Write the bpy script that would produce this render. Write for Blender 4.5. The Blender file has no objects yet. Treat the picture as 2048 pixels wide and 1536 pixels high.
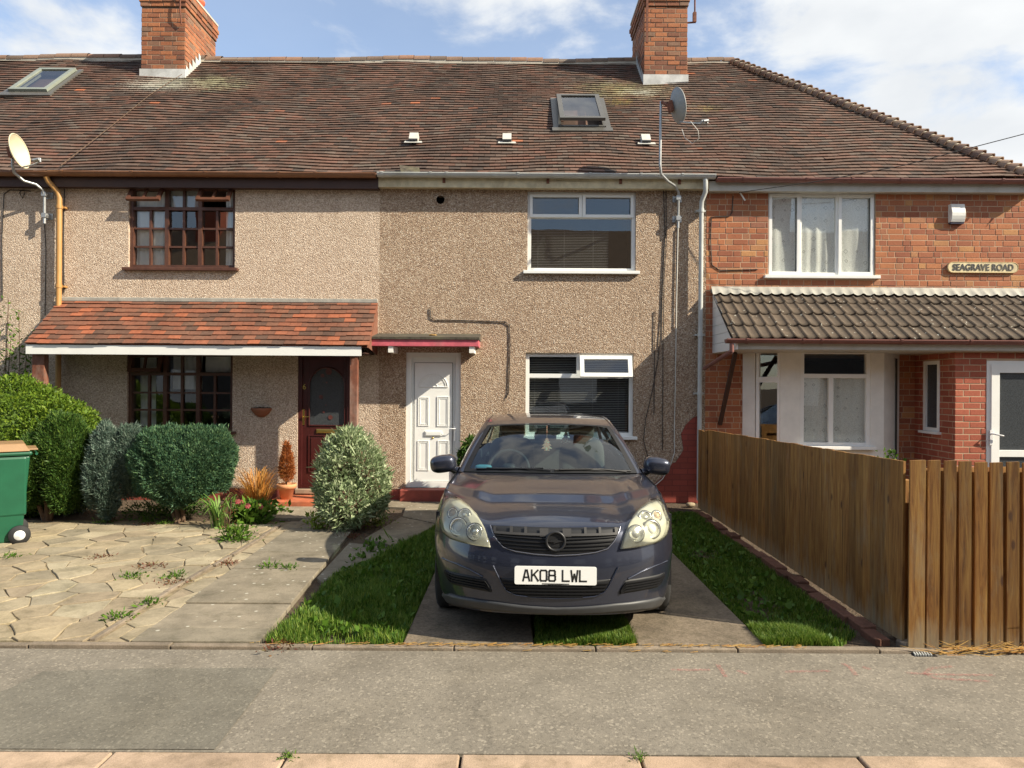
import bpy, math, random
import numpy as np
from mathutils import Vector, Matrix
random.seed(7); rng = np.random.default_rng(11)
C = bpy.context.scene.collection
SC = bpy.context.scene
R = math.radians
# ---------------------------------------------------------------- camera
F = 1400.0; CAMZ = 1.72; ROLL = R(0.35)
cd = bpy.data.cameras.new('camera'); cam = bpy.data.objects.new('camera', cd); C.objects.link(cam)
cam.location = (0, 0, CAMZ); cam.rotation_euler = (R(90), -ROLL, 0)
cd.lens = F/2048*36; cd.sensor_width = 36; cd.clip_end = 2000; cd.clip_start = 0.05
SC.camera = cam
# ---------------------------------------------------------------- light
SX, SY, SZ = 2.5, -1.0, 1.9           # direction towards the sun
sd = bpy.data.lights.new('sun', 'SUN'); sun = bpy.data.objects.new('sun', sd); C.objects.link(sun)
sun.rotation_euler = Vector((SX, SY, SZ)).to_track_quat('Z', 'Y').to_euler()
sun.location = (20, -8, 15)
sd.energy = 5.0; sd.angle = R(0.53); sd.color = (1.0, 0.905, 0.73)
W = bpy.data.worlds.new('World'); SC.world = W; W.use_nodes = True
def world():
    nt = W.node_tree; N = nt.nodes; L = nt.links; N.clear()
    out = N.new('ShaderNodeOutputWorld'); bg = N.new('ShaderNodeBackground'); L.new(bg.outputs[0], out.inputs[0])
    sky = N.new('ShaderNodeTexSky'); sky.sky_type = 'NISHITA'; sky.sun_disc = False
    sky.sun_elevation = math.atan2(SZ, math.hypot(SX, SY)); sky.sun_rotation = math.atan2(SX, SY)
    sky.air_density = 1.0; sky.dust_density = 0.3; sky.ozone_density = 2.0
    tc = N.new('ShaderNodeTexCoord')
    mp = N.new('ShaderNodeMapping'); mp.inputs['Scale'].default_value = (2.0, 2.0, 4.6); mp.inputs['Location'].default_value = (5.1, 2.7, 0.9)
    mp.inputs['Rotation'].default_value = (0, R(14), 0)
    L.new(tc.outputs['Generated'], mp.inputs[0])
    n1 = N.new('ShaderNodeTexNoise'); n1.inputs['Scale'].default_value = 2.1; n1.inputs['Detail'].default_value = 8; n1.inputs['Roughness'].default_value = 0.56; n1.inputs['Distortion'].default_value = 0.25
    L.new(mp.outputs[0], n1.inputs['Vector'])
    sep = N.new('ShaderNodeSeparateXYZ'); L.new(tc.outputs['Generated'], sep.inputs[0])
    ma = N.new('ShaderNodeMath'); ma.operation = 'MULTIPLY_ADD'; ma.inputs[1].default_value = 0.17; L.new(sep.outputs['X'], ma.inputs[0]); L.new(n1.outputs['Fac'], ma.inputs[2])
    rp = N.new('ShaderNodeValToRGB'); rp.color_ramp.elements[0].position = 0.42; rp.color_ramp.elements[1].position = 0.60
    rp.color_ramp.interpolation = 'EASE'
    L.new(ma.outputs[0], rp.inputs[0])
    mul = N.new('ShaderNodeMath'); mul.operation = 'MULTIPLY_ADD'; mul.inputs[1].default_value = 0.80; mul.inputs[2].default_value = 0.20; L.new(rp.outputs[0], mul.inputs[0])
    mx = N.new('ShaderNodeMix'); mx.data_type = 'RGBA'
    L.new(mul.outputs[0], mx.inputs['Factor']); L.new(sky.outputs[0], mx.inputs[6])
    n2 = N.new('ShaderNodeTexNoise'); n2.inputs['Scale'].default_value = 3.5; n2.inputs['Detail'].default_value = 6
    L.new(mp.outputs[0], n2.inputs['Vector'])
    r2 = N.new('ShaderNodeValToRGB'); r2.color_ramp.elements[0].color = (3.8, 3.95, 4.1, 1); r2.color_ramp.elements[1].color = (4.4, 4.5, 4.55, 1)
    r2.color_ramp.elements[0].position = 0.35; r2.color_ramp.elements[1].position = 0.65
    L.new(n2.outputs['Fac'], r2.inputs[0]); L.new(r2.outputs[0], mx.inputs[7])
    L.new(mx.outputs[2], bg.inputs[0]); bg.inputs[1].default_value = 0.12
world()
SC.render.engine = 'CYCLES'
SC.view_settings.view_transform = 'Standard'; SC.view_settings.look = 'None'
SC.view_settings.exposure = 0.88; SC.view_settings.gamma = 1.0
# ---------------------------------------------------------------- helpers: measuring
cr, sr = math.cos(ROLL), math.sin(ROLL)
def P(px, py, Y):                      # a sight line meets the upright plane at distance Y
    dx, dy = px-1024, 768-py
    return ((dx*cr-dy*sr)*Y/F, CAMZ+(dx*sr+dy*cr)*Y/F)
def G(px, py):                         # a sight line meets the ground
    dx, dy = px-1024, 768-py
    yy = dx*sr+dy*cr; Y = -CAMZ*F/yy
    return ((dx*cr-dy*sr)*Y/F, Y)
def RC(x0, y0, x1, y1, Y):
    a = P(x0, (y0+y1)/2, Y)[0]; b = P(x1, (y0+y1)/2, Y)[0]
    c = P((x0+x1)/2, y1, Y)[1]; d = P((x0+x1)/2, y0, Y)[1]
    return a, b, c, d                  # X0, X1, Z0, Z1
def itp(x, xs, ys): return float(np.interp(x, xs, ys))
# ---------------------------------------------------------------- helpers: meshes
class MB:
    def __init__(s): s.v = []; s.f = []; s.m = []; s.sm = []
    def add(s, vs, fs, m=0, sm=False):
        o = len(s.v); s.v += [tuple(p) for p in vs]
        for f in fs: s.f.append(tuple(i+o for i in f)); s.m.append(m); s.sm.append(sm)
    def box(s, x0, x1, y0, y1, z0, z1, m=0):
        s.add([(x0,y0,z0),(x1,y0,z0),(x1,y1,z0),(x0,y1,z0),(x0,y0,z1),(x1,y0,z1),(x1,y1,z1),(x0,y1,z1)],
              [(0,3,2,1),(4,5,6,7),(0,1,5,4),(1,2,6,5),(2,3,7,6),(3,0,4,7)], m)
    def quad(s, a, b, c, d, m=0): s.add([a,b,c,d], [(0,1,2,3)], m)
    def obox(s, c, ax, ay, az, m=0):   # oriented box: half vectors
        c = Vector(c); ax, ay, az = Vector(ax), Vector(ay), Vector(az)
        vs = [c+i*ax+j*ay+k*az for k in (-1,1) for j in (-1,1) for i in (-1,1)]
        s.add(vs, [(0,2,3,1),(4,5,7,6),(0,1,5,4),(1,3,7,5),(3,2,6,7),(2,0,4,6)], m)
    def bar(s, a, b, w, h, m=0, up=(0,0,1)):
        a, b = Vector(a), Vector(b); d = (b-a); L = d.length; d.normalize(); u = Vector(up)
        r = d.cross(u); r.normalize(); u = r.cross(d)
        s.obox((a+b)/2, d*L/2, r*w/2, u*h/2, m)
    def prism(s, poly, a, b, m=0, caps=True):   # poly: list of 3D offsets at a; extruded to b-a
        n = len(poly); a = Vector(a); b = Vector(b)
        vs = [a+Vector(p) for p in poly]+[b+Vector(p) for p in poly]
        fs = [(i, (i+1)%n, (i+1)%n+n, i+n) for i in range(n)]
        if caps: fs += [tuple(range(n))[::-1], tuple(range(n, 2*n))]
        s.add(vs, fs, m)
    def tube(s, pts, r, n=8, m=0, caps=True, sm=True):
        pts = [Vector(p) for p in pts]; rs = r if isinstance(r, (list, tuple)) else [r]*len(pts)
        vs = []; up = None
        for i, p in enumerate(pts):
            d = (pts[min(i+1, len(pts)-1)]-pts[max(i-1, 0)]); d.normalize()
            if up is None:
                up = Vector((0,0,1)) if abs(d.z) < .9 else Vector((1,0,0))
            x = d.cross(up); x.normalize(); up = x.cross(d); up.normalize()
            for k in range(n):
                a = 2*math.pi*k/n; vs.append(p+(x*math.cos(a)+up*math.sin(a))*rs[i])
        fs = []
        for i in range(len(pts)-1):
            for k in range(n):
                k2 = (k+1)%n; fs.append((i*n+k, i*n+k2, (i+1)*n+k2, (i+1)*n+k))
        s.add(vs, fs, m, sm)
        if caps:
            o = len(pts)*n
            s.add(vs[:n], [tuple(range(n))[::-1]], m); s.add(vs[-n:], [tuple(range(n))], m)
    def lathe(s, prof, c, ax=(0,0,1), n=24, m=0, sm=True):   # prof: (r, h)
        ax = Vector(ax).normalized(); t = Vector((1,0,0)) if abs(ax.x) < .9 else Vector((0,1,0))
        u = ax.cross(t).normalized(); w = ax.cross(u); c = Vector(c); vs = []
        for r, h in prof:
            for k in range(n):
                a = 2*math.pi*k/n; vs.append(c+ax*h+(u*math.cos(a)+w*math.sin(a))*r)
        fs = [(i*n+k, i*n+(k+1)%n, (i+1)*n+(k+1)%n, (i+1)*n+k) for i in range(len(prof)-1) for k in range(n)]
        s.add(vs, fs, m, sm)
    def grid(s, fn, nu, nv, m=0, sm=True, flip=False):
        vs = [fn(i/nu, j/nv) for j in range(nv+1) for i in range(nu+1)]
        w = nu+1; fs = [(j*w+i, j*w+i+1, (j+1)*w+i+1, (j+1)*w+i) for j in range(nv) for i in range(nu)]
        if flip: fs = [f[::-1] for f in fs]
        s.add(vs, fs, m, sm)
    def sup(s, c, sz, e=0.5, n=16, m=0, rot=None, cut=None):    # superellipsoid (rounded box)
        a, b, d = sz; c = Vector(c)
        def pw(t, e): return math.copysign(abs(t)**e, t)
        def fn(u, v):
            th = -math.pi+2*math.pi*u; ph = -math.pi/2+math.pi*v
            p = Vector((a*pw(math.cos(ph), e)*pw(math.cos(th), e), b*pw(math.cos(ph), e)*pw(math.sin(th), e), d*pw(math.sin(ph), e)))
            if cut: p = cut(p)
            if rot: p = rot @ p
            return c+p
        s.grid(fn, n*2, n, m)
    def build(s, name, mats, parent=None, solid=0, sub=0, weld=False, raw=False, bevel=0):
        off = Vector((0,0,0))
        if parent is not None and not raw:
            q = parent
            while q is not None: off += Vector(q.location); q = q.parent
        me = bpy.data.meshes.new(name)
        vv = [(p[0]-off.x, p[1]-off.y, p[2]-off.z) for p in s.v]
        me.from_pydata(vv, [], s.f)
        mats = mats if isinstance(mats, (list, tuple)) else [mats]
        for m in mats: me.materials.append(m)
        me.polygons.foreach_set('material_index', s.m); me.polygons.foreach_set('use_smooth', s.sm)
        if weld:
            import bmesh
            bm = bmesh.new(); bm.from_mesh(me); bmesh.ops.remove_doubles(bm, verts=bm.verts, dist=0.0008)
            bmesh.ops.recalc_face_normals(bm, faces=bm.faces); bm.to_mesh(me); bm.free()
        me.update()
        o = bpy.data.objects.new(name, me); C.objects.link(o)
        if parent is not None: o.parent = parent
        if solid: q = o.modifiers.new('s', 'SOLIDIFY'); q.thickness = solid; q.offset = -1
        if bevel: q = o.modifiers.new('b', 'BEVEL'); q.width = bevel; q.segments = 2; q.limit_method = 'ANGLE'
        if sub: q = o.modifiers.new('u', 'SUBSURF'); q.levels = sub; q.render_levels = sub
        return o
def tag(o, label=None, cat=None, group=None, kind=None):
    if label: o['label'] = label
    if cat: o['category'] = cat
    if group: o['group'] = group
    if kind: o['kind'] = kind
    return o
def thing(name, loc, label, cat, group=None, rz=0):
    o = bpy.data.objects.new(name, None); C.objects.link(o); o.location = loc; o.rotation_euler = (0, 0, rz)
    o.empty_display_size = 0.2
    return tag(o, label, cat, group)
def text_mesh(txt, size, ext):
    cu = bpy.data.curves.new('t', 'FONT'); cu.body = txt; cu.size = size; cu.extrude = ext; cu.align_x = 'CENTER'; cu.align_y = 'CENTER'; cu.offset = 0.001*size/0.1
    o = bpy.data.objects.new('t', cu); C.objects.link(o); bpy.context.view_layer.update()
    me = bpy.data.meshes.new_from_object(o.evaluated_get(bpy.context.evaluated_depsgraph_get()))
    vs = [tuple(v.co) for v in me.vertices]; fs = [tuple(p.vertices) for p in me.polygons]
    bpy.data.objects.remove(o); bpy.data.meshes.remove(me)
    return vs, fs
def raw_mesh(name, verts, nper, mats, parent=None, mi=None, smooth=False):
    """verts: (n*nper,3) array, one face per nper verts (fast)"""
    n = len(verts)//nper; me = bpy.data.meshes.new(name)
    me.vertices.add(len(verts)); me.vertices.foreach_set('co', np.asarray(verts, dtype=np.float32).ravel())
    me.loops.add(n*nper); me.loops.foreach_set('vertex_index', np.arange(n*nper, dtype=np.int32))
    me.polygons.add(n); me.polygons.foreach_set('loop_start', np.arange(0, n*nper, nper, dtype=np.int32))
    me.polygons.foreach_set('loop_total', np.full(n, nper, dtype=np.int32))
    for m in (mats if isinstance(mats, list) else [mats]): me.materials.append(m)
    if mi is not None: me.polygons.foreach_set('material_index', np.asarray(mi, dtype=np.int32))
    me.update(calc_edges=True)
    o = bpy.data.objects.new(name, me); C.objects.link(o)
    if parent is not None: o.parent = parent
    return o
# ---------------------------------------------------------------- helpers: materials
class MT:
    def __init__(s, name):
        s.m = bpy.data.materials.new(name); s.m.use_nodes = True; s.nt = s.m.node_tree; s.N = s.nt.nodes; s.L = s.nt.links
        s.N.clear(); s.out = s.N.new('ShaderNodeOutputMaterial'); s.b = s.N.new('ShaderNodeBsdfPrincipled'); s.L.new(s.b.outputs[0], s.out.inputs[0])
        s.tc = s.N.new('ShaderNodeTexCoord')
    def vec(s, scale=(1,1,1), rot=(0,0,0), loc=(0,0,0)):
        m = s.N.new('ShaderNodeMapping'); m.inputs['Scale'].default_value = scale; m.inputs['Rotation'].default_value = rot; m.inputs['Location'].default_value = loc
        s.L.new(s.tc.outputs['Object'], m.inputs[0]); return m.outputs[0]
    def noise(s, scale, detail=3, rough=0.55, vec=None, out='Fac', dist=0):
        n = s.N.new('ShaderNodeTexNoise'); n.inputs['Scale'].default_value = scale; n.inputs['Detail'].default_value = detail; n.inputs['Roughness'].default_value = rough; n.inputs['Distortion'].default_value = dist
        s.L.new(vec if vec is not None else s.tc.outputs['Object'], n.inputs['Vector']); return n.outputs[out]
    def voro(s, scale, out='Color', feat='F1', vec=None, rnd=1):
        n = s.N.new('ShaderNodeTexVoronoi'); n.inputs['Scale'].default_value = scale; n.feature = feat; n.inputs['Randomness'].default_value = rnd
        s.L.new(vec if vec is not None else s.tc.outputs['Object'], n.inputs['Vector']); return n.outputs[out]
    def island(s): return s.N.new('ShaderNodeNewGeometry').outputs['Random Per Island']
    def ramp(s, fac, stops, const=False):
        r = s.N.new('ShaderNodeValToRGB'); e = r.color_ramp.elements
        if const: r.color_ramp.interpolation = 'CONSTANT'
        while len(e) < len(stops): e.new(0.5)
        for i, (p, c) in enumerate(stops):
            e[i].position = p; e[i].color = (c[0], c[1], c[2], 1) if not isinstance(c, (int, float)) else (c, c, c, 1)
        s.L.new(fac, r.inputs[0]); return r.outputs[0]
    def mix(s, a, b, fac, mode='MIX'):
        m = s.N.new('ShaderNodeMix'); m.data_type = 'RGBA'; m.blend_type = mode
        for k, x in ((6, a), (7, b)):
            if isinstance(x, tuple): m.inputs[k].default_value = (x[0], x[1], x[2], 1)
            else: s.L.new(x, m.inputs[k])
        if isinstance(fac, (int, float)): m.inputs['Factor'].default_value = fac
        else: s.L.new(fac, m.inputs['Factor'])
        return m.outputs[2]
    def math(s, op, a, b=None, c=None):
        m = s.N.new('ShaderNodeMath'); m.operation = op
        for k, x in enumerate((a, b, c)):
            if x is None: continue
            if isinstance(x, (int, float)): m.inputs[k].default_value = x
            else: s.L.new(x, m.inputs[k])
        return m.outputs[0]
    def col(s, c):
        if isinstance(c, tuple): s.b.inputs['Base Color'].default_value = (c[0], c[1], c[2], 1)
        else: s.L.new(c, s.b.inputs['Base Color'])
        return s
    def rough(s, r):
        if isinstance(r, (int, float)): s.b.inputs['Roughness'].default_value = r
        else: s.L.new(r, s.b.inputs['Roughness'])
        return s
    def bump(s, h, strength=0.5, dist=0.01):
        n = s.N.new('ShaderNodeBump'); n.inputs['Strength'].default_value = strength; n.inputs['Distance'].default_value = dist
        s.L.new(h, n.inputs['Height']); s.L.new(n.outputs[0], s.b.inputs['Normal']); return s
    def set(s, **k):
        for a, v in k.items(): s.b.inputs[a.replace('_', ' ')].default_value = v
        return s
def plain(name, c, rough=0.5, metal=0, var=0.12, scale=6, bump=0, bscale=60, spec=0.5, dirt=None):
    t = MT(name); n = t.noise(scale, 5, 0.6)
    d = tuple(x*(1-var) for x in c); l = tuple(min(1, x*(1+var)) for x in c)
    col = t.ramp(n, [(0.3, d), (0.7, l)])
    if dirt:
        n2 = t.noise(3.1, 6, 0.7, vec=t.vec((1,1,0.35)))
        col = t.mix(col, dirt, t.ramp(n2, [(0.5, 0), (0.72, 0.55)]))
    t.col(col).rough(rough).set(Metallic=metal, Specular_IOR_Level=spec)
    if bump: t.bump(t.noise(bscale, 4), bump, 0.004)
    return t.m
def pebble(name, stops, sc=62, bs=1.0):
    t = MT(name)
    nz = t.noise(20, 2, out='Color'); v = t.mix(t.tc.outputs['Object'], nz, 0.015)
    c = t.voro(sc, 'Color', vec=t.vec((1,1,1.15))); sep = t.N.new('ShaderNodeSeparateColor'); t.L.new(c, sep.inputs[0])
    base = t.ramp(sep.outputs[0], stops)
    big = t.noise(1.1, 5, 0.65)
    base = t.mix(base, (0.62, 0.56, 0.5), t.ramp(big, [(0.3, 0.30), (0.7, 0.0)]), 'MULTIPLY')
    st = t.noise(2.2, 6, 0.7, vec=t.vec((2.2,1,0.18)))
    base = t.mix(base, (0.45, 0.38, 0.31), t.ramp(st, [(0.56, 0), (0.78, 0.42)]), 'MULTIPLY')
    sp = t.noise(2.6, 6, 0.7); base = t.mix(base, (0.80,0.77,0.72), t.ramp(sp, [(0.45, 0), (0.7, 0.4)]), 'MULTIPLY')
    d = t.voro(sc, 'Distance', vec=t.vec((1,1,1.15)))
    t.col(base).rough(0.85).bump(t.math('SUBTRACT', 1.0, d), bs, 0.016)
    return t.m
M = {}
M['peb'] = pebble('pebbledash', [(0.0, (0.23,0.15,0.10)), (0.25, (0.35,0.24,0.16)), (0.5, (0.45,0.32,0.22)), (0.8, (0.55,0.42,0.30)), (1.0, (0.72,0.62,0.50))], 76)
M['pebpink'] = pebble('pebbledash_pink', [(0.0, (0.38,0.275,0.20)), (0.35, (0.55,0.42,0.315)), (0.7, (0.66,0.52,0.395)), (1.0, (0.80,0.69,0.56))], 76, 0.8)
def tilemat(name, stops, moss=True, seed=0.0):
    t = MT(name); r = t.island()
    base = t.ramp(r, stops)
    n = t.noise(26, 5, 0.65); base = t.mix(base, (0.42,0.40,0.38), t.ramp(n, [(0.42, 0), (0.75, 0.55)]), 'MULTIPLY')
    big = t.noise(0.55, 5, 0.6, vec=t.vec((1,0.6,0.6), loc=(seed,0,0)))
    base = t.mix(base, (0.45, 0.42, 0.40), t.ramp(big, [(0.42, 0), (0.62, 0.75)]), 'MULTIPLY')
    if moss:
        n3 = t.noise(11, 6, 0.75); base = t.mix(base, (0.15,0.14,0.115), t.ramp(n3, [(0.58, 0), (0.72, 0.5)]))
    t.col(base).rough(0.85).bump(t.noise(90, 4), 0.35, 0.004)
    return t
RS = [(0.0, (0.068,0.047,0.036)), (0.25, (0.098,0.058,0.040)), (0.5, (0.122,0.066,0.043)), (0.72, (0.145,0.070,0.045)), (0.86, (0.125,0.095,0.072)), (0.993, (0.17,0.075,0.048)), (0.998, (0.42,0.14,0.06))]
def main_roof_mat():
    t = tilemat('roof_tiles', RS)
    # lichen spreading from below the two chimney stacks, fixed to the place on the roof
    g = t.N.new('ShaderNodeNewGeometry'); col = t.b.inputs['Base Color'].links[0].from_socket
    for (cx, cy, cz, rx, c, lo) in ((-6.3, 12.7, 7.1, 1.1, (0.62,0.60,0.50), 0.60), (-5.6, 12.8, 7.2, 1.6, (0.40,0.38,0.22), 0.66), (2.0, 12.6, 7.1, 1.5, (0.30,0.27,0.12), 0.62), (1.9, 12.2, 6.7, 1.0, (0.36,0.27,0.05), 0.72), (3.3, 12.0, 6.5, 0.9, (0.33,0.27,0.07), 0.72), (2.3, 12.55, 7.0, 0.8, (0.55,0.54,0.46), 0.68)):
        s = t.N.new('ShaderNodeVectorMath'); s.operation = 'SUBTRACT'; t.L.new(g.outputs['Position'], s.inputs[0]); s.inputs[1].default_value = (cx, cy, cz)
        q = t.N.new('ShaderNodeVectorMath'); q.operation = 'MULTIPLY'; t.L.new(s.outputs[0], q.inputs[0]); q.inputs[1].default_value = (1/rx, 1/(rx*.55), 1/(rx*.55))
        l = t.N.new('ShaderNodeVectorMath'); l.operation = 'LENGTH'; t.L.new(q.outputs[0], l.inputs[0])
        inv = t.math('SUBTRACT', 1.0, l.outputs['Value']); inv = t.math('MAXIMUM', inv, 0.0)
        n = t.noise(30, 6, 0.85); n2 = t.noise(4, 4, 0.7); f = t.math('ADD', n, t.math('MULTIPLY', t.math('MULTIPLY', inv, n2), 0.62))
        gate = t.math('GREATER_THAN', inv, 0.001)
        f = t.math('MULTIPLY', t.ramp(f, [(lo, 0), (lo+0.16, 0.6)]), gate)
        col = t.mix(col, c, f)
    t.col(col); return t.m
M['roof'] = main_roof_mat()
M['canopy_tile'] = tilemat('canopy_tiles', [(0.0, (0.11,0.062,0.042)), (0.3, (0.19,0.08,0.047)), (0.58, (0.28,0.097,0.05)), (0.76, (0.155,0.085,0.055)), (0.93, (0.38,0.12,0.055))], False).m
M['ridge'] = tilemat('ridge_tiles', [(0.0, (0.14,0.10,0.075)), (0.5, (0.24,0.15,0.10)), (0.85, (0.30,0.15,0.09)), (0.97, (0.50,0.17,0.08))]).m
def pantile():
    t = MT('pantiles'); n = t.noise(6, 6, 0.7)
    c = t.ramp(n, [(0.3, (0.062,0.045,0.031)), (0.6, (0.10,0.07,0.046)), (0.8, (0.15,0.105,0.07))])
    c = t.mix(c, (0.05,0.045,0.03), t.ramp(t.noise(30, 5, 0.7), [(0.5, 0), (0.7, 0.7)]))
    c = t.mix(c, (0.50,0.48,0.40), t.ramp(t.voro(11, 'Distance', rnd=1, vec=t.mix(t.tc.outputs['Object'], t.noise(40, 2, out='Color'), 0.06)), [(0.08, 1), (0.13, 0)]))
    t.col(c).rough(0.88).bump(t.noise(70, 4), 0.5, 0.006); return t.m
M['pantile'] = pantile()
def brickmat(name, stops, worn=0.5):
    t = MT(name); c = t.ramp(t.island(), stops)
    c = t.mix(c, (0.5,0.45,0.42), t.ramp(t.noise(40, 5, 0.7), [(0.42, 0), (0.75, worn)]), 'MULTIPLY')
    c = t.mix(c, (0.62,0.54,0.5), t.ramp(t.noise(0.9, 4, 0.6), [(0.42, 0), (0.68, 0.6)]), 'MULTIPLY')
    t.col(c).rough(0.88).bump(t.noise(120, 4), 0.45, 0.004); return t.m
M['brick'] = brickmat('red_brick', [(0.0, (0.31,0.105,0.055)), (0.3, (0.38,0.135,0.065)), (0.6, (0.44,0.160,0.072)), (0.8, (0.47,0.185,0.078)), (0.9, (0.33,0.14,0.085)), (0.97, (0.51,0.25,0.10))])
M['brick_dark'] = brickmat('porch_brick', [(0.0, (0.30,0.075,0.04)), (0.5, (0.38,0.10,0.055)), (1.0, (0.44,0.13,0.07))])
M['brick_stack'] = brickmat('chimney_brick', [(0.0, (0.19,0.08,0.048)), (0.35, (0.34,0.125,0.057)), (0.7, (0.43,0.165,0.07)), (0.9, (0.24,0.14,0.09))], 0.9)
M['mortar'] = plain('mortar', (0.46,0.33,0.22), 0.95, bump=0.4, bscale=150)
M['mortar_dark'] = plain('old_mortar', (0.26,0.18,0.12), 0.95, bump=0.4)
M['mortar_grey'] = plain('bedding_mortar', (0.44,0.40,0.33), 0.95, bump=0.5, bscale=40)
M['lead'] = plain('lead_flashing', (0.50,0.50,0.48), 0.6, var=0.25, scale=5, dirt=(0.3,0.29,0.26))
M['flash'] = plain('mortar_flashing', (0.33,0.315,0.275), 0.8, var=0.2, scale=8, bump=0.4, bscale=30)
M['upvc'] = plain('white_plastic', (0.80,0.80,0.77), 0.32, var=0.03, dirt=None)
M['whitepaint'] = plain('white_paint', (0.76,0.75,0.70), 0.55, var=0.07, bump=0.15)
M['greypipe'] = plain('grey_plastic_pipe', (0.46,0.47,0.45), 0.45, var=0.1, dirt=(0.35,0.34,0.28))
M['browngutter'] = plain('brown_gutter', (0.21,0.095,0.045), 0.4, var=0.15)
M['maroongutter'] = plain('maroon_gutter', (0.20,0.085,0.07), 0.4, var=0.12)
M['ochrepipe'] = plain('ochre_pipe', (0.40,0.215,0.07), 0.45, var=0.1)
M['brownwood'] = plain('dark_brown_wood', (0.085,0.034,0.02), 0.45, var=0.25, scale=10, dirt=(0.16,0.07,0.035))
M['browndoor'] = plain('mahogany_door', (0.06,0.013,0.012), 0.3, var=0.15)
M['postwood'] = plain('red_brown_post', (0.16,0.055,0.03), 0.6, var=0.3, scale=14, dirt=(0.42,0.33,0.27))
M['oldfascia'] = plain('peeling_cream_board', (0.58,0.50,0.33), 0.7, var=0.2, scale=9, dirt=(0.26,0.19,0.11), bump=0.3)
M['greyfascia'] = plain('grey_fascia', (0.50,0.49,0.44), 0.6, var=0.1, dirt=(0.38,0.34,0.26))
M['darkfascia'] = plain('dark_fascia', (0.05,0.022,0.014), 0.6)
M['pinkpaint'] = plain('peeling_pink_paint', (0.50,0.10,0.13), 0.6, var=0.3, scale=9, dirt=(0.30,0.17,0.15), bump=0.3)
M['felt'] = plain('mossy_felt', (0.06,0.05,0.035), 0.95, var=0.5, scale=20, bump=0.8, bscale=60, dirt=(0.13,0.12,0.06))
M['redpaint'] = plain('red_masonry_paint', (0.24,0.05,0.035), 0.7, var=0.2, scale=7, bump=0.4, bscale=50, dirt=(0.20,0.05,0.035))
M['redstep'] = plain('red_tile_step', (0.46,0.13,0.06), 0.55, var=0.25, scale=9, dirt=(0.28,0.15,0.09))
M['stonestep'] = plain('stone_step', (0.30,0.22,0.15), 0.8, var=0.2, bump=0.3)
M['terracotta'] = plain('terracotta', (0.56,0.26,0.12), 0.8, var=0.12, bump=0.2)
M['potred'] = plain('chimney_pot_red', (0.52,0.12,0.06), 0.75, var=0.15)
M['brass'] = plain('brass', (0.62,0.46,0.14), 0.3, metal=1, var=0.1)
M['chrome'] = plain('chrome', (0.7,0.7,0.72), 0.15, metal=1, var=0.05)
M['whitemetal'] = plain('white_handle', (0.7,0.7,0.7), 0.3, var=0.02)
M['galv'] = plain('galvanised_steel', (0.42,0.43,0.43), 0.42, metal=0.6, var=0.2, scale=20)
M['rust'] = plain('rusty_iron', (0.16,0.06,0.035), 0.85, var=0.4, scale=25)
M['dishgrey'] = plain('grey_dish', (0.30,0.31,0.30), 0.5, var=0.08)
M['dishcream'] = plain('weathered_cream_dish', (0.55,0.49,0.34), 0.55, var=0.1, scale=5, dirt=(0.50,0.34,0.12))
M['alum'] = plain('dark_window_cladding', (0.09,0.085,0.075), 0.4, var=0.1)
M['black'] = plain('black_plastic', (0.007,0.007,0.008), 0.6, var=0.2)
M['blackrub'] = plain('black_rubber', (0.02,0.02,0.02), 0.8, var=0.2, bump=0.3)
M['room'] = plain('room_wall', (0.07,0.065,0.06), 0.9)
M['cablewhite'] = plain('white_cable', (0.55,0.53,0.48), 0.5)
M['cableblack'] = plain('dark_cable', (0.03,0.025,0.022), 0.6)
M['slat'] = plain('blind_slat', (0.36,0.36,0.35), 0.5, var=0.03)
M['curtain'] = plain('grey_curtain', (0.66,0.66,0.64), 0.9, var=0.06)
M['bin_green'] = plain('green_bin_plastic', (0.010,0.085,0.042), 0.38, var=0.12, bump=0.1)
M['bin_brown'] = plain('brown_bin_lid', (0.27,0.16,0.075), 0.45, var=0.1)
def net():
    t = MT('net_curtain')
    v = t.voro(6.5, 'Distance', 'F1', rnd=0.35, vec=t.vec((1,0.01,1.0))); [setattr(q, 'distance', 'MANHATTAN') for q in t.N if q.bl_idname == 'ShaderNodeTexVoronoi']; n = t.noise(90, 3)
    c = t.mix((0.88,0.90,0.87), (0.50,0.52,0.50), t.ramp(v, [(0.16, 0.0), (0.19, 0.8), (0.25, 0.8), (0.28, 0.0)]))
    t.col(c).rough(0.9)
    tr = t.N.new('ShaderNodeBsdfTransparent'); mx = t.N.new('ShaderNodeMixShader'); tl = t.N.new('ShaderNodeBsdfTranslucent'); t.L.new(c, tl.inputs[0]); m2 = t.N.new('ShaderNodeMixShader'); m2.inputs[0].default_value = 0.05
    t.L.new(t.b.outputs[0], m2.inputs[1]); t.L.new(tl.outputs[0], m2.inputs[2])
    t.L.new(t.ramp(n, [(0.40, 0.78), (0.6, 1.0)]), mx.inputs[0]); t.L.new(tr.outputs[0], mx.inputs[1]); t.L.new(m2.outputs[0], mx.inputs[2]); t.L.new(mx.outputs[0], t.out.inputs[0])
    return t.m
M['net'] = net()
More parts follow.
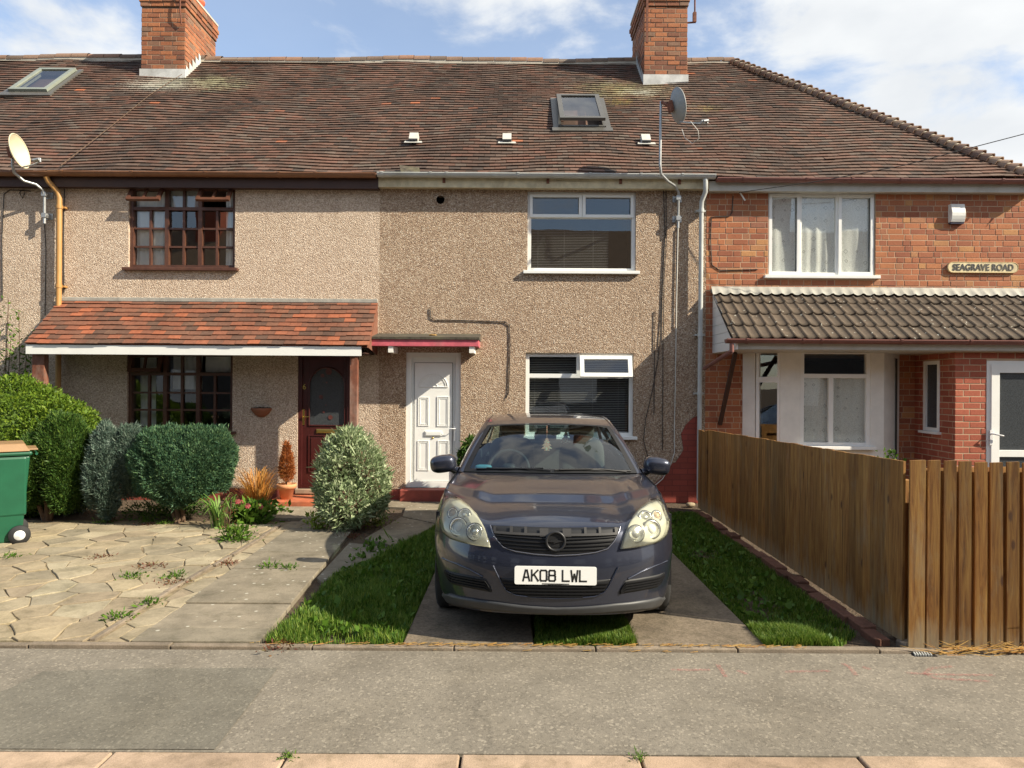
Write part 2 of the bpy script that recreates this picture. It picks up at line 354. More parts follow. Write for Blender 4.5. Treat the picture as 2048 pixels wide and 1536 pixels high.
def glass(name, tint=(0.8,0.85,0.85), boost=1.6, rough=0.0):
    t = MT(name); t.N.remove(t.b)
    tr = t.N.new('ShaderNodeBsdfTransparent'); tr.inputs[0].default_value = (*tint, 1)
    gl = t.N.new('ShaderNodeBsdfGlossy'); gl.inputs['Roughness'].default_value = rough; gl.inputs[0].default_value = (1,1,1,1)
    fr = t.N.new('ShaderNodeFresnel'); fr.inputs[0].default_value = 1.5
    f = t.math('MINIMUM', t.math('MULTIPLY_ADD', fr.outputs[0], 1.0, boost), 0.45)
    bm = t.N.new('ShaderNodeBump'); bm.inputs['Strength'].default_value = 0.06; bm.inputs['Distance'].default_value = 0.02; t.L.new(t.noise(1.7, 1), bm.inputs['Height']); t.L.new(bm.outputs[0], gl.inputs['Normal'])
    mx = t.N.new('ShaderNodeMixShader'); t.L.new(f, mx.inputs[0]); t.L.new(tr.outputs[0], mx.inputs[1]); t.L.new(gl.outputs[0], mx.inputs[2]); t.L.new(mx.outputs[0], t.out.inputs[0])
    return t.m
M['glass'] = glass('window_glass', (0.90,0.91,0.89), 0.065)
M['frost'] = plain('obscured_glass', (0.05,0.055,0.06), 0.12, var=0.3, scale=60, bump=0.5, bscale=180)
M['carglass'] = glass('car_glass', (0.60,0.73,0.72), 0.02)
M['sideglass'] = glass('car_side_glass', (0.5,0.6,0.6), 0.03)
def concrete(name, c, agg=0.5, scale=90):
    t = MT(name); n = t.noise(3, 6, 0.7); base = t.ramp(n, [(0.3, tuple(x*0.78 for x in c)), (0.7, tuple(min(1, x*1.15) for x in c))])
    v = t.voro(scale, 'Color'); sp = t.N.new('ShaderNodeSeparateColor'); t.L.new(v, sp.inputs[0])
    base = t.mix(base, tuple(x*0.45 for x in c), t.ramp(sp.outputs[0], [(0.0, agg), (0.35, 0)]))
    base = t.mix(base, tuple(min(1, x*1.9) for x in c), t.ramp(sp.outputs[1], [(0.82, 0), (0.97, agg)]))
    st = t.noise(0.9, 7, 0.72, dist=.6); base = t.mix(base, (0.74,0.72,0.68), t.ramp(st, [(0.46, 0), (0.70, 0.7)]), 'MULTIPLY')
    if name.startswith('pavement') or name.startswith('patched'):
        ck = t.voro(0.8, 'Distance', 'DISTANCE_TO_EDGE', vec=t.mix(t.tc.outputs['Object'], t.noise(2.5, 5, 0.7, out='Color'), 0.22)); gate = t.ramp(t.noise(0.5, 2), [(0.5, 0), (0.56, 1)])
        base = t.mix(base, (0.03,0.028,0.022), t.math('MULTIPLY', gate, t.ramp(ck, [(0.002, 0.3), (0.005, 0)])))
        gum = t.voro(2.6, 'Distance', vec=t.vec((1,1,1))); base = t.mix(base, tuple(x*1.5 for x in c), t.ramp(gum, [(0.028, 0.6), (0.045, 0)]))
    t.col(base).rough(0.9).bump(t.noise(scale*1.4, 3), 0.5, 0.005); return t
M['asphalt'] = concrete('pavement_asphalt', (0.188,0.164,0.128), 0.5, 80).m
M['asphalt_patch'] = concrete('patched_asphalt', (0.145,0.131,0.102), 0.42, 90).m
M['road'] = concrete('road_asphalt', (0.06,0.06,0.06), 0.6, 90).m
def islandconc(name, stops, agg=0.4, scale=90, moss=True):
    t = concrete(name, stops[0][1], agg, scale); old = t.b.inputs['Base Color'].links[0].from_socket
    c = t.ramp(t.island(), stops)
    c = t.mix(c, (0.35,0.35,0.33), t.ramp(t.noise(2.3, 6, 0.75), [(0.4, 0.0), (0.7, 0.75)]), 'MULTIPLY')
    c = t.mix(c, (0.42,0.43,0.33), t.ramp(t.noise(5, 7, 0.8, dist=.5), [(0.5, 0), (0.68, 0.6)]), 'MULTIPLY')
    c = t.mix(c, (0.5,0.5,0.45), t.ramp(t.noise(scale, 4, 0.8), [(0.4, 0), (0.65, agg)]), 'MULTIPLY')
    if moss: c = t.mix(c, (0.50,0.48,0.40), t.ramp(t.voro(9, 'Distance'), [(0.09, 0.7), (0.15, 0)]))
    t.col(c); return t.m
M['slab'] = islandconc('path_slab', [(0, (0.27,0.225,0.16)), (0.5, (0.22,0.19,0.14)), (1.0, (0.33,0.275,0.20))], 0.35, 80)
M['strip'] = islandconc('drive_strip_concrete', [(0, (0.20,0.155,0.11)), (1, (0.26,0.205,0.145))], 0.95, 46, False)
M['flag'] = islandconc('crazy_paving_stone', [(0, (0.42,0.34,0.215)), (0.25, (0.29,0.245,0.17)), (0.45, (0.39,0.31,0.195)), (0.7, (0.31,0.245,0.165)), (0.85, (0.36,0.31,0.21)), (1.0, (0.46,0.38,0.255))], 0.35, 60, False)
M['kerb'] = islandconc('kerb_stone', [(0, (0.40,0.28,0.19)), (0.5, (0.47,0.34,0.235)), (1.0, (0.43,0.31,0.22))], 0.35, 120, False)
M['edging'] = islandconc('concrete_edging', [(0, (0.24,0.19,0.14)), (1, (0.30,0.24,0.18))], 0.5, 90, False)
M['brick_edge'] = islandconc('old_brick_edging', [(0, (0.20,0.085,0.05)), (1, (0.28,0.13,0.085))], 0.6, 60, False)
def soil():
    t = MT('soil'); c = t.ramp(t.noise(14, 6, 0.8), [(0.3, (0.05,0.033,0.02)), (0.6, (0.10,0.068,0.04)), (0.8, (0.17,0.12,0.075))])
    t.col(c).rough(0.95).bump(t.noise(40, 6), 1.0, 0.03); return t.m
M['soil'] = soil()
M['joint'] = plain('sandy_joint', (0.21,0.16,0.095), 0.95, var=0.45, scale=12, bump=0.8, bscale=60, dirt=(0.10,0.10,0.035))
def fencemat():
    t = MT('fence_board'); r = t.island()
    off = t.N.new('ShaderNodeCombineXYZ'); t.L.new(t.math('MULTIPLY', r, 37.0), off.inputs[0]); t.L.new(t.math('MULTIPLY', r, 91.0), off.inputs[2])
    ad = t.N.new('ShaderNodeVectorMath'); ad.operation = 'ADD'; t.L.new(t.tc.outputs['Object'], ad.inputs[0]); t.L.new(off.outputs[0], ad.inputs[1])
    mp = t.N.new('ShaderNodeMapping'); mp.inputs['Scale'].default_value = (22, 22, 1.3); t.L.new(ad.outputs[0], mp.inputs[0])
    g = t.noise(1.6, 6, 0.65, vec=mp.outputs[0], dist=1.1)
    c = t.ramp(g, [(0.28, (0.11,0.042,0.009)), (0.45, (0.29,0.125,0.026)), (0.62, (0.42,0.215,0.05)), (0.8, (0.55,0.32,0.095))])
    c = t.mix(c, (0.36,0.30,0.19), t.ramp(t.noise(2.2, 5, 0.7, vec=t.vec((3,3,1))), [(0.55, 0), (0.8, 0.5)]))
    c = t.mix(c, (0.55,0.55,0.52), t.ramp(r, [(0, 0.0), (1, 0.9)]), 'MULTIPLY')
    sx = t.N.new('ShaderNodeSeparateXYZ'); t.L.new(t.tc.outputs['Object'], sx.inputs[0])
    low = t.math('ADD', sx.outputs[2], t.math('MULTIPLY', t.noise(5, 4, 0.6, vec=t.vec((4,4,0.6))), 0.5))
    c = t.mix(c, (0.34,0.30,0.20), t.ramp(low, [(0.26, 0.6), (0.46, 0)]))
    k = t.voro(5.5, 'Distance', vec=t.vec((1.4,1.4,0.5)))
    c = t.mix(c, (0.06,0.02,0.008), t.ramp(k, [(0.06, 0.85), (0.12, 0)]))
    c = t.mix(c, (0.17,0.17,0.10), t.ramp(t.noise(1.6, 5, 0.75, vec=t.vec((2.5,2.5,0.5), loc=(4,2,1))), [(0.55, 0), (0.75, 0.35)]))
    t.col(c).rough(0.75).bump(g, 0.35, 0.004); return t.m
M['fence'] = fencemat()
def leafmat(name, a, b, c=None, tr=0.25, tip=0):
    t = MT(name); r = t.island(); st = [(0, a), (0.55, b), (1, c or b)]
    col = t.ramp(r, st); col = t.mix(col, (0.6,0.62,0.5), t.ramp(t.noise(3.5, 4, 0.7), [(0.4, 0.6), (0.65, 0)]), 'MULTIPLY')
    t.col(col).rough(0.55).set(Specular_IOR_Level=0.3)
    tl = t.N.new('ShaderNodeBsdfTranslucent'); t.L.new(col, tl.inputs[0]); mx = t.N.new('ShaderNodeMixShader'); mx.inputs[0].default_value = tr
    t.L.new(t.b.outputs[0], mx.inputs[1]); t.L.new(tl.outputs[0], mx.inputs[2]); t.L.new(mx.outputs[0], t.out.inputs[0]); return t.m
M['privet'] = leafmat('privet_leaf', (0.07,0.13,0.014), (0.14,0.235,0.022), (0.24,0.33,0.035), 0.3)
M['conifer'] = leafmat('conifer_green', (0.032,0.075,0.016), (0.065,0.14,0.024), (0.13,0.20,0.035))
M['cypress'] = leafmat('blue_green_conifer', (0.035,0.09,0.052), (0.07,0.15,0.08), (0.14,0.23,0.10))
M['bluecon'] = leafmat('silver_blue_conifer', (0.07,0.12,0.095), (0.13,0.19,0.155), (0.24,0.30,0.25))
M['silver'] = leafmat('silver_green_leaf', (0.19,0.26,0.13), (0.34,0.42,0.23), (0.56,0.61,0.40))
M['olive'] = leafmat('yellow_green_leaf', (0.12,0.20,0.02), (0.22,0.30,0.035))
M['grassblade'] = leafmat('grass_blade', (0.05,0.115,0.012), (0.13,0.24,0.025), (0.30,0.36,0.07), 0.35)
M['weed'] = leafmat('weed_leaf', (0.05,0.12,0.012), (0.10,0.20,0.02), (0.16,0.26,0.04), 0.3)
M['redweed'] = leafmat('reddish_weed', (0.12,0.035,0.02), (0.20,0.06,0.035), (0.10,0.10,0.03))
M['dead'] = leafmat('dead_conifer', (0.26,0.075,0.02), (0.42,0.13,0.035), (0.55,0.2,0.06))
M['straw'] = leafmat('dry_straw', (0.42,0.25,0.08), (0.60,0.38,0.13), (0.5,0.22,0.06))
M['orange'] = leafmat('orange_sedge', (0.50,0.20,0.04), (0.66,0.30,0.07), (0.70,0.42,0.14))
M['iris'] = leafmat('iris_leaf', (0.09,0.20,0.03), (0.15,0.28,0.05), (0.24,0.36,0.10))
M['flower'] = leafmat('pink_flower', (0.75,0.10,0.12), (0.85,0.22,0.26))
M['twig'] = plain('twig', (0.10,0.06,0.035), 0.9, var=0.3, scale=20)
def paint():
    t = MT('blue_grey_car_paint')
    fl = t.noise(900, 2, 0.6); c = t.ramp(fl, [(0.35, (0.012,0.015,0.025)), (0.65, (0.050,0.056,0.088))])
    c = t.mix(c, (0.07,0.066,0.06), t.ramp(t.noise(5, 6, 0.7), [(0.45, 0), (0.8, 0.12)]))
    t.col(c).rough(0.30).set(Metallic=0.55, Coat_Weight=1.0, Coat_Roughness=0.045)
    return t.m
M['paint'] = paint()
M['lip'] = plain('grey_bumper_plastic', (0.045,0.046,0.048), 0.5, var=0.2)
M['plate'] = plain('plate_white', (0.85,0.85,0.82), 0.35, var=0.02)
M['seat'] = plain('grey_seat_cloth', (0.11,0.10,0.095), 0.9)
M['dash'] = plain('dashboard_grey', (0.03,0.035,0.04), 0.6)
M['headsilver'] = plain('reflector_silver', (0.72,0.72,0.66), 0.22, metal=0.8, var=0.1)
M['headhaze'] = plain('hazy_lens_base', (0.46,0.46,0.40), 0.35, var=0.1, scale=12)
M['amber'] = plain('amber_bulb', (0.55,0.38,0.22), 0.3)
M['bluebox'] = plain('blue_box', (0.10,0.35,0.45), 0.5)
# ================================================================ SETTING
def struct(name, mb, mats, **k):
    o = mb.build(name, mats, **k); o['kind'] = 'structure'; return o
WY = 10.25                                            # front wall plane of the terrace
b = MB(); b.quad((-300,-300,-0.16), (300,-300,-0.16), (300,400,-0.16), (-300,400,-0.16)); struct('ground', b, M['soil'])
b = MB(); b.quad((-200,-6.5,-0.11), (200,-6.5,-0.11), (200,3.10,-0.11), (-200,3.10,-0.11)); struct('road', b, M['road'])
PVY0, PVY1 = 3.26, 4.50
b = MB(); b.box(-60, 60, PVY0-0.005, PVY1, -0.15, 0.0); struct('pavement', b, M['asphalt'])
b = MB()                                               # darker patch, 4 mm proud
pp = [G(x, y) for x, y in ((-330,1500), (430,1500), (556,1337), (300,1338), (86,1344), (20,1378))]
b.add([(p[0], max(p[1], PVY0), 0.004) for p in pp], [tuple(range(6))]); 
o = b.build('pavement_patch', M['asphalt_patch']); o['kind'] = 'structure'
b = MB(); x = -5.6
cuts = [G(215,1515)[0], G(572,1515)[0], G(1280,1515)[0], G(1725,1525)[0]]
xs = [cuts[0]-1.7, cuts[0]-0.85, cuts[0], cuts[1], cuts[1]+.80, cuts[2], cuts[3], cuts[3]+0.85, cuts[3]+1.7]
for a, c in zip(xs[:-1], xs[1:]):
    j = random.uniform(-.006, .006); b.box(a+.006, c-.006, 3.11+j, 3.255+j, -0.14, 0.002+random.uniform(-.004,.003))
struct('kerb', b, M['kerb'], bevel=0.008)
b = MB()
for i in range(40):
    a = -8.6+i*.915
    if a > 7: break
    b.box(a+.004, a+.911, 4.51, 4.565, -0.1, 0.022+random.uniform(-.004,.004))
struct('garden_edging', b, M['edging'], bevel=0.006)
# soil bed of the front gardens
b = MB(); b.quad((-30,4.57,-0.012), (30,4.57,-0.012), (30,16,-0.012), (-30,16,-0.012)); struct('garden_soil', b, M['soil'])
# crazy paving: cut a field of points into irregular stones
def clip(poly, nx, ny, c):
    out = []
    for i in range(len(poly)):
        p, q = poly[i], poly[(i+1)%len(poly)]
        dp = p[0]*nx+p[1]*ny-c; dq = q[0]*nx+q[1]*ny-c
        if dp <= 0: out.append(p)
        if dp*dq < 0: t = dp/(dp-dq); out.append((p[0]+(q[0]-p[0])*t, p[1]+(q[1]-p[1])*t))
    return out
def crazy(x0, x1, y0, y1, step, gap, mb, z=0.019, keep=lambda c: True):
    pts = []; ny = int((y1-y0)/step)+2; nx = int((x1-x0)/(step*1.15))+2
    for j in range(-1, ny):
        for i in range(-1, nx): pts.append((x0+(i+.5+(j%2)*.5+random.uniform(-.46,.46))*step*1.15, y0+(j+.5+random.uniform(-.46,.46))*step))
    for k, p in enumerate(pts):
        poly = [(x0,y0),(x1,y0),(x1,y1),(x0,y1)]
        for q in pts:
            dx, dy = q[0]-p[0], q[1]-p[1]; d = math.hypot(dx, dy)
            if d == 0 or d > step*4: continue
            g = gap*random.uniform(.3, 1.5)
            poly = clip(poly, dx/d, dy/d, ((p[0]+q[0])/2*dx+(p[1]+q[1])/2*dy)/d-g)
            if len(poly) < 3: break
        if len(poly) < 3: continue
        cx = sum(a[0] for a in poly)/len(poly); cy = sum(a[1] for a in poly)/len(poly)
        if not keep((cx, cy)): continue
        # roughen edges
        pl = []
        for i in range(len(poly)):
            a, c = poly[i], poly[(i+1)%len(poly)]; L = math.hypot(a[0]-c[0], a[1]-c[1]); m = max(1, int(L/.09))
            for t in range(m): pl.append((a[0]+(c[0]-a[0])*t/m+random.uniform(-.007,.007), a[1]+(c[1]-a[1])*t/m+random.uniform(-.007,.007)))
        h = z+random.uniform(-.006,.006); tx, ty = random.uniform(-.006,.006), random.uniform(-.006,.006)
        n = len(pl)
        top = [(a[0], a[1], h+(a[0]-cx)*tx*3+(a[1]-cy)*ty*3) for a in pl]; bot = [(a[0], a[1], -.03) for a in pl]
        inn = [(cx+(a[0]-cx)*.975, cy+(a[1]-cy)*.975, t[2]+.004) for a, t in zip(pl, top)]
        mb.add(inn+top+bot, [tuple(range(n))]+[(i, n+i, n+(i+1)%n, (i+1)%n) for i in range(n)]+[(n+i, 2*n+i, 2*n+(i+1)%n, n+(i+1)%n) for i in range(n)])
b = MB(); crazy(-8.2, -2.80, 4.575, 8.35, 0.285, 0.007, b); struct('crazy_paving', b, M['flag'])
b = MB(); b.quad((-9,4.57,0.012), (-1.7,4.57,0.012), (-1.9,8.6,0.012), (-9,8.6,0.012)); struct('paving_bed', b, M['joint'])
b = MB(); crazy(-2.70, -2.49, 4.575, 8.6, 0.30, 0.006, b, 0.018); struct('paving_border', b, M['flag'])
b = MB(); y = 4.6
while y < 8.3:
    L = random.uniform(.35,.6); xx = -2.755+.03*math.sin(y*2); b.box(xx-.022, xx+.022, y, y+L-.012, -.02, .035+random.uniform(-.006,.006)); y += L
struct('path_edging', b, M['edging'], bevel=0.006)
# slab path up to the brown door and the branch to the white door
b = MB(); ys = [4.57, 4.83, 5.37, 6.36, 6.98, 8.15, 8.75]
for a, c in zip(ys[:-1], ys[1:]):
    xl0, xl1 = itp(a, [4.57,8.75], [-2.48,-2.60]), itp(c, [4.57,8.75], [-2.48,-2.60]); xr0, xr1 = itp(a, [4.57,8.75], [-1.64,-1.86]), itp(c, [4.57,8.75], [-1.64,-1.86])
    h = .026+random.uniform(-.004,.006); g = .008
    v = [(xl0,a+g,-.02),(xr0,a+g,-.02),(xr1,c-g,-.02),(xl1,c-g,-.02)]; v += [(p[0],p[1],h) for p in v]
    b.add(v, [(4,5,6,7),(0,1,5,4),(1,2,6,5),(2,3,7,6),(3,0,4,7)])
for q in (((-1.69,6.1),(-1.60,5.95),(-1.20,7.23),(-1.72,7.45)), ((-1.60,7.66),(-1.19,7.27),(-.90,8.45),(-1.40,8.9)), ((-1.39,8.94),(-.89,8.49),(-.62,9.3),(-1.45,9.6)), ((-1.75,9.65),(-.6,9.35),(-.55,10.2),(-1.8,10.2))):
    h = .024+random.uniform(-.003,.005); n = 4; v = [(p[0],p[1],-.02) for p in q]+[(p[0],p[1],h) for p in q]
    b.add(v, [(4,5,6,7),(0,1,5,4),(1,2,6,5),(2,3,7,6),(3,0,4,7)])
for q in (((-3.5,8.8),(-1.85,8.8),(-1.8,9.62),(-3.5,9.62)),):
    v = [(p[0],p[1],-.02) for p in q]+[(p[0],p[1],.02) for p in q]; b.add(v, [(4,5,6,7),(0,1,5,4),(1,2,6,5),(2,3,7,6),(3,0,4,7)])
struct('path', b, M['slab'], bevel=0.005)
# two concrete wheel strips
b = MB()
for xa, xb, xc, xd in ((-.70,.150,-.66,.17), (.83,1.665,.83,1.60)):
    v = [(xa,4.57,-.05),(xb,4.57,-.05),(xd,9.4,-.05),(xc,9.4,-.05)]; v += [(p[0],p[1],.03) for p in v]
    b.add(v, [(4,5,6,7),(0,1,5,4),(1,2,6,5),(2,3,7,6),(3,0,4,7)])
struct('drive_strips', b, M['strip'], bevel=0.01)
# brick edging beside the fence
b = MB(); y = 4.66
while y < 9.5:
    L = .215; b.obox((2.495+random.uniform(-.015,.015), y+L/2, -.002+random.uniform(-.016,.014)), (.052,random.uniform(-.006,.006),random.uniform(-.006,.006)), (0,L/2-.004,0), (0,0,.035)); y += L+.008
struct('brick_edging', b, M['brick_edge'], bevel=0.008)

# ================================================================ HOUSES
EY, EZ, RY, RZ = 10.05, 4.72, 13.75, 8.06             # eave and ridge lines
SL = math.hypot(RY-EY, RZ-EZ); CA, SA = (RY-EY)/SL, (RZ-EZ)/SL
def roofp(X, s, h=0.0):                                # point on the front slope
    return (X, EY+s*CA-h*SA, EZ+s*SA+h*CA)
def roofY(Y, X, h=0): return roofp(X, (Y-EY)/CA, h)
def hipx(s): return 7.45+(4.23-7.45)*s/SL              # hip line on the right
def sag(X, s): return .018*math.sin(X*1.1+s*.8)+.012*math.sin(X*2.9-s*2.1)-.02*math.exp(-((X+4)/1.8)**2)
def tile_slope(mb, X0, X1, pf, L, gauge, tw, lift=.024, clipx=None, holes=(), jit=1.0, x0f=None):
    n = int(L/gauge)
    for k in range(n+1):
        s0 = k*gauge; s1 = min(s0+gauge*1.18, L)
        if s1-s0 < .02: break
        X = X0-(tw/2 if k%2 else 0); 
        while X < X1-.005:
            a = max(X+.002, X0); c = min(X+tw-.002, X1); X += tw
            if c-a < .02: continue
            if clipx is not None:
                if a > clipx(s0): break
                c = min(c, clipx(s0))
            if any(h[0] < (a+c)/2 < h[1] and h[2] < s0+gauge/2 < h[3] for h in holes): continue
            w = .010*math.sin((a+c)*1.7+k*.35)*jit+.006*math.sin((a+c)*5.1-k)*jit
            l0 = lift+random.uniform(-.004,.006)*jit; tl = random.uniform(-.004,.004)*jit; ds = random.uniform(-.006,.004)*jit
            if random.random() < .004*jit: l0 += .012; ds -= .02
            v = [pf(a, s0+w+ds, l0-tl-.012), pf(c, s0+w+ds, l0+tl-.012), pf(c, s0+w+ds, l0+tl), pf(a, s0+w+ds, l0-tl), pf(a, s1+w, .009), pf(c, s1+w, .009)]
            mb.add(v, [(0,1,2,3),(3,2,5,4),(0,3,4),(1,5,2)])
def rp(X, s, h=0): return roofp(X, s, h+sag(X, s)-.02)
HX = [-12.0, -6.65, -1.95, 2.83, 7.56]                 # party lines
def room(parent, x0, x1, z0, z1, y, d=2.2, mat='room', e=.25):
    b = MB()
    b.quad((x0-e,y+d,z0-e),(x0-e,y+d,z1+e),(x1+e,y+d,z1+e),(x1+e,y+d,z0-e))
    b.quad((x0-e,y,z0-e),(x0-e,y+d,z0-e),(x1+e,y+d,z0-e),(x1+e,y,z0-e)); b.quad((x0-e,y,z1+e),(x1+e,y,z1+e),(x1+e,y+d,z1+e),(x0-e,y+d,z1+e))
    b.quad((x0-e,y,z0-e),(x0-e,y,z1+e),(x0-e,y+d,z1+e),(x0-e,y+d,z0-e)); b.quad((x1+e,y,z0-e),(x1+e,y+d,z0-e),(x1+e,y+d,z1+e),(x1+e,y,z1+e))
    return b
def wall_sheet(x0, x1, z0, z1, y, holes, rev=.12, m=0, mb=None):
    """front face with openings and their reveals; holes: (x0,x1,z0,z1)"""
    b = mb or MB()
    xs = sorted({x0, x1, *[v for h in holes for v in h[:2]]}); zs = sorted({z0, z1, *[v for h in holes for v in h[2:4]]})
    xs = [v for v in xs if x0 <= v <= x1]; zs = [v for v in zs if z0 <= v <= z1]
    for a, c in zip(xs[:-1], xs[1:]):
        for d, e in zip(zs[:-1], zs[1:]):
            if any(h[0] < (a+c)/2 < h[1] and h[2] < (d+e)/2 < h[3] for h in holes): continue
            b.quad((a,y,d),(c,y,d),(c,y,e),(a,y,e), m)
    for h in holes:
        r = rev if len(h) < 5 else h[4]
        a, c, d, e = h[:4]
        b.quad((a,y,d),(a,y+r,d),(a,y+r,e),(a,y,e), m); b.quad((c,y,d),(c,y,e),(c,y+r,e),(c,y+r,d), m)
        b.quad((a,y,e),(a,y+r,e),(c,y+r,e),(c,y,e), m); b.quad((a,y,d),(c,y,d),(c,y+r,d),(a,y+r,d), m)
    return b
def brick_field(mb, org, u, nrm, w, h, holes=(), L=.223, H=.075, J=.009, m=0, proud=.0035, flem=True, jit=1, off=0):
    """bricks as small solids on a wall; org lower-left, u along, z up"""
    org, u, nrm = Vector(org), Vector(u), Vector(nrm); z = Vector((0,0,1)); row = 0; zz = 0
    hd = (L-J)/2 if flem else L
    while zz < h-.01:
        hh = min(H, h-zz-.001); seq = [L, hd] if flem else [L]; k = 0
        x = -((L+hd)/2 if flem else L/2) if (row%2) else -.03-off
        if flem and row%2: x = -(L*.75)
        while x < w:
            l = seq[k%len(seq)]
            if flem and random.random() < .10: l = hd
            a, c = max(x, 0)+.0, min(x+l-J*.5, w); x += l+J*.5; k += 1
            if c-a < .03: continue
            segs = [(a, c)]
            for q in holes:
                if zz+hh > q[2]+.01 and zz < q[3]-.01:
                    ns = []
                    for (s, e) in segs:
                        if e <= q[0] or s >= q[1]: ns.append((s, e)); continue
                        if s < q[0]-.02: ns.append((s, q[0]))
                        if e > q[1]+.02: ns.append((q[1], e))
                    segs = ns
            for (s, e) in segs:
                p = proud+random.uniform(-.002,.0025)*jit; d = random.uniform(-.0015,.0015)*jit
                A = org+u*s+z*(zz+d); B = org+u*e+z*(zz+d); up = z*hh
                cz = nrm*p; i = .004
                v = [A, B, B+up, A+up, A+cz+u*i+z*i, B+cz-u*i+z*i, B+cz+up-u*i-z*i, A+cz+up+u*i-z*i]
                mb.add(v, [(4,5,6,7),(0,1,5,4),(1,2,6,5),(2,3,7,6),(3,0,4,7)], m)
        zz += H+J; row += 1
def frame_rect(mb, x0, x1, z0, z1, y0, y1, t, m=0, tb=None):
    tb = tb or t
    mb.box(x0, x0+t, y0, y1, z0, z1, m); mb.box(x1-t, x1, y0, y1, z0, z1, m)
    mb.box(x0+t, x1-t, y0+.0015, y1, z1-t, z1, m); mb.box(x0+t, x1-t, y0+.0015, y1, z0, z0+tb, m)
def pane(parent, x0, x1, z0, z1, y, mat='glass'):
    b = MB(); b.quad((x0,y,z0),(x1,y,z0),(x1,y,z1),(x0,y,z1)); return b.build('pane', M[mat], parent)
def curtain(parent, x0, x1, z0, z1, y, mat='curtain', name='curtain', amp=.025, per=.11):
    b = MB(); w = x1-x0; ph = random.random()*6
    def fn(u, v):
        x = x0+u*w; return (x, y+amp*math.sin(x/per*6.28+ph)*(0.6+.4*math.sin(x*7.3))+.01*math.sin(v*5+x*9), z0+(z1-z0)*v)
    b.grid(fn, max(8, int(w/.012)), 4); return b.build(name, M[mat], parent)
# ---------------- house bases
LBL = {
 0: 'cream pebbledashed end of terrace cut off by the left edge, roof window in its tiles',
 1: 'pinkish pebbledashed terraced house with brown lattice windows, red tiled canopy and brown door marked 6',
 2: 'brown pebbledashed terraced house behind the parked car, its white door under a pink edged canopy',
 3: 'red brick end terraced house with long brown pantiled porch roof and net curtains'}
H = {}
for i in range(4):
    H[i] = thing('terraced_house', ((HX[i]+HX[i+1])/2, WY, 0), LBL[i], 'house', 'houses in the terrace')
# openings
u6 = RC(257,372,470,536,WY); l6 = RC(254,706,465,862,WY)
uc = RC(1055,383,1272,543,WY); lc = RC(1051,706,1267,873,WY)
ur = RC(1536,385,1751,552,WY)
d6 = RC(595,705,702,978,WY); dc = RC(811,705,921,980,WY)
hole_c = RC(872,391,890,408,WY)
d6 = (d6[0], d6[1], .17, d6[3]); dc = (dc[0], dc[1], .19, dc[3])
# walls
def housewall(i, holes, mat, z0=.17):
    b = wall_sheet(HX[i], HX[i+1], z0, 4.8, WY, holes)
    if i == 0: pass
    q = MB(); q.quad((HX[i],WY+7,-.1),(HX[i],WY+7,4.8),(HX[i+1],WY+7,4.8),(HX[i+1],WY+7,-.1)); q.build('rear_wall', mat, H[i])
    return b.build('wall', mat, H[i])
housewall(0, [], M['pebpink'])
housewall(1, [u6, l6, d6], M['pebpink'])
housewall(2, [uc, lc, dc, hole_c], M['peb'])
bh = MB(); bh.lathe([(.075,0),(.075,.25)], ((hole_c[0]+hole_c[1])/2, WY-.004, (hole_c[2]+hole_c[3])/2), (0,1,0), 16); bh.lathe([(.0,.26),(.11,.26)], ((hole_c[0]+hole_c[1])/2, WY-.004, (hole_c[2]+hole_c[3])/2), (0,1,0), 16)
x_, z_ = (hole_c[0]+hole_c[1])/2, (hole_c[2]+hole_c[3])/2
bh.lathe([(.062,-.006),(.10,-.006),(.10,.0)], (x_, WY, z_), (0,1,0), 20, m=1)
o = bh.build('flue_hole', [M['black'], M['peb']], H[2])
for i, zt in ((0,.17),(1,.17),(2,.19)):
    b = MB(); hs = [d6] if i == 1 else [dc] if i == 2 else []
    xs = [HX[i]]+[v for h in hs for v in h[:2]]+[HX[i+1]]
    for a, c in zip(xs[::2], xs[1::2]): b.box(a, c, WY+.006, WY+.2, -.1, zt)
    b.build('plinth', M['redpaint'] if i else M['stonestep'], H[i])
# right house wall: brick upstairs, bricks below
b = wall_sheet(HX[3], HX[4], -.1, 4.8, WY, [ur, (3.6,5.55,.4,2.12,.01)]); 
b.quad((HX[4],WY,-.1),(HX[4],WY+7,-.1),(HX[4],WY+7,4.8),(HX[4],WY,4.8))
q = MB(); q.quad((HX[3],WY+7,-.1),(HX[3],WY+7,4.8),(HX[4],WY+7,4.8),(HX[4],WY+7,-.1)); q.build('rear_wall', M['brick'], H[3])
hh = [(ur[0]-HX[3], ur[1]-HX[3], ur[2]-0, ur[3]-0), (3.6-HX[3],5.55-HX[3],.4,2.12)]
brick_field(b, (HX[3],WY,0), (1,0,0), (0,-1,0), HX[4]-HX[3], 4.62, hh, m=1)
b.build('wall', [M['mortar'], M['brick']], H[3])
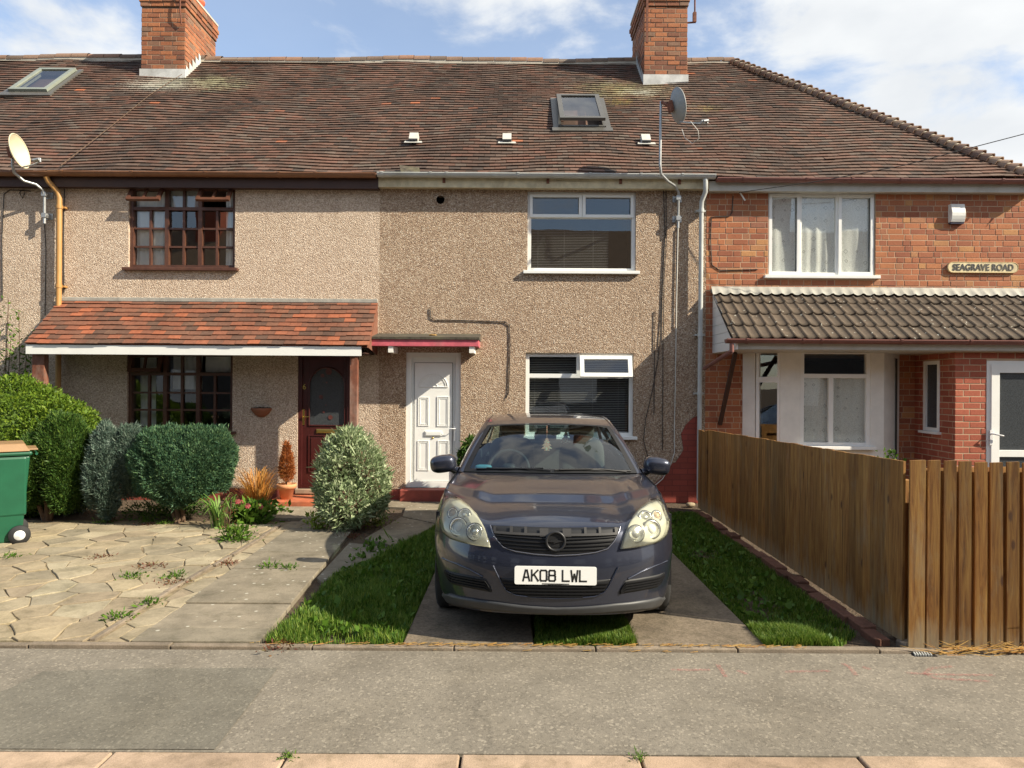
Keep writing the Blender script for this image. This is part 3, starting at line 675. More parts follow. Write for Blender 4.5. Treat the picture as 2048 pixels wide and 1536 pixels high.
# roofs
sk0 = (-8.93,-8.17, (12.3-EY)/CA, (13.2-EY)/CA); skc = (.74,1.47, (11.3-EY)/CA, (12.2-EY)/CA)
for i in range(4):
    b = MB(); x0, x1 = HX[i], HX[i+1]
    n = 24
    for k in range(n):
        a, c = x0+(x1-x0)*k/n, x0+(x1-x0)*(k+1)/n
        if i == 3:
            def top(x): return SL if x <= 4.23 else SL*(7.45-x)/(7.45-4.23)
            b.quad(rp(a,0,-.09), rp(c,0,-.09), rp(c,top(c),-.09), rp(a,top(a),-.09))
        else: b.quad(rp(a,0,-.09), rp(c,0,-.09), rp(c,SL,-.09), rp(a,SL,-.09))
    if i < 3: b.quad((x0,RY,RZ-.03),(x1,RY,RZ-.03),(x1,RY+3.7,EZ),(x0,RY+3.7,EZ))
    else:
        b.add([(x0,RY,RZ-.03),(4.23,RY,RZ-.03),(7.45,RY+3.7,EZ),(x0,RY+3.7,EZ)], [(0,1,2,3)]); b.add([(4.23,RY,RZ-.03),(7.45,EY,EZ),(7.45,RY+3.7,EZ)], [(0,1,2)])
    holes = [sk0] if i == 0 else [skc] if i == 2 else []
    tile_slope(b, max(x0, -10.4), x1, rp, SL-.02, .103, .168, clipx=hipx if i == 3 else None, holes=holes, jit=.5, lift=.03)
    b.build('roof', M['roof'], H[i])
# ridge and hip tiles
for i in range(4):
    b = MB(); x = max(HX[i], -10.2); e = HX[i+1] if i < 3 else 4.30
    while x < e-.05:
        L = min(.315, e-x); z = RZ-.045+sag(x, SL); j = random.uniform(-.006,.006)
        def fn(u, v, x=x, L=L, z=z, j=j): a = math.pi*v; return (x+.004+u*(L-.008), RY-.125*math.cos(a), z+j+.115*math.sin(a)+.004*u)
        b.grid(fn, 2, 10, 0, False); b.add([fn(0, k/10) for k in range(11)], [tuple(range(11))]); x += .315
    b.box(max(HX[i],-10.2), e, RY-.115, RY+.1, RZ-.10, RZ-.03, 1)
    b.build('ridge_tiles', [M['ridge'], M['mortar_grey']], H[i])
b = MB(); A = Vector(rp(4.23, SL, .03)); B = Vector(rp(7.45, 0, .03)); n = 44; d = (B-A).normalized(); side = d.cross(Vector((0,-SA,CA))).normalized(); up = side.cross(d).normalized()
if up.z < 0: up = -up
for k in range(n):
    p = A+(B-A)*(k/n); q = A+(B-A)*((k+1.25)/n); j = random.uniform(-.004,.006); r0, r1 = .075, .112+random.uniform(-.005,.006)
    vs = []
    for t in range(9):
        a = math.pi*t/8; vs.append(p+side*r0*math.cos(a)+up*(r0*math.sin(a)*.8-.02))
    for t in range(9):
        a = math.pi*t/8; vs.append(q+side*r1*math.cos(a)+up*(r1*math.sin(a)*.8+.008+j))
    for t in range(9):
        a = math.pi*t/8; vs.append(q+side*(r1-.014)*math.cos(a)+up*((r1-.014)*math.sin(a)*.8+.008+j))
    b.add(vs, [(t, t+1, 10+t, 9+t) for t in range(8)]+[(9+t, 10+t, 19+t, 18+t) for t in range(8)], 0)
b.tube([A-up*.015, B-up*.015], .072, 8, 1)
b.build('hip_tiles', [tilemat('bonnet_tiles', [(0.0, (0.18,0.11,0.08)), (0.5, (0.29,0.18,0.12)), (1, (0.36,0.25,0.17))]).m, M['mortar_grey']], H[3])
# skylights
def skylight(parent, x0, x1, s0, s1, lift, mat_f, lbl=None, open_=0):
    b = MB(); t = .075
    def q(x, s, h): return roofp(x, s, h)
    def bx(xa, xb, sa, sb, h0, h1, m=0):
        tl = lambda s: open_*(s1-s)/(s1-s0)
        v = [q(xa,sa,h0+tl(sa)),q(xb,sa,h0+tl(sa)),q(xb,sb,h0+tl(sb)),q(xa,sb,h0+tl(sb)),q(xa,sa,h1+tl(sa)),q(xb,sa,h1+tl(sa)),q(xb,sb,h1+tl(sb)),q(xa,sb,h1+tl(sb))]
        b.add(v, [(0,3,2,1),(4,5,6,7),(0,1,5,4),(1,2,6,5),(2,3,7,6),(3,0,4,7)], m)
    e = open_; open_ = 0
    bx(x0-.02,x0+.03,s0,s1,-.05,lift-.02); bx(x1-.03,x1+.02,s0,s1,-.05,lift-.02); bx(x0,x1,s0-.02,s0+.03,-.05,lift-.02); bx(x0,x1,s1-.03,s1+.03,-.05,lift)
    bx(x0-.12,x1+.12,s0-.16,s0-.02,.0,.035,1); bx(x0-.10,x0-.02,s0-.02,s1+.05,0,.035,1); bx(x1+.02,x1+.10,s0-.02,s1+.05,0,.035,1)
    open_ = e; h0, h1 = lift, lift+.05
    bx(x0,x0+t,s0,s1,h0,h1); bx(x1-t,x1,s0,s1,h0,h1); bx(x0+t,x1-t,s0,s0+t,h0,h1); bx(x0+t,x1-t,s1-t,s1,h0,h1)
    w = b.build('skylight', [mat_f, M['alum']], parent)
    b = MB(); tl = lambda s: open_*(s1-s)/(s1-s0)
    b.quad(q(x0+t,s0+t,h0+.03+tl(s0+t)), q(x1-t,s0+t,h0+.03+tl(s0+t)), q(x1-t,s1-t,h0+.03+tl(s1-t)), q(x0+t,s1-t,h0+.03+tl(s1-t))); b.build('pane', M['glass'], w)
    b = MB(); b.quad(q(x0,s0,-.3), q(x1,s0,-.3), q(x1,s1,-.3), q(x0,s1,-.3)); b.build('blind', M['curtain'] if not e else M['room'], w)
    return w
skylight(H[0], sk0[0]+.04, sk0[1]-.04, sk0[2]+.06, sk0[3]-.04, .03, plain('grey_sash', (0.22,0.24,0.20), .4))
skylight(H[2], skc[0], skc[1], skc[2], skc[3], .07, M['alum'], open_=.06)
# ventilation outlets on the roof
for px in (828, 1014, 1291):
    X, Z = P(px, 283, 10.9); s = (10.9-EY)/CA+.02
    b = MB(); w = .068
    def q(x, ss, h): return roofp(X+x, s+ss, h)
    v = [q(-w,-.09,0),q(w,-.09,0),q(w,.12,0),q(-w,.12,0),q(-w,-.09,.072),q(w,-.09,.072),q(w,.08,.10),q(-w,.08,.10)]
    b.add(v, [(4,5,6,7),(1,2,6,5),(2,3,7,6),(3,0,4,7)], 0)
    b.add([q(-w,-.085,0),q(w,-.085,0),q(w,-.085,.072),q(-w,-.085,.072)], [(0,1,2,3)], 1)
    for k in range(3): b.add([q(-w,-.105,.012+k*.026),q(w,-.105,.012+k*.026),q(w,-.09,.026+k*.026),q(-w,-.09,.026+k*.026)], [(0,1,2,3)], 2)
    v = [q(-.14,-.13,.034),q(.14,-.13,.034),q(.13,-.085,.036),q(-.13,-.085,.036)]; b.add(v+[(p[0],p[1],p[2]-.006) for p in v], [(0,1,2,3),(0,4,5,1)], 0)
    b.build('roof_vent', [M['greyfascia'], M['black'], M['lip']], H[2])
# chimneys
def chimney(par, x0, x1, yf, yb, zb, mat, pots, flashpts):
    b = MB(); c = .03
    sec = [(zb-.9, 8.68, 0), (8.70, 8.78, .018), (8.78, 8.86, .035), (8.86, 8.94, .052), (8.94, 9.02, .03)]
    for (z0, z1, e) in sec:
        b.box(x0-e+.003, x1+e-.003, yf-e+.003, yb+e-.003, z0, z1, 0)
        hgt = z1-z0
        for (org, u, nr, w) in (((x0-e,yf-e+.003,z0),(1,0,0),(0,-1,0),x1-x0+2*e), ((x1+e-.003,yf-e,z0),(0,1,0),(1,0,0),yb-yf+2*e), ((x0-e+.003,yf-e,z0),(0,1,0),(-1,0,0),yb-yf+2*e)):
            brick_field(b, org, u, nr, w, hgt, m=1, proud=.006, H=.074, J=.013, flem=False, L=.225, jit=1.8)
    o = b.build('chimney', [M['mortar_dark'], mat], par)
    b = MB(); b.box(x0-.02, x1+.02, yf-.03, yf+.02, zb-.12, zb+.13, 0)
    v = []
    sgn = 1 if flashpts else -1; xx = (x1+.022) if sgn > 0 else (x0-.022)
    yy = yf
    while yy < RY-.1:                                    # stepped flashing up the flank
        z = roofp(0, (yy-EY)/CA)[2]; y2 = yy+.13; z2 = roofp(0, (y2-EY)/CA)[2]
        b.add([(xx,yy,z-.1),(xx,y2,z2-.1),(xx,y2,z2+.06),(xx,yy,z2+.10)], [(0,1,2,3)], 0); yy = y2
    b.build('flashing', M['lead'], o)
    b = MB(); b.box(x0-.04, x1+.04, yf-.04, yb+.04, 9.02, 9.06)
    b.build('flaunching', M['mortar_grey'], o)
    for (pxx, pyy, hh_) in pots:
        b = MB(); b.lathe([(.10,0),(.13,.0),(.12,.05),(.105,hh_-.07),(.13,hh_-.05),(.13,hh_),(.09,hh_),(.09,0.1)], (pxx, pyy, 9.04), n=20); b.build('pot', M['potred'], o)
    return o
ch1 = chimney(H[1], -6.93, -6.12, 13.02, 14.35, 7.40, M['brick_stack'], [(-6.36,13.35,.36), (-6.36,13.72,.36), (-6.36,14.08,.34)], True)
ch2 = chimney(H[2], 2.40, 3.19, 12.9, 14.2, 7.30, M['brick_stack'], [(2.6,13.2,.3), (2.6,13.8,.3)], False)
def aerial(par, pts, r=.014):
    b = MB(); b.tube(pts, r, 6); return b.build('aerial_mast', M['rust'], par)
aerial(ch1, [(-6.17,12.98,8.35), (-6.17,12.92,8.6), (-6.17,12.93,9.6)])
aerial(ch2, [(3.18,12.95,8.42), (3.32,12.93,8.42), (3.335,12.93,8.45), (3.335,12.93,9.6)], .016)
b = MB(); b.box(2.42,2.46,12.84,12.87,8.0,9.3); b.build('aerial_mast', M['rust'], ch2); b = MB(); b.box(3.30, 3.36, 12.9, 12.96, 8.42, 8.6); b.build('bracket', M['rust'], ch2)
# gutters, fascias
def gutter(par, x0, x1, y, z, r, mat, joints, z1=None):
    b = MB(); zz = lambda x: z if z1 is None else z+(z1-z)*(x-x0)/(x1-x0)
    def fn(u, v): a = math.pi+math.pi*v; x = x0+(x1-x0)*u; return (x, y+r*math.cos(a), zz(x)+r*math.sin(a)+.0)
    b.grid(fn, 4, 10); 
    def fi(u, v): a = math.pi+math.pi*v; x = x0+(x1-x0)*u; return (x, y+(r-.006)*math.cos(a), zz(x)+(r-.006)*math.sin(a))
    b.grid(fi, 4, 10, flip=True)
    b.box(x0, x1, y-r-.005, y-r+.008, zz(x0)-.008, zz(x0)+.006)
    for j in joints:
        def fj(u, v, j=j): a = math.pi+math.pi*v; x = j+(u-.5)*.035; return (x, y+(r+.008)*math.cos(a), zz(x)+(r+.008)*math.sin(a)+.002)
        b.grid(fj, 1, 10); b.box(j-.018, j+.018, y-r-.012, y+r, zz(j)-.004, zz(j)+.01)
    for e in (x0, x1): b.add([(e, y+r*math.cos(math.pi+math.pi*k/8), zz(e)+r*math.sin(math.pi+math.pi*k/8)) for k in range(9)], [tuple(range(9))])
    return b.build('gutter', mat, par)
GY = 10.05; GZ = P(750,346,GY)[1]
gutter(H[0], HX[0], HX[1], GY, GZ-.02, .058, M['browngutter'], [-8.3])
gutter(H[1], HX[1], HX[2]-.02, GY, GZ-.015, .058, M['browngutter'], [-6.45,-5.45,-4.4,-3.35,-2.82])
gutter(H[2], HX[2], HX[3]+.07, GY, GZ-.004, .056, M['greypipe'], [-1.88,-1.18,-.95,.07,1.1,1.83,2.42])
gutter(H[3], HX[3]+.09, HX[4]+.1, GY, GZ-.05, .055, M['maroongutter'], [3.3,4.2,4.85,5.55,6.3,7.0])
for i, (mt, zt, zb, yb) in enumerate((('darkfascia', 4.72, 4.53, 0), ('darkfascia', 4.72, 4.53, 0), ('oldfascia', 4.70, 4.555, 0), ('greyfascia', 4.67, 4.53, .0))):
    b = MB(); b.box(HX[i]+.002, HX[i+1]-.002, GY+.065, GY+.085, zb, zt); b.box(HX[i]+.002, HX[i+1]-.002, GY+.087, WY+.02, zb+.01, zb+.03)
    if i == 2:
        for x in (-1.0, .5, 1.55, 2.4): b.box(x-.02, x+.02, GY+.045, GY+.064, 4.62, 4.69, 1)
    b.build('fascia', [M[mt], M['rust']], H[i])
# downpipes
def pipe(par, pts, r, mat, rings, name='drainpipe'):
    b = MB(); b.tube(pts, r, 12)
    for z in rings:
        p = pts[-2] if len(pts) > 2 else pts[0]
        x = np.interp(z, [pts[-1][2], pts[-2][2]], [pts[-1][0], pts[-2][0]]); b.tube([(x,pts[-1][1],z-.025),(x,pts[-1][1],z+.025)], r+.008, 12); b.box(x-.07, x+.07, pts[-1][1]+r*.5, pts[-1][1]+r+.06, z-.012, z+.012)
    return b.build(name, mat, par)
x1 = P(115,400,10.15)[0]
pipe(H[0], [(x1-.10,GY,4.66), (x1-.09,GY+.03,4.60), (x1+.0,10.15,4.47), (x1+.02,10.16,4.38), (x1+.02,10.16,0.1)], .038, M['ochrepipe'], [4.25, 3.1])
xa = P(1404,380,10.12)[0]
pipe(H[2], [(xa+.03,GY,4.68), (xa+.03,GY,4.58), (xa+.035,GY+.02,4.50), (xa+.0,10.14,4.38), (xa,10.15,4.25), (xa-.01,10.15,0.05)], .034, M['greypipe'], [4.25, 2.45, 1.6])
# ---------------- windows
def brown_window(par, o4, opens, ntrans, nm='window', rec=.06):
    x0, x1, z0, z1 = o4; y0, y1 = WY+rec, WY+rec+.06; b = MB(); t = .045
    frame_rect(b, x0, x1, z0, z1, y0-.02, y1, t, tb=.05)
    W6 = (x1-x0-2*t); xs = [x0+t+W6*k/6 for k in range(7)]
    tz = z1-t-(z1-z0)*.21; b.box(x0+t, x1-t, y0-.012, y1, tz-.045, tz)
    for k in (2, 4): b.box(xs[k]-.028, xs[k]+.028, y0-.010, y1, z0+.05, z1-t)
    for k in (1, 3, 5):
        b.box(xs[k]-.016, xs[k]+.016, y0, y1-.01, z0+.05, tz-.045)
    b.box(xs[3]-.016, xs[3]+.016, y0, y1-.01, tz, z1-t)
    rows = [z0+.05+(tz-.045-z0-.05)*k/3 for k in range(4)]
    for z in rows[1:3]:
        for k in range(6): b.box(xs[k]+(.028 if k in (2,4) else .016), xs[k+1]-(.028 if k in (1,3) else .016), y0+.002, y1-.012, z-.014, z+.014)
    w = b.build(nm, M['brownwood'], par)
    pane(w, x0+t, x1-t, z0+.05, tz-.045, y1-.02); pane(w, xs[2]+.028, xs[4]-.028, tz, z1-t, y1-.02)
    for (ka, kb, ang) in opens:                         # top hung lights
        hb = MB(); a0, a1 = xs[ka]+(.028 if ka == 4 else 0), xs[kb]-(.028 if kb == 2 else 0); hz = z1-t*.6; hl = hz-tz+.01; ca, sa = math.cos(ang), math.sin(ang)
        def q(x, l, h): return (x, y0-.02-l*sa-h*ca, hz-l*ca+h*sa)
        def hbx(xa, xb, la, lb, m=0, h0=0, h1=.04):
            v = [q(xa,la,h0),q(xb,la,h0),q(xb,lb,h0),q(xa,lb,h0),q(xa,la,h1),q(xb,la,h1),q(xb,lb,h1),q(xa,lb,h1)]; hb.add(v, [(0,3,2,1),(4,5,6,7),(0,1,5,4),(1,2,6,5),(2,3,7,6),(3,0,4,7)], m)
        hbx(a0-.01,a0+.04,0,hl); hbx(a1-.04,a1+.01,0,hl); hbx(a0+.04,a1-.04,.002,.045); hbx(a0+.04,a1-.04,hl-.05,hl,0,-.002,.038); m_ = (a0+a1)/2; hbx(m_-.015,m_+.015,.045,hl-.05,0,.004,.036)
        s = hb.build('casement', M['brownwood'], w); pb = MB(); pb.quad(q(a0+.04,.045,.02), q(a1-.04,.045,.02), q(a1-.04,hl-.05,.02), q(a0+.04,hl-.05,.02)); pb.build('pane', M['glass'], w)
    b = MB(); b.box(x0-.06, x1+.06, WY-.07, WY+rec+.0, z0-.045, z0-.0); b.build('sill', M['brownwood'], w, bevel=.006)
    return w, xs, rows, tz
w, xs, rows, tz = brown_window(H[1], u6, [(0,2,.62), (4,6,.62)], 1)
curtain(w, xs[0], xs[2]-.06, rows[0], u6[3]-.05, WY+.135); curtain(w, xs[5]+.10, xs[6], rows[0], u6[3]-.05, WY+.135); curtain(w, xs[2], xs[4], tz, u6[3], WY+.16, amp=.01)
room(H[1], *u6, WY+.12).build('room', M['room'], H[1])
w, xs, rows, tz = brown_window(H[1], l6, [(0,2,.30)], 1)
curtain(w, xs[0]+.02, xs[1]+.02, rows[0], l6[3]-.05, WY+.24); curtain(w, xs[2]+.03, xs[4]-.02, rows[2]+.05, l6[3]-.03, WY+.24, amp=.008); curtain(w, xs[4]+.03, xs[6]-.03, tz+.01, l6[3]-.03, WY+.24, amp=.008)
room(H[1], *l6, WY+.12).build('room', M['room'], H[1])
def white_window(par, o4, lights, mull, trans, opens=(), rec=.05, sill=True, t=.055, y=WY, mat='upvc'):
    """lights: (x0,x1,z0,z1,sash?) fractions"""
    x0, x1, z0, z1 = o4; y0, y1 = y+rec, y+rec+.07; b = MB(); frame_rect(b, x0, x1, z0, z1, y0, y1, t)
    for (x, a, c) in mull: b.box(x-.032, x+.032, y0+.003, y1, a, c)
    for (z, a, c) in trans: b.box(a, c, y0+.004, y1, z-.03, z+.03)
    for (a, c, d, e, s) in lights:
        if s:
            frame_rect(b, a, c, d, e, y0-.018, y1-.01, .045); b.box(a+.045,a+.05,y0+.005,y0+.03,d+.045,e-.045,1); b.box(c-.05,c-.045,y0+.005,y0+.03,d+.045,e-.045,1)
    w = b.build('window', [M[mat], M['black']], par, bevel=.003)
    for (a, c, d, e, s) in lights:
        k = .045 if s else 0; pane(w, a+k, c-k, d+k, e-k, y0+.03)
    if sill: b = MB(); b.box(x0-.06, x1+.05, y-.06, y0-.001, z0-.04, z0+.006); b.build('sill', M['upvc'], w, bevel=.005)
    return w
def blinds(par, x0, x1, z0, z1, y, cords, n=None, tilt=.35, gap=.026):
    b = MB(); z = z0+.01
    while z < z1:
        b.bar((x0,y,z), (x1,y,z), .022, .0012, 0, (0, -math.sin(tilt), math.cos(tilt))); z += gap
    for x in cords: b.box(x-.0015, x+.0015, y-.014, y-.012, z0, z1, 0)
    b.box(x0, x1, y-.013, y+.013, z0-.012, z0+.006, 0)
    return b.build('blind', M['slat'], par)
x0, x1, z0, z1 = uc; mid = P(1165,405,WY)[0]; tr = P(1165,431,WY)[1]
w = white_window(H[2], uc, [(x0+.03,mid-.005,tr-.02,z1-.03,1),(mid+.005,x1-.03,tr-.02,z1-.03,1),(x0+.055,x1-.055,z0+.055,tr-.03,0)], [(mid,tr,z1)], [(tr,x0+.055,x1-.055)])
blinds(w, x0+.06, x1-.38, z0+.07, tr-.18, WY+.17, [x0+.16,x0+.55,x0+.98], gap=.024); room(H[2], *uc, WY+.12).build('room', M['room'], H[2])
x0, x1, z0, z1 = lc; mid = P(1158,730,WY)[0]; tr = P(1165,752,WY)[1]
w = white_window(H[2], lc, [(x0+.055,mid-.03,tr+.03,z1-.055,0),(x0+.055,x1-.055,z0+.055,tr-.03,0)], [(mid,tr,z1)], [(tr,x0+.055,x1-.055)])
# open top light
hb = MB(); a0, a1, hz = mid+.01, x1-.03, z1-.05; ang = .32; ca, sa = math.cos(ang), math.sin(ang); hl = z1-.05-tr+.04
def q(x, l, h): return (x, WY+.03-l*sa-h*ca, hz-l*ca+h*sa)
def hbx(mb, xa, xb, la, lb, h0=0, h1=.05, m=0):
    v = [q(xa,la,h0),q(xb,la,h0),q(xb,lb,h0),q(xa,lb,h0),q(xa,la,h1),q(xb,la,h1),q(xb,lb,h1),q(xa,lb,h1)]; mb.add(v, [(0,3,2,1),(4,5,6,7),(0,1,5,4),(1,2,6,5),(2,3,7,6),(3,0,4,7)], m)
hbx(hb,a0,a0+.06,0,hl); hbx(hb,a1-.06,a1,0,hl); hbx(hb,a0+.06,a1-.06,.001,.055); hbx(hb,a0+.06,a1-.06,hl-.06,hl,-.002,.048)
hb.build('casement', M['upvc'], w); pb = MB(); pb.quad(q(a0+.06,.055,.025), q(a1-.06,.055,.025), q(a1-.06,hl-.06,.025), q(a0+.06,hl-.06,.025)); pb.build('pane', M['glass'], w)
blinds(w, x0+.06, x1-.06, z0+.06, tr-.035, WY+.17, [x0+.14,x0+.5,x0+1.0,x1-.2], gap=.026); blinds(w, x0+.06, x1-.06, tr+.03, z1-.06, WY+.17, [], gap=.026)
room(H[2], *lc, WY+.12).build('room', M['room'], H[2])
x0, x1, z0, z1 = ur; m1 = P(1601,470,WY)[0]; m2 = P(1678,470,WY)[0]
w = white_window(H[3], ur, [(x0+.02,m1+.0,z0+.02,z1-.02,1),(m1+.03,m2-.03,z0+.055,z1-.055,0),(m2-.0,x1-.02,z0+.02,z1-.02,1)], [(m1,z0,z1),(m2,z0,z1)], [], rec=.03)
curtain(w, x0+.05, x1-.05, z0+.03, z1-.05, WY+.085, 'net', 'net_curtain', .011, .15); room(H[3], *ur, WY+.10).build('room', M['room'], H[3])
# ---------------- brown door with canopy (house 6)
x0, x1, z0, z1 = d6; yd = WY+.05
b = MB(); frame_rect(b, x0, x1, z0, z1, yd-.03, yd+.05, .06, tb=.05)
gx0, gx1 = P(619,700,yd)[0], P(690,700,yd)[0]; gzb = P(650,851,yd)[1]; gzt = P(650,735,yd)[1]; rr = (gx1-gx0)/2; gc = (gx0+gx1)/2; arc = gzt-rr
dx0, dx1 = x0+.06, x1-.06
N_ = 20
arcp = [(gc+rr*math.cos(math.pi-math.pi*k/N_), arc+rr*math.sin(math.pi-math.pi*k/N_)) for k in range(N_+1)]
# leaf with arched opening
b.box(dx0, gx0, yd, yd+.04, z0+.05, z1-.06); b.box(gx1, dx1, yd, yd+.04, z0+.05, z1-.06); b.box(gx0, gx1, yd, yd+.04, z0+.05, gzb)
for (p, q2) in zip(arcp[:-1], arcp[1:]): b.quad((p[0],yd,p[1]), (q2[0],yd,q2[1]), (q2[0],yd,z1-.06), (p[0],yd,z1-.06))
rim = [(gx0,gzb)]+arcp+[(gx1,gzb)]
b.tube([(p[0],yd-.004,p[1]) for p in rim]+[(gx0,yd-.004,gzb)], .012, 6)
pz0, pz1 = P(650,945,yd)[1], P(650,870,yd)[1]
for (a, c) in ((gx0-.01, gc-.03), (gc+.03, gx1+.01)):
    frame_rect(b, a, c, pz0, pz1, yd-.012, yd+.002, .018); b.box(a+.04, c-.04, yd-.010, yd+.002, pz0+.04, pz1-.04)
door = b.build('door', M['browndoor'], H[1], bevel=.003)
b = MB(); M['rose'] = plain('glass_rose', (0.11,0.035,0.03), .3); n = len(rim); b.add([(p[0],yd+.02,p[1]) for p in rim], [tuple(range(n))]); 
b.build('pane', M['frost'], door)
for (cx_, cz_, r_) in ((gc-.07,gzt-.12,.03),(gc-.01,gzt-.22,.016),(gc-.09,gzb+.42,.032),(gc-.02,gzb+.30,.012),(gc-.05,gzb+.2,.018),(gc+.05,gzb+.12,.035),(gc+.02,gzt-.06,.05)):
    b = MB(); b.lathe([(0,0),(r_,.002)], (cx_, yd+.014, cz_), (0,-1,0), 7); b.build('glass_flower', M['rose'], door)
b = MB(); lx0, lx1 = P(633,860,yd)[0], P(676,860,yd)[0]; lz = P(655,862,yd)[1]; b.box(lx0, lx1, yd-.016, yd, lz-.03, lz+.03); b.box(lx0+.015, lx1-.015, yd-.024, yd-.016, lz-.02, lz+.02); b.build('letterbox', M['brass'], door, bevel=.004)
b = MB(); hx, hz = P(607,835,yd); b.box(hx-.018, hx+.018, yd-.01, yd, hz-.11, hz+.12); b.tube([(hx,yd-.01,hz+.01),(hx,yd-.05,hz+.01),(hx+.10,yd-.055,hz+.015)], .009, 8); b.build('handle', M['brass'], door)
vs, fs = text_mesh('6', .11, .004); b = MB(); nx, nz = P(609,774,yd); b.add([(nx+v[0], yd-.006-v[2], nz+v[1]) for v in vs], fs); b.build('house_number', M['brass'], door)
b = MB(); b.box(x0-.02, x1+.02, WY-.06, WY+.1, .10, z0); b.build('doorstep', M['stonestep'], H[1], bevel=.01)
b = MB(); sx0, sx1 = P(535,1010,9.64)[0], P(716,1010,9.64)[0]; b.box(sx0, sx1, 9.64, WY-.0, -.02, .085); b.build('porch_step', M['redstep'], H[1], bevel=.012)
# canopy
CY0, CZ0 = 9.55, P(400,690,9.55)[1]; CZ1 = P(400,603,WY)[1]; CX0, CX1 = P(120,602,WY)[0], P(756,602,WY)[0]; CL = math.hypot(WY-CY0, CZ1-CZ0); cc, cs = (WY-CY0)/CL, (CZ1-CZ0)/CL
def cp(X, s, h=0): 
    t = s/CL; return (X-.02*(1-t)*(1 if X < -4 else -1), CY0+s*cc-h*cs, CZ0+s*cs+h*cc)
b = MB(); b.quad(cp(CX0,0),cp(CX1,0),cp(CX1,CL),cp(CX0,CL)); b.quad(cp(CX0,0,-.03),cp(CX1,0,-.03),cp(CX1,CL,-.03),cp(CX0,CL,-.03))
tile_slope(b, CX0, CX1, cp, CL-.01, .098, .166, lift=.026, jit=.6)
can = b.build('canopy', M['canopy_tile'], H[1])
b = MB(); fx1 = P(722,698,CY0)[0]; b.box(CX0-.02, fx1, CY0+.012, CY0+.03, CZ0-.135, CZ0-.008); b.box(CX0-.02, CX0+.0, CY0+.032, WY, CZ0-.11, CZ0-.01); b.build('fascia_board', M['upvc'], can)
b = MB(); b.bar((CX0-.0, WY-.02, CZ1+.02), (CX1, WY-.02, CZ1+.02), .035, .06); b.build('flashing', M['flash'], can, bevel=.008)
b = MB(); b.box(CX0+.03, CX1-.05, CY0+.06, WY-.001, CZ0-.10, CZ0-.085); b.build('soffit', M['darkfascia'], can)
b = MB(); b.add([(CX1-.012,WY-.01,CZ1-.02),(CX1-.012,WY-.01,CZ0-.1),(CX1-.012,CY0+.05,CZ0-.02)], [(0,1,2)])
b.add([(CX1+.0,WY-.01,CZ1-.02),(CX1+.0,WY-.01,CZ0-.1),(CX1+.0,CY0+.05,CZ0-.02)], [(0,1,2)]); b.build('gable_end', M['canopy_tile'], can)
for (pa, pb_) in ((68,92), (701,716)):
    xa_, xb_ = P(pa,720,9.68)[0], P(pb_,720,9.68)[0]
    b = MB(); b.box(xa_, xb_, 9.64, 9.64+(.1), .0 if pa < 500 else .085, CZ0-.09); b.build('post', M['postwood'], can, bevel=.004)
# ---------------- white door with flat canopy (centre)
x0, x1, z0, z1 = dc; yd = WY+.09
b = MB(); frame_rect(b, x0, x1, z0, z1, yd-.05, yd+.03, .075, tb=.085)
ix0, ix1, iz0, iz1 = P(830,725,yd)[0], P(905,725,yd)[0], P(865,962,yd)[1], P(865,726,yd)[1]
b.box(x0+.07, x1-.07, yd, yd+.04, z0+.05, z1-.07); b.box(ix0, ix1, yd-.022, yd+.01, iz0, iz1)
yf = yd-.022
def mould(a, c, d, e):
    frame_rect(b, a, c, d, e, yf-.010, yf+.001, .014); frame_rect(b, a+.025, c-.025, d+.025, e-.025, yf-.007, yf+.001, .010)
for (pa, pb_, pc, pd) in ((836,858,794,852),(874,898,793,853),(835,858,881,941),(875,898,881,941)):
    r4 = RC(pa,pc,pb_,pd,yf); mould(*r4)
fc, fz = P(867,774,yf); R1 = .21
def arcpts(r, n=20): return [(fc+r*math.cos(math.pi*k/n), yf-.004, fz+r*.92*math.sin(math.pi*k/n)) for k in range(n+1)]
b.tube(arcpts(R1)+[(fc-R1,yf-.004,fz),(fc+R1,yf-.004,fz)], .008, 5); b.tube(arcpts(R1-.03), .005, 5); b.tube(arcpts(.06), .006, 5)
for k in range(1, 6):
    a = math.pi*k/6; b.tube([(fc+.06*math.cos(a),yf-.003,fz+.055*math.sin(a)),(fc+.18*math.cos(a),yf-.003,fz+.166*math.sin(a))], .005, 5)
door = b.build('door', M['upvc'], H[2], bevel=.002)
b = MB(); frame_rect(b, ix0-.006, ix1+.006, iz0-.006, iz1+.006, yd-.012, yd-.008, .006); b.build('door_seal', M['black'], door)
b = MB(); r4 = RC(850,862,884,872,yf); b.box(r4[0], r4[1], yf-.016, yf, r4[2], r4[3]); b.box(r4[0]+.015, r4[1]-.015, yf-.021, yf-.016, r4[2]+.012, r4[3]-.012); b.build('letterbox', M['upvc'], door, bevel=.003)
b = MB(); hx, hz = P(911,868,yd-.03); b.box(hx-.017, hx+.017, yf-.012-.02, yf-.02, hz-.10, hz+.12); b.tube([(hx,yf-.03,hz+.08),(hx,yf-.06,hz+.08),(hx-.09,yf-.06,hz+.083)], .006, 8); b.build('handle', M['whitemetal'], door)
b = MB(); b.lathe([(.014,0),(.014,.01),(0,.01)], (fc-.005, yf, P(867,876,yf)[1]), (0,-1,0), 12); b.build('lock', M['brass'], door)
b = MB(); s0_, s1_ = P(798,985,WY-.2)[0], P(925,985,WY-.2)[0]; b.box(x0-.05, x1+.05, WY-.20, WY+.12, -.02, z0); b.build('doorstep', M['redpaint'], H[2], bevel=.012)
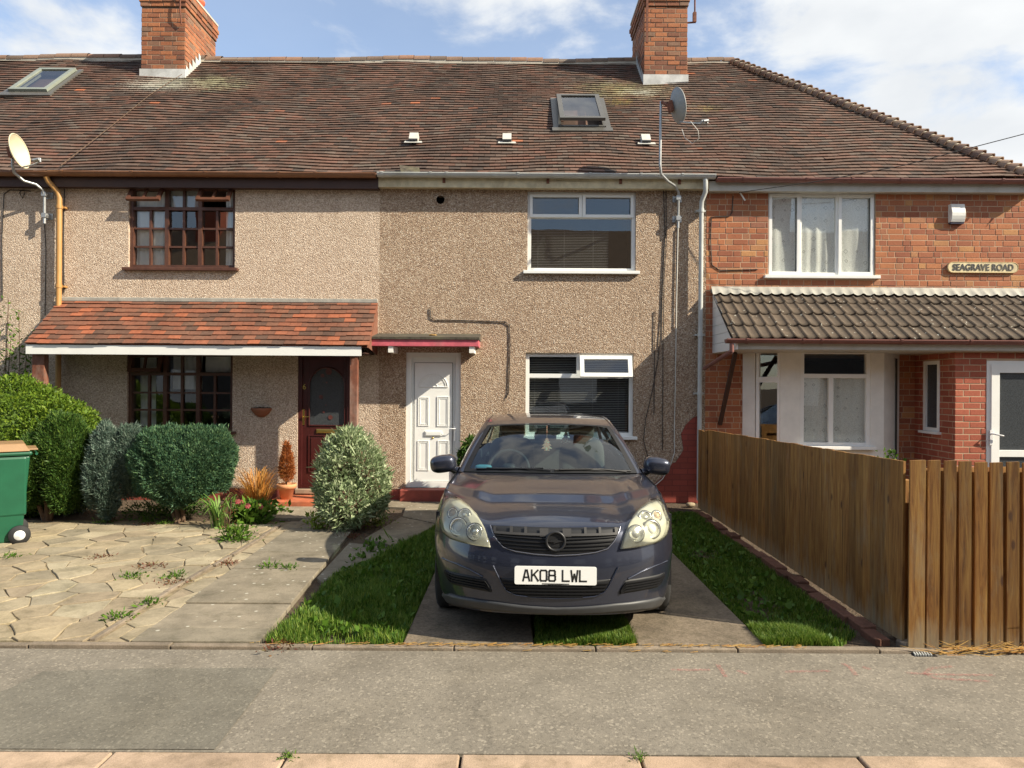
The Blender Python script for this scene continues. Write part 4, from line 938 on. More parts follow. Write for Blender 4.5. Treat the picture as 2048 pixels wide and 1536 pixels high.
KY = 9.80; kx0, kx1 = P(737,680,KY)[0], P(957,680,KY)[0]; kz0 = P(850,695,KY)[1]; kz1 = P(850,679,KY)[1]; kz2 = P(850,664,WY-.02)[1]
b = MB(); b.box(kx0, kx1, KY+.01, KY+.03, kz0+.02, kz1); b.box(kx0, kx0+.02, KY+.03, WY, kz0+.02, kz1); b.box(kx1-.02, kx1, KY+.03, WY, kz0+.02, kz1)
b.box(kx0+.02, kx1-.02, KY+.03, WY, kz0+.03, kz0+.045)
can = b.build('door_canopy', M['pinkpaint'], H[2], bevel=.003)
b = MB(); v = [(kx0-.02,KY-.01,kz1+.001),(kx1+.01,KY-.01,kz1+.001),(kx1+.01,WY,kz1+.001),(kx0-.02,WY,kz1+.001),(kx0-.02,KY-.01,kz1+.035),(kx1+.01,KY-.01,kz1+.035),(kx1+.01,WY,kz1+.115),(kx0-.02,WY,kz1+.115)]
b.add(v, [(0,3,2,1),(4,5,6,7),(0,1,5,4),(1,2,6,5),(2,3,7,6),(3,0,4,7)]); b.build('felt_roof', M['felt'], can)
for px in (783, 944): 
    b = MB(); X = P(px,700,KY+.1)[0]; b.box(X-.035, X+.035, KY+.03, WY, kz0-.09+.02, kz0+.02); b.build('bracket', M['whitepaint'], can)
b = MB()
for k in range(9): X = P(868,668,10.0)[0]+random.uniform(-.09,.06); b.sup((X, 9.98+random.uniform(-.03,.05), kz1+.075), (random.uniform(.01,.035),.012,.012), .9, 5)
b.build('debris', M['straw'], can)
# red painted patch at the wall foot by the fence
rp_ = [(1395,832),(1386,836),(1372,849),(1362,868),(1365,884),(1367,900),(1352,924),(1331,932),(1330,948),(1317,962),(1304,972),(1300,990),(1300,1030),(1395,1030)]
b = MB(); pts = [P(a, c, WY-.012) for a, c in rp_]; pts = [(p[0], max(p[1], 0.0)) for p in pts]; n = len(pts)
b.add([(p[0],WY-.012,p[1]) for p in pts]+[(p[0],WY,p[1]) for p in pts], [tuple(range(n))]+[(i,(i+1)%n,(i+1)%n+n,i+n) for i in range(n)])
def redbrick():
    t = MT('red_painted_brick'); br = t.N.new('ShaderNodeTexBrick'); v = t.vec((1,1,1), (R(90),0,0)); t.L.new(v, br.inputs['Vector']); br.inputs['Scale'].default_value = 1; br.inputs['Brick Width'].default_value = .225; br.inputs['Row Height'].default_value = .083; br.inputs['Mortar Size'].default_value = .006
    br.inputs['Color1'].default_value = (.26,.045,.028,1); br.inputs['Color2'].default_value = (.20,.035,.022,1); br.inputs['Mortar'].default_value = (.15,.025,.018,1)
    t.col(br.outputs['Color']).rough(.6).bump(br.outputs['Fac'], -.6, .006); return t.m
M['redbrick'] = redbrick(); b.build('painted_patch', M['redbrick'], H[2])
# ---------------- right house porch, bay and door
PY0 = 9.12; PZ0 = P(1750,684,PY0)[1]+.03; PZ1 = P(1700,588,WY)[1]; PX0, PX1 = 2.93, 8.3
PL = math.hypot(WY-PY0, PZ1-PZ0); pc_, ps_ = (WY-PY0)/PL, (PZ1-PZ0)/PL
def prp(X, s, h=0): return (X-.06*(1-s/PL), PY0+s*pc_-h*ps_, PZ0+s*ps_+h*pc_)
b = MB(); nx = int((PX1-PX0)/.014); per = .148; g4 = PL/4
for k in range(4):
    s0_, s1_ = k*g4, (k+1)*g4+.03
    def wv(x, k=k):
        t = ((x-PX0)/per)%1.0; return .022*math.exp(-((t-.5)/.12)**2)+.004*math.cos(2*math.pi*(t-.5))
    def fn(u, v, s0_=s0_, s1_=s1_, k=k):
        x = PX0+(PX1-PX0)*u; c = int((x-PX0)/(2*per)); j = ((c*7+k*13)%5-2)*.0015
        if v < .2: return prp(x, s0_+j, wv(x)+.005+j)
        vv = (v-.2)/.8; return prp(x, min(s0_+(s1_-s0_)*vv, PL), wv(x)+.03*(1-vv)+.004+j)
    b.grid(fn, nx, 5)
b.quad(prp(PX0,0,-.03), prp(PX1,0,-.03), prp(PX1,PL,-.03), prp(PX0,PL,-.03))
por = b.build('porch_roof', M['pantile'], H[3])
b = MB()
def fn(u, v): x = PX0-.03+(PX1-PX0)*u; t = ((x-PX0)/per)%1; return prp(x, PL-.13+.16*v+.008*math.sin(x*30)*(1-v), .045+.03*math.exp(-((t-.5)/.2)**2)*(1-v)+.05*v)
b.grid(fn, nx//2, 3); b.box(PX0-.03, PX1, WY-.03, WY, PZ1-.0, PZ1+.065); b.build('flashing', M['flash'], por)
b = MB(); # white cladding on the open end
zbt = PZ0-.14
for k in range(7):
    z0_ = zbt+k*.13; 
    def yat(z): return PY0+max(0, min(1, (z-PZ0)/(PZ1-PZ0)))*(WY-PY0)
    a, c = z0_+.003, min(z0_+.128, PZ1)
    if a >= PZ1-.02: break
    b.add([(PX0-.0,yat(a)+.03,a),(PX0-.0,WY,a),(PX0-.0,WY,c),(PX0-.0,yat(c)+.03,c),(PX0+.02,yat(a)+.03,a),(PX0+.02,WY,a),(PX0+.02,WY,c),(PX0+.02,yat(c)+.03,c)], [(0,1,2,3),(0,4,5,1),(3,2,6,7),(0,3,7,4)])
b.build('end_cladding', M['upvc'], por)
b = MB(); b.box(PX0+.03, PX1, PY0+.06, PY0+.08, PZ0-.13, PZ0-.01); b.box(PX0+.021, PX1, PY0+.081, WY-.001, PZ0-.14, PZ0-.125); b.build('fascia_board', M['greyfascia'], por)
gz = P(1750,684,PY0)[1]
gutter(por, 2.78, PX1, PY0, gz+.025, .055, M['maroongutter'], [3.05,3.78,4.02,5.05,5.95,6.8])
b = MB(); xx1 = P(1452,712,9.2)[0]; b.tube([(2.86,PY0,gz-.02),(2.86,PY0,gz-.14)], .03, 8); b.tube([(2.86,PY0,gz-.13),(P(1408,735,10.1)[0],10.08,P(1408,737,10.1)[1])], .03, 8); b.build('swan_neck', M['maroongutter'], por)
b = MB(); b.bar((3.06,9.6,PZ0-.16),(3.04,WY-.03,1.15),.05,.05); b.build('timber_bracket', M['darkfascia'], por)
# bay
By = 9.86; bxs = [P(1485,800,WY-.02)[0], P(1560,800,By)[0], P(1768,800,By)[0], P(1799,800,WY-.02)[0]]; bz0, bz1 = .0, PZ0-.13
b = MB()
A0, A1, A2, A3 = Vector((bxs[0],WY-.015,0)), Vector((bxs[1],By,0)), Vector((bxs[2],By,0)), Vector((bxs[3],WY-.015,0))
sillz = P(1668,893,By)[1]; topz = P(1668,700,By)[1]
def seg(a, c, z0, z1, t=.06, m=0, off=0):
    d = (c-a).normalized(); n = Vector((-d.y, d.x, 0))
    if n.y < 0: n = -n
    v = [a+n*off, c+n*off, c+n*(off+t), a+n*(off+t)]; b.add([(p.x,p.y,z0) for p in v]+[(p.x,p.y,z1) for p in v], [(0,3,2,1),(4,5,6,7),(0,1,5,4),(1,2,6,5),(2,3,7,6),(3,0,4,7)], m)
seg(A0,A1,0,sillz-.05); seg(A1,A2,0,sillz-.05); seg(A2,A3,0,sillz-.05)
seg(A0,A1,topz,bz1); seg(A1,A2,topz,bz1); seg(A2,A3,topz,bz1)
pA = Vector((P(1601,800,By)[0],By,0)); pB = Vector((P(1741,800,By)[0],By,0))
seg(A1,pA,sillz-.05,topz); seg(pB,A2,sillz-.05,topz)
d01 = (A1-A0); L01 = d01.length; seg(A0, A0+d01*.34, sillz-.05, topz)
seg(A2,A3,sillz-.05,topz)
bay = b.build('bay', M['whitepaint'], H[3], bevel=.004)
b = MB(); f0 = A0+d01*.36; f1 = A1-d01*.02
for (a, c) in ((f0, f0+(f1-f0)*.14), (f1-(f1-f0)*.10, f1)): seg(a, c, sillz, topz, .05, 0, .012)
ztr = P(1668,760,By)[1]
for (z0_, z1_) in ((sillz,sillz+.05),(ztr-.04,ztr+.04),(topz-.045,topz)): seg(f0, f1, z0_, z1_, .045, 0, .014)
w = b.build('side_window', M['upvc'], bay)
b = MB(); b.quad((f0.x,f0.y+.04,sillz),(f1.x,f1.y+.04,sillz),(f1.x,f1.y+.04,topz),(f0.x,f0.y+.04,topz)); b.build('pane', M['glass'], w)
cx0, cx1 = pA.x, pB.x; o4 = (cx0, cx1, sillz, topz); mx_ = P(1663,830,By)[0]; tr = P(1663,752,By)[1]
w = white_window(bay, o4, [(cx0+.055,cx1-.055,tr+.03,topz-.055,0),(cx0+.055,mx_-.03,sillz+.055,tr-.03,0),(mx_+.03,cx1-.055,sillz+.055,tr-.03,0)], [(mx_,sillz,tr)], [(tr,cx0+.055,cx1-.055)], y=By-.02, rec=.03)
curtain(w, cx0+.05, cx1-.05, sillz+.05, tr-.03, By+.075, 'net', 'net_curtain', .011, .13)
room(H[3], 3.6, 5.55, .4, 2.12, By+.22, 1.5, e=0).build('room', M['room'], H[3])
# porch box with door
PBx, PBy = 5.90, 9.32; b = MB(); b.box(PBx, 8.2, PBy+.003, PBy+.12, 0, PZ0-.13, 0)
b2h = PZ0-.13
dor = RC(1972,722,2150,1010,PBy); dor = (dor[0], dor[0]+1.0, .1, dor[3])
b = MB(); wall_sheet(PBx, 8.2, 0, b2h, PBy, [dor], .08, 0, b); brick_field(b, (PBx,PBy,0), (1,0,0), (0,-1,0), 2.3, b2h, [(dor[0]-PBx, dor[1]-PBx, dor[2], dor[3])], m=1, flem=False, H=.073, J=.011)
# side wall facing left (x = PBx) with narrow window
sw = None
def sx(px): return PBx
Ya = PBx*F/(1880-1024); Yb = PBx*F/(1848-1024); wz1 = P(1864,722,(Ya+Yb)/2)[1]; wz0 = P(1864,862,(Ya+Yb)/2)[1]
hs = [(WY-Yb, WY-Ya, wz0, wz1)]
for (a, c, d, e) in ((PBy,Ya,0,b2h),(Yb,WY,0,b2h),(Ya,Yb,0,wz0),(Ya,Yb,wz1,b2h)): b.quad((PBx,c,d),(PBx,a,d),(PBx,a,e),(PBx,c,e),0)
brick_field(b, (PBx,WY,0), (0,-1,0), (-1,0,0), WY-PBy, b2h, hs, m=1, flem=False, H=.073, J=.011)
pch = b.build('porch_wall', [M['mortar'], M['brick_dark']], H[3])
b = MB(); t = .05
for (a, c, d, e) in ((Ya,Ya+t,wz0,wz1),(Yb-t,Yb,wz0,wz1),(Ya+t,Yb-t,wz0,wz0+t),(Ya+t,Yb-t,wz1-t,wz1)): b.box(PBx-.012, PBx+.05, a, c, d, e)
b.box(PBx-.06, PBx, Ya-.04, Yb+.04, wz0-.035, wz0-.002)
w = b.build('window', M['upvc'], pch); b = MB(); b.quad((PBx+.02,Yb,wz0),(PBx+.02,Ya,wz0),(PBx+.02,Ya,wz1),(PBx+.02,Yb,wz1)); b.build('pane', M['frost'], w)
x0, x1, z0, z1 = dor; b = MB(); frame_rect(b, x0, x1, z0, z1, PBy-.01, PBy+.06, .07); frame_rect(b, x0+.05, x1-.05, z0+.05, z1-.05, PBy-.03, PBy+.03, .11, tb=.2); dzm = P(2010,900,PBy)[1]; b.box(x0+.15, x1-.15, PBy-.028, PBy+.03, dzm-.09, dzm+.0)
door = b.build('door', M['upvc'], H[3], bevel=.003)
b = MB(); b.quad((x0+.15,PBy,z0+.2),(x1-.15,PBy,z0+.2),(x1-.15,PBy,z1-.15),(x0+.15,PBy,z1-.15)); b.build('pane', M['frost'], door)
b = MB(); hx, hz = P(1982,872,PBy-.03); b.box(hx-.018, hx+.018, PBy-.04, PBy-.03, hz-.12, hz+.08); b.tube([(hx,PBy-.04,hz+.03),(hx,PBy-.08,hz+.03),(hx+.13,PBy-.085,hz+.005)], .01, 8); b.build('handle', M['whitemetal'], door)
# ================================================================ WALL FITTINGS
def label_loc(px, py, Y): a = P(px, py, Y); return (a[0], Y, a[1])
# street name sign: rounded cast plate, raised rim and letters
X0, X1, Z0, Z1 = RC(1895, 524, 2037, 546, WY-.03); sx, sz = (X0+X1)/2, (Z0+Z1)/2
sg = thing('street_sign', (sx, WY-.01, sz), 'cast street name sign with black letters on cream, on the red brick wall', 'street sign')
def stad(w, h, n=8):
    r = h/2; return [(w/2-r+r*math.cos(-math.pi/2+math.pi*k/n), r*math.sin(-math.pi/2+math.pi*k/n)) for k in range(n+1)]+[(-w/2+r+r*math.cos(math.pi/2+math.pi*k/n), r*math.sin(math.pi/2+math.pi*k/n)) for k in range(n+1)]
w_, h_ = X1-X0, Z1-Z0
M['signcream'] = plain('cream_sign_paint', (0.66,0.56,0.33), .6, var=.15, scale=20, dirt=(.3,.2,.1)); M['signrim'] = plain('sign_rim', (0.50,0.36,0.16), .6, var=.3, scale=30)
b = MB(); pl = stad(w_, h_); b.prism([(p[0],0,p[1]) for p in pl], (sx,WY-.012,sz), (sx,WY-.034,sz)); b.build('plate', M['signcream'], sg)
b = MB(); pl = stad(w_-.012, h_-.012, 10); b.tube([(sx+p[0],WY-.034,sz+p[1]) for p in pl+[pl[0]]], .0045, 6); b.build('rim', M['signrim'], sg)
vs, fs = text_mesh('SEAGRAVE ROAD', .135, .004); lw = max(v[0] for v in vs)-min(v[0] for v in vs); k = (w_-.15)/lw; b = MB(); b.add([(sx+v[0]*k, WY-.037-v[2], sz+v[1]*.98-.002) for v in vs], fs); b.build('lettering', plain('worn_sign_black', (0.055,0.052,0.06), .6, var=.4, scale=40, dirt=(.4,.36,.25)), sg)
# alarm box
a4 = RC(1901, 408, 1930, 447, WY-.06)
al = thing('alarm_box', ((a4[0]+a4[1])/2, WY, (a4[2]+a4[3])/2), 'small white alarm box with dark base, high on the red brick wall', 'alarm box')
b = MB(); zc = (a4[3]-a4[2]); v = []
n = 6
for k in range(n+1):
    t = k/n; z = a4[2]+.022+(zc-.022)*t; d = .062+.028*math.sin(math.pi*min(1, t*1.1+.0)) if 1 else 0
    v += [(a4[0], WY-.002, z), (a4[0]+.006, WY-d, z), (a4[1]-.006, WY-d, z), (a4[1], WY-.002, z)]
fs = []
for k in range(n):
    for j in range(3): fs.append((k*4+j, k*4+j+1, (k+1)*4+j+1, (k+1)*4+j))
fs += [(0,3,2,1), (n*4, n*4+1, n*4+2, n*4+3)]; b.add(v, fs); b.build('cover', M['whitepaint'], al, bevel=.004)
b = MB(); b.box(a4[0]+.006, a4[1]-.006, WY-.055, WY-.003, a4[2], a4[2]+.02); b.build('base', plain('blue_black_plastic', (.03,.035,.07), .4), al)
# satellite dishes
def dish(nm, cx, cy, cz, rx, rz_, face, mast, brk, arm_end, mat, lbl, wire=None):
    d = thing(nm, (mast[-1][0], WY-.03, mast[-1][2]), lbl, 'satellite dish')
    f = Vector(face).normalized(); up = Vector((0,0,1)); u = f.cross(up).normalized(); w = u.cross(f); c = Vector((cx, cy, cz)); b = MB()
    def fn(a, v): th = 2*math.pi*a; r = v; return c+u*rx*r*math.cos(th)+w*rz_*r*math.sin(th)+f*(.085*(r*r-1))
    b.grid(fn, 32, 6)
    def fb(a, v): th = 2*math.pi*a; r = v; return c+u*rx*r*math.cos(th)*1.0+w*rz_*r*math.sin(th)+f*(.085*(r*r-1)-.012)
    b.grid(fb, 32, 6, flip=True); b.tube([c+u*rx*math.cos(2*math.pi*k/32)+w*rz_*math.sin(2*math.pi*k/32)-f*.006 for k in range(33)], .009, 6)
    b.build('reflector', M[mat], d)
    b = MB(); b.tube(mast, .019, 8); b.build('mast', M['galv'], d)
    for z in brk:
        b = MB(); b.box(mast[-1][0]-.065, mast[-1][0]+.065, WY-.015, WY-.002, z-.045, z+.045); b.box(mast[-1][0]-.03, mast[-1][0]+.03, mast[-1][1]-.03, WY-.016, z-.03, z+.03); b.tube([(mast[-1][0]-.05,mast[-1][1],z),(mast[-1][0]+.05,mast[-1][1],z)], .012, 6); b.build('bracket', M['galv'], d)
    bk = c-f*.125; b = MB(); b.tube([bk, Vector(mast[0])+(bk-Vector(mast[0]))*.1], .022, 8); b.obox(bk, u*.05, w*.07, f*.02); b.build('clamp', M['rust'], d)
    lo = c-w*rz_*.95; e = Vector(arm_end); b = MB(); b.tube([lo-f*.03, lo+(e-lo)*.5-w*.01, e], .011, 6); b.tube([e+up*.0-f*.0, e+up*.05], .016, 8); b.tube([e+up*.035, e+up*.035-f*.09], .024, 10); b.tube([e+up*.03+u*.03, e+up*.03+u*.03-f*.07], .018, 8)
    b.build('receiver_arm', M['galv'], d)
    if wire: b = MB(); b.tube(wire, .005, 5); b.build('cable', M['cablewhite'], d)
    return d
Y = 9.95; m = [P(1322,203,9.80), P(1321,250,9.80), P(1320,330,9.80), P(1322,348,9.82), P(1335,362,9.95), P(1350,372,10.08), P(1357,385,10.16), P(1356,456,10.17)]
ys = [9.80,9.80,9.80,9.82,9.95,10.08,10.16,10.17]; mast = [(p[0], y, p[1]) for p, y in zip(m, ys)]
c = P(1357,211,9.66); e = P(1386,243,9.35)
dish('satellite_dish', c[0], 9.66, c[1], .20, .235, (.95,.24,.22), mast, [P(1352,399,WY)[1], P(1352,439,WY)[1]], (c[0]+.33,9.42,e[1]), 'dishgrey', 'grey satellite dish seen from behind on a bent pole above the white gutter',
     [(e[0]-.02,9.40,e[1]+.02), (e[0]+.08,9.40,e[1]-.1), (e[0]+.10,9.42,e[1]-.2), (e[0]+.02,9.45,e[1]-.26), (e[0]-.07,9.5,e[1]-.17), (e[0]-.10,9.55,e[1]-.03)])
m = [P(27,285,9.80), P(25,330,9.80), P(28,345,9.85), P(48,362,9.98), P(72,369,10.05), P(86,380,10.12), P(89,395,10.15), P(89,447,10.15)]
mast = [(p[0], y, p[1]) for p, y in zip(m, [9.80,9.80,9.85,9.98,10.05,10.12,10.15,10.15])]
c = P(40,302,9.68); e = P(80,324,9.4)
dish('satellite_dish', c[0], 9.68, c[1], .20, .235, (.97,.03,.22), mast, [P(90,392,WY)[1], P(90,434,WY)[1]], (e[0],9.4,e[1]), 'dishcream', 'yellowed cream satellite dish with rust stain, on a pole by the ochre downpipe')
# half-moon wall planter
p = label_loc(523, 822, WY)
pl_ = thing('wall_planter', p, 'small empty terracotta half bowl planter on the pinkish wall beside the brown door', 'planter')
b = MB(); n = 12; prof = [(.14,.045),(.15,.045),(.15,.02),(.135,.0),(.10,-.05),(.04,-.085),(0,-.09)]
vs = [(p[0]+r*math.cos(math.pi*k/n), WY-r*.8*math.sin(math.pi*k/n), p[2]+h) for r, h in prof for k in range(n+1)]
b.add(vs, [(i*(n+1)+k, i*(n+1)+k+1, (i+1)*(n+1)+k+1, (i+1)*(n+1)+k) for i in range(len(prof)-1) for k in range(n)], 0, True); b.build('bowl', plain('dark_terracotta', (.26,.10,.05), .8), pl_)
b = MB(); n = 12; vs = [(p[0]+.14*math.cos(math.pi*k/n), WY-.11*math.sin(math.pi*k/n), p[2]+.035+random.uniform(0,.02)) for k in range(n+1)]; b.add(vs, [tuple(range(n+1))])
for k in range(60): a = random.uniform(0, math.pi); r = random.uniform(0,.13); q = Vector((p[0]+r*math.cos(a), WY-.8*r*math.sin(a), p[2]+.04)); b.tube([q, q+Vector((random.uniform(-.04,.04),random.uniform(-.03,.01),random.uniform(-.01,.03)))], .003, 3)
b.build('dry_moss', plain('dry_moss', (.07,.05,.03), .9), pl_)
# cables on the walls
def cable(pts, r, mat, lbl, name='cable'):
    b = MB(); b.tube(pts, r, 5); o = b.build(name, M[mat]); return tag(o, lbl, 'cable')
def wp(l, y=WY-.012): return [(P(a, c, y)[0], y, P(a, c, y)[1]) for a, c in l]
cable(wp([(860,616),(861,634),(870,640),(930,641),(1010,644),(1019,650),(1020,700),(1017,785),(1012,797)]), .007, 'cableblack', 'thin dark cable running across then down the pebbledash right of the white door')
cable(wp([(1356,456),(1353,600),(1351,760),(1349,850),(1349,905),(1341,930),(1325,958),(1305,975),(1290,976)], WY-.02), .008, 'cablewhite', 'pale cable hanging from the grey dish pole down to the car')
cable(wp([(1327,378),(1330,470),(1326,560),(1322,650),(1316,720),(1305,780),(1291,840),(1287,880),(1296,915)]), .006, 'cableblack', 'dark cable curving down the pebbledash right of the white windows, nearest to them')
cable(wp([(1332,378),(1333,480),(1328,560),(1326,700),(1325,900)]), .006, 'cableblack', 'straight dark cable beside the curving one, dropping to the door mirror')
cable(wp([(1310,622),(1309,720),(1308,830)]), .006, 'cableblack', 'short dark loose cable end between the lower window and the pale cable')
cable(wp([(5,600),(4,480),(8,388),(20,380),(48,381),(50,385),(45,397),(39,385),(45,380),(62,383)]), .006, 'cableblack', 'dark cable with a small loop, on the far left wall under the cream dish')
cable(wp([(89,448),(92,500),(90,630)]), .006, 'cableblack', 'dark cable dropping from the cream dish pole beside the ochre downpipe')
cable(wp([(129,378),(127,480),(128,585)]), .007, 'cableblack', 'brown cable just right of the ochre downpipe')
cable(wp([(1466,392),(1464,425),(1458,433),(1423,434),(1421,480),(1424,530),(1440,541),(1515,539)]), .007, 'cableblack', 'dark cable looping across the red bricks left of the net curtained window')
cable([roofY(13.0, -6.15, .05), roofY(12.2, P(300,215,12.2)[0], .05), roofY(11.2, P(225,275,11.2)[0], .05), (P(130,340,10.1)[0], 10.0, 4.80)], .006, 'twig', 'thin brown aerial cable slanting down the left roof from the chimney')
A_ = Vector((P(1480,385,9.9)[0], 9.95, P(1480,385,9.95)[1])); B_ = Vector((P(2048,268,9.0)[0]+.0, 9.0, P(2048,268,9.0)[1])); E_ = A_+(B_-A_)*2.2; E_.z += .25
cable([A_, A_+(B_-A_)*.3-Vector((0,0,.07)), A_+(B_-A_)*.6-Vector((0,0,.09)), B_, E_], .006, 'cableblack', 'overhead telephone wire crossing the sky on the right down to the red brick house')
b = MB(); p = P(1484,392,WY-.04); b.bar((p[0]-.02,WY-.02,p[1]+.05),(p[0]+.04,WY-.06,p[1]-.07),.02,.02); tag(b.build('wire_hook', M['whitepaint']), 'small white wire bracket under the eaves left of the net curtained window', 'bracket')
# loose slate tile on the gutter of the centre house
X, Z = P(818,336,10.0); b = MB(); b.obox((X,10.1,4.80), (.14,.02,-.01), (-.02,.06,.065), (0,-.004,.006)); tag(b.build('loose_tile', M['felt']), 'loose dark slipped tile lying above the start of the white gutter', 'tile')

# ================================================================ FENCES
fx = P(1810,1100,4.61)[0]; FY0, FY1 = 4.64, 9.66
sf = thing('side_fence', (fx, FY0, 0), 'shaded brown board fence running from the corner back to the house wall', 'fence')
b = MB(); y = FY0; k = 0
while y < FY1-.46:
    w = random.uniform(.105,.125); t = (y-FY0)/(FY1-FY0); top = 1.225-.105*t+.002*math.sin(y*9)+random.uniform(-.003,.003); ln = random.uniform(-.004,.004)
    b.add([(fx,y,.03),(fx-.008,y+w,.03),(fx+.012,y+w,.03),(fx+.016,y,.03),(fx+ln,y,top),(fx-.008+ln,y+w,top-.003),(fx+.012+ln,y+w,top-.003),(fx+.016+ln,y,top)], [(0,3,2,1),(4,5,6,7),(0,1,5,4),(1,2,6,5),(2,3,7,6),(3,0,4,7)]); y += w-.012
for k in range(4): y2 = FY1-.43+k*.105; b.box(fx-.02, fx+.0, y2, y2+.112, .03, 1.11+random.uniform(-.01,.01))
b.build('boards', M['fence'], sf)
for z in (.25, .62, 1.0):
    b = MB(); b.box(fx+.018, fx+.06, FY0+.08, FY1, z-.03, z+.03); b.build('rail', M['fence'], sf)
for y in (FY0+.12, 6.3, 8.0, FY1-.06):
    b = MB(); b.box(fx+.061, fx+.14, y, y+.08, -.1, 1.08); b.build('post', M['fence'], sf)
ff = thing('front_fence', (3.5, 4.60, 0), 'sunlit orange brown board fence along the pavement, boards standing proud with dark gaps', 'fence')
b = MB(); x = fx+.002; k = 0
while x < 6.0:
    w = .074 if k else .10; top = 1.232+random.uniform(-.010,.006); tl = random.uniform(-.012,.006)
    yo = 4.565; b.add([(x,yo+.0,.02),(x+w*.94,yo-.016,.02),(x+w*.94,yo+.006,.02),(x,yo+.012,.02),(x+tl,yo,top),(x+w*.94+tl,yo-.016,top+.004),(x+w*.94+tl,yo+.006,top+.004),(x+tl,yo+.012,top)], [(0,3,2,1),(4,5,6,7),(0,1,5,4),(1,2,6,5),(2,3,7,6),(3,0,4,7)])
    x += .1045 if k else .118; k += 1
x = fx+.06                                             # rear boards closing the gaps
while x < 6.0: b.box(x, x+.095, 4.612, 4.624, .04, 1.19+random.uniform(-.01,.01)); x += .1045
b.build('boards', M['fence'], ff)
for z in (.28, .98): b = MB(); b.box(fx+.05, 6.0, 4.626, 4.66, z-.035, z+.035); b.build('rail', M['fence'], ff)
b = MB(); b.box(fx-.02, fx+.16, 4.575, 4.68, -.03, .035); b.build('concrete_spur', M['edging'], ff, bevel=.01)
# drain grating
gx, gy = G(1838, 1307); gr = MB()
for k in range(7): gr.bar((gx-.05+k*.017, gy-.05, .006), (gx-.02+k*.017, gy+.05, .006), .007, .012)
gr.box(gx-.06, gx+.09, gy-.055, gy+.055, -.02, .001, 1); tag(gr.build('drain_grating', [M['greypipe'], M['black']]), 'little grey plastic drain grating at the foot of the fence corner', 'grating')
# survey marks sprayed on the pavement
def spraymat():
    t = MT('faded_red_spray'); t.col((0.50,0.13,0.12)).rough(.9); tr = t.N.new('ShaderNodeBsdfTransparent'); mx = t.N.new('ShaderNodeMixShader'); t.L.new(t.ramp(t.noise(70, 5, .8), [(.42,.0),(.75,.6)]), mx.inputs[0]); t.L.new(tr.outputs[0], mx.inputs[1]); t.L.new(t.b.outputs[0], mx.inputs[2]); t.L.new(mx.outputs[0], t.out.inputs[0]); return t.m
M['spray'] = spraymat()
def spray(strokes, lbl):
    b = MB()
    for s in strokes:
        pts = [G(*p) for p in s]
        for a, c in zip(pts[:-1], pts[1:]):
            d = Vector((c[0]-a[0], c[1]-a[1], 0)); n = Vector((-d.y, d.x, 0)).normalized()*.014; A = Vector((a[0],a[1],.005)); B = Vector((c[0],c[1],.005)); b.quad(A-n, B-n, B+n, A+n)
    o = b.build('spray_mark', M['spray']); tag(o, lbl, 'spray mark', 'faded red survey marks on the pavement'); return o
spray([[(1342,1341),(1420,1341)],[(1435,1330),(1452,1355)],[(1475,1342),(1495,1350)]], 'faint red sprayed marks on the pavement in front of the right wheel strip')
spray([[(1568,1345),(1660,1343)],[(1685,1328),(1700,1336),(1712,1352)],[(1725,1335),(1740,1340)]], 'faint red sprayed arrow on the pavement in front of the grass beside the fence')
spray([[(1812,1347),(1860,1350),(1988,1352)],[(1905,1334),(1862,1338),(1850,1348),(1870,1358),(1980,1364)]], 'clearest red sprayed arrow, on the pavement below the sunlit fence')

# ================================================================ WHEELIE BIN
bxr, byc = G(60, 1085); byc = 7.75
bx1, _z = P(60,1000,7.42)
bn = thing('wheelie_bin', (bx1, 7.42, 0), 'green wheelie bin with brown lid, cut off by the left edge', 'bin', rz=R(37))
def frus(mb, x0b, x1b, y0b, y1b, zb, x0t, x1t, y0t, y1t, zt, m=0): mb.add([(x0b,y0b,zb),(x1b,y0b,zb),(x1b,y1b,zb),(x0b,y1b,zb),(x0t,y0t,zt),(x1t,y0t,zt),(x1t,y1t,zt),(x0t,y1t,zt)], [(0,3,2,1),(4,5,6,7),(0,1,5,4),(1,2,6,5),(2,3,7,6),(3,0,4,7)], m)
b = MB(); frus(b, -.60, -.07, .03, .52, .02, -.68, 0, 0, .56, .93); frus(b, -.70, .02, -.02, .58, .931, -.70, .02, -.025, .585, .975); frus(b, -.5, -.03, .01, .54, .30, -.5, -.028, -.006, .55, .92)
b.build('body', M['bin_green'], bn, bevel=.02, raw=True)
b = MB(); frus(b, -.71, .0, -.03, .59, .98, -.66, -.05, .02, .54, 1.06); frus(b, -.06, .075, .05, .50, .982, -.06, .07, .05, .50, 1.0); b.build('lid', M['bin_brown'], bn, bevel=.014, raw=True)
b = MB(); b.tube([(.06,.08,.94),(.06,.48,.94)], .014, 8); b.build('handle', M['bin_green'], bn, raw=True)
for yy in (-.03, .50):
    b = MB(); b.lathe([(.0,.0),(.055,.0),(.06,.004),(.098,.004),(.10,.012),(.10,.045),(.09,.05),(0,.05)], (-.09, yy, .10), (0,1,0), 28); wh = b.build('wheel', M['blackrub'], bn, raw=True)
    b = MB(); b.lathe([(0,-.006),(.02,-.006),(.024,-.001),(.05,-.003),(.052,.002),(.053,.006)], (-.09, yy, .10), (0,1,0), 28); b.build('hub_cap', M['whitemetal'], wh, raw=True)

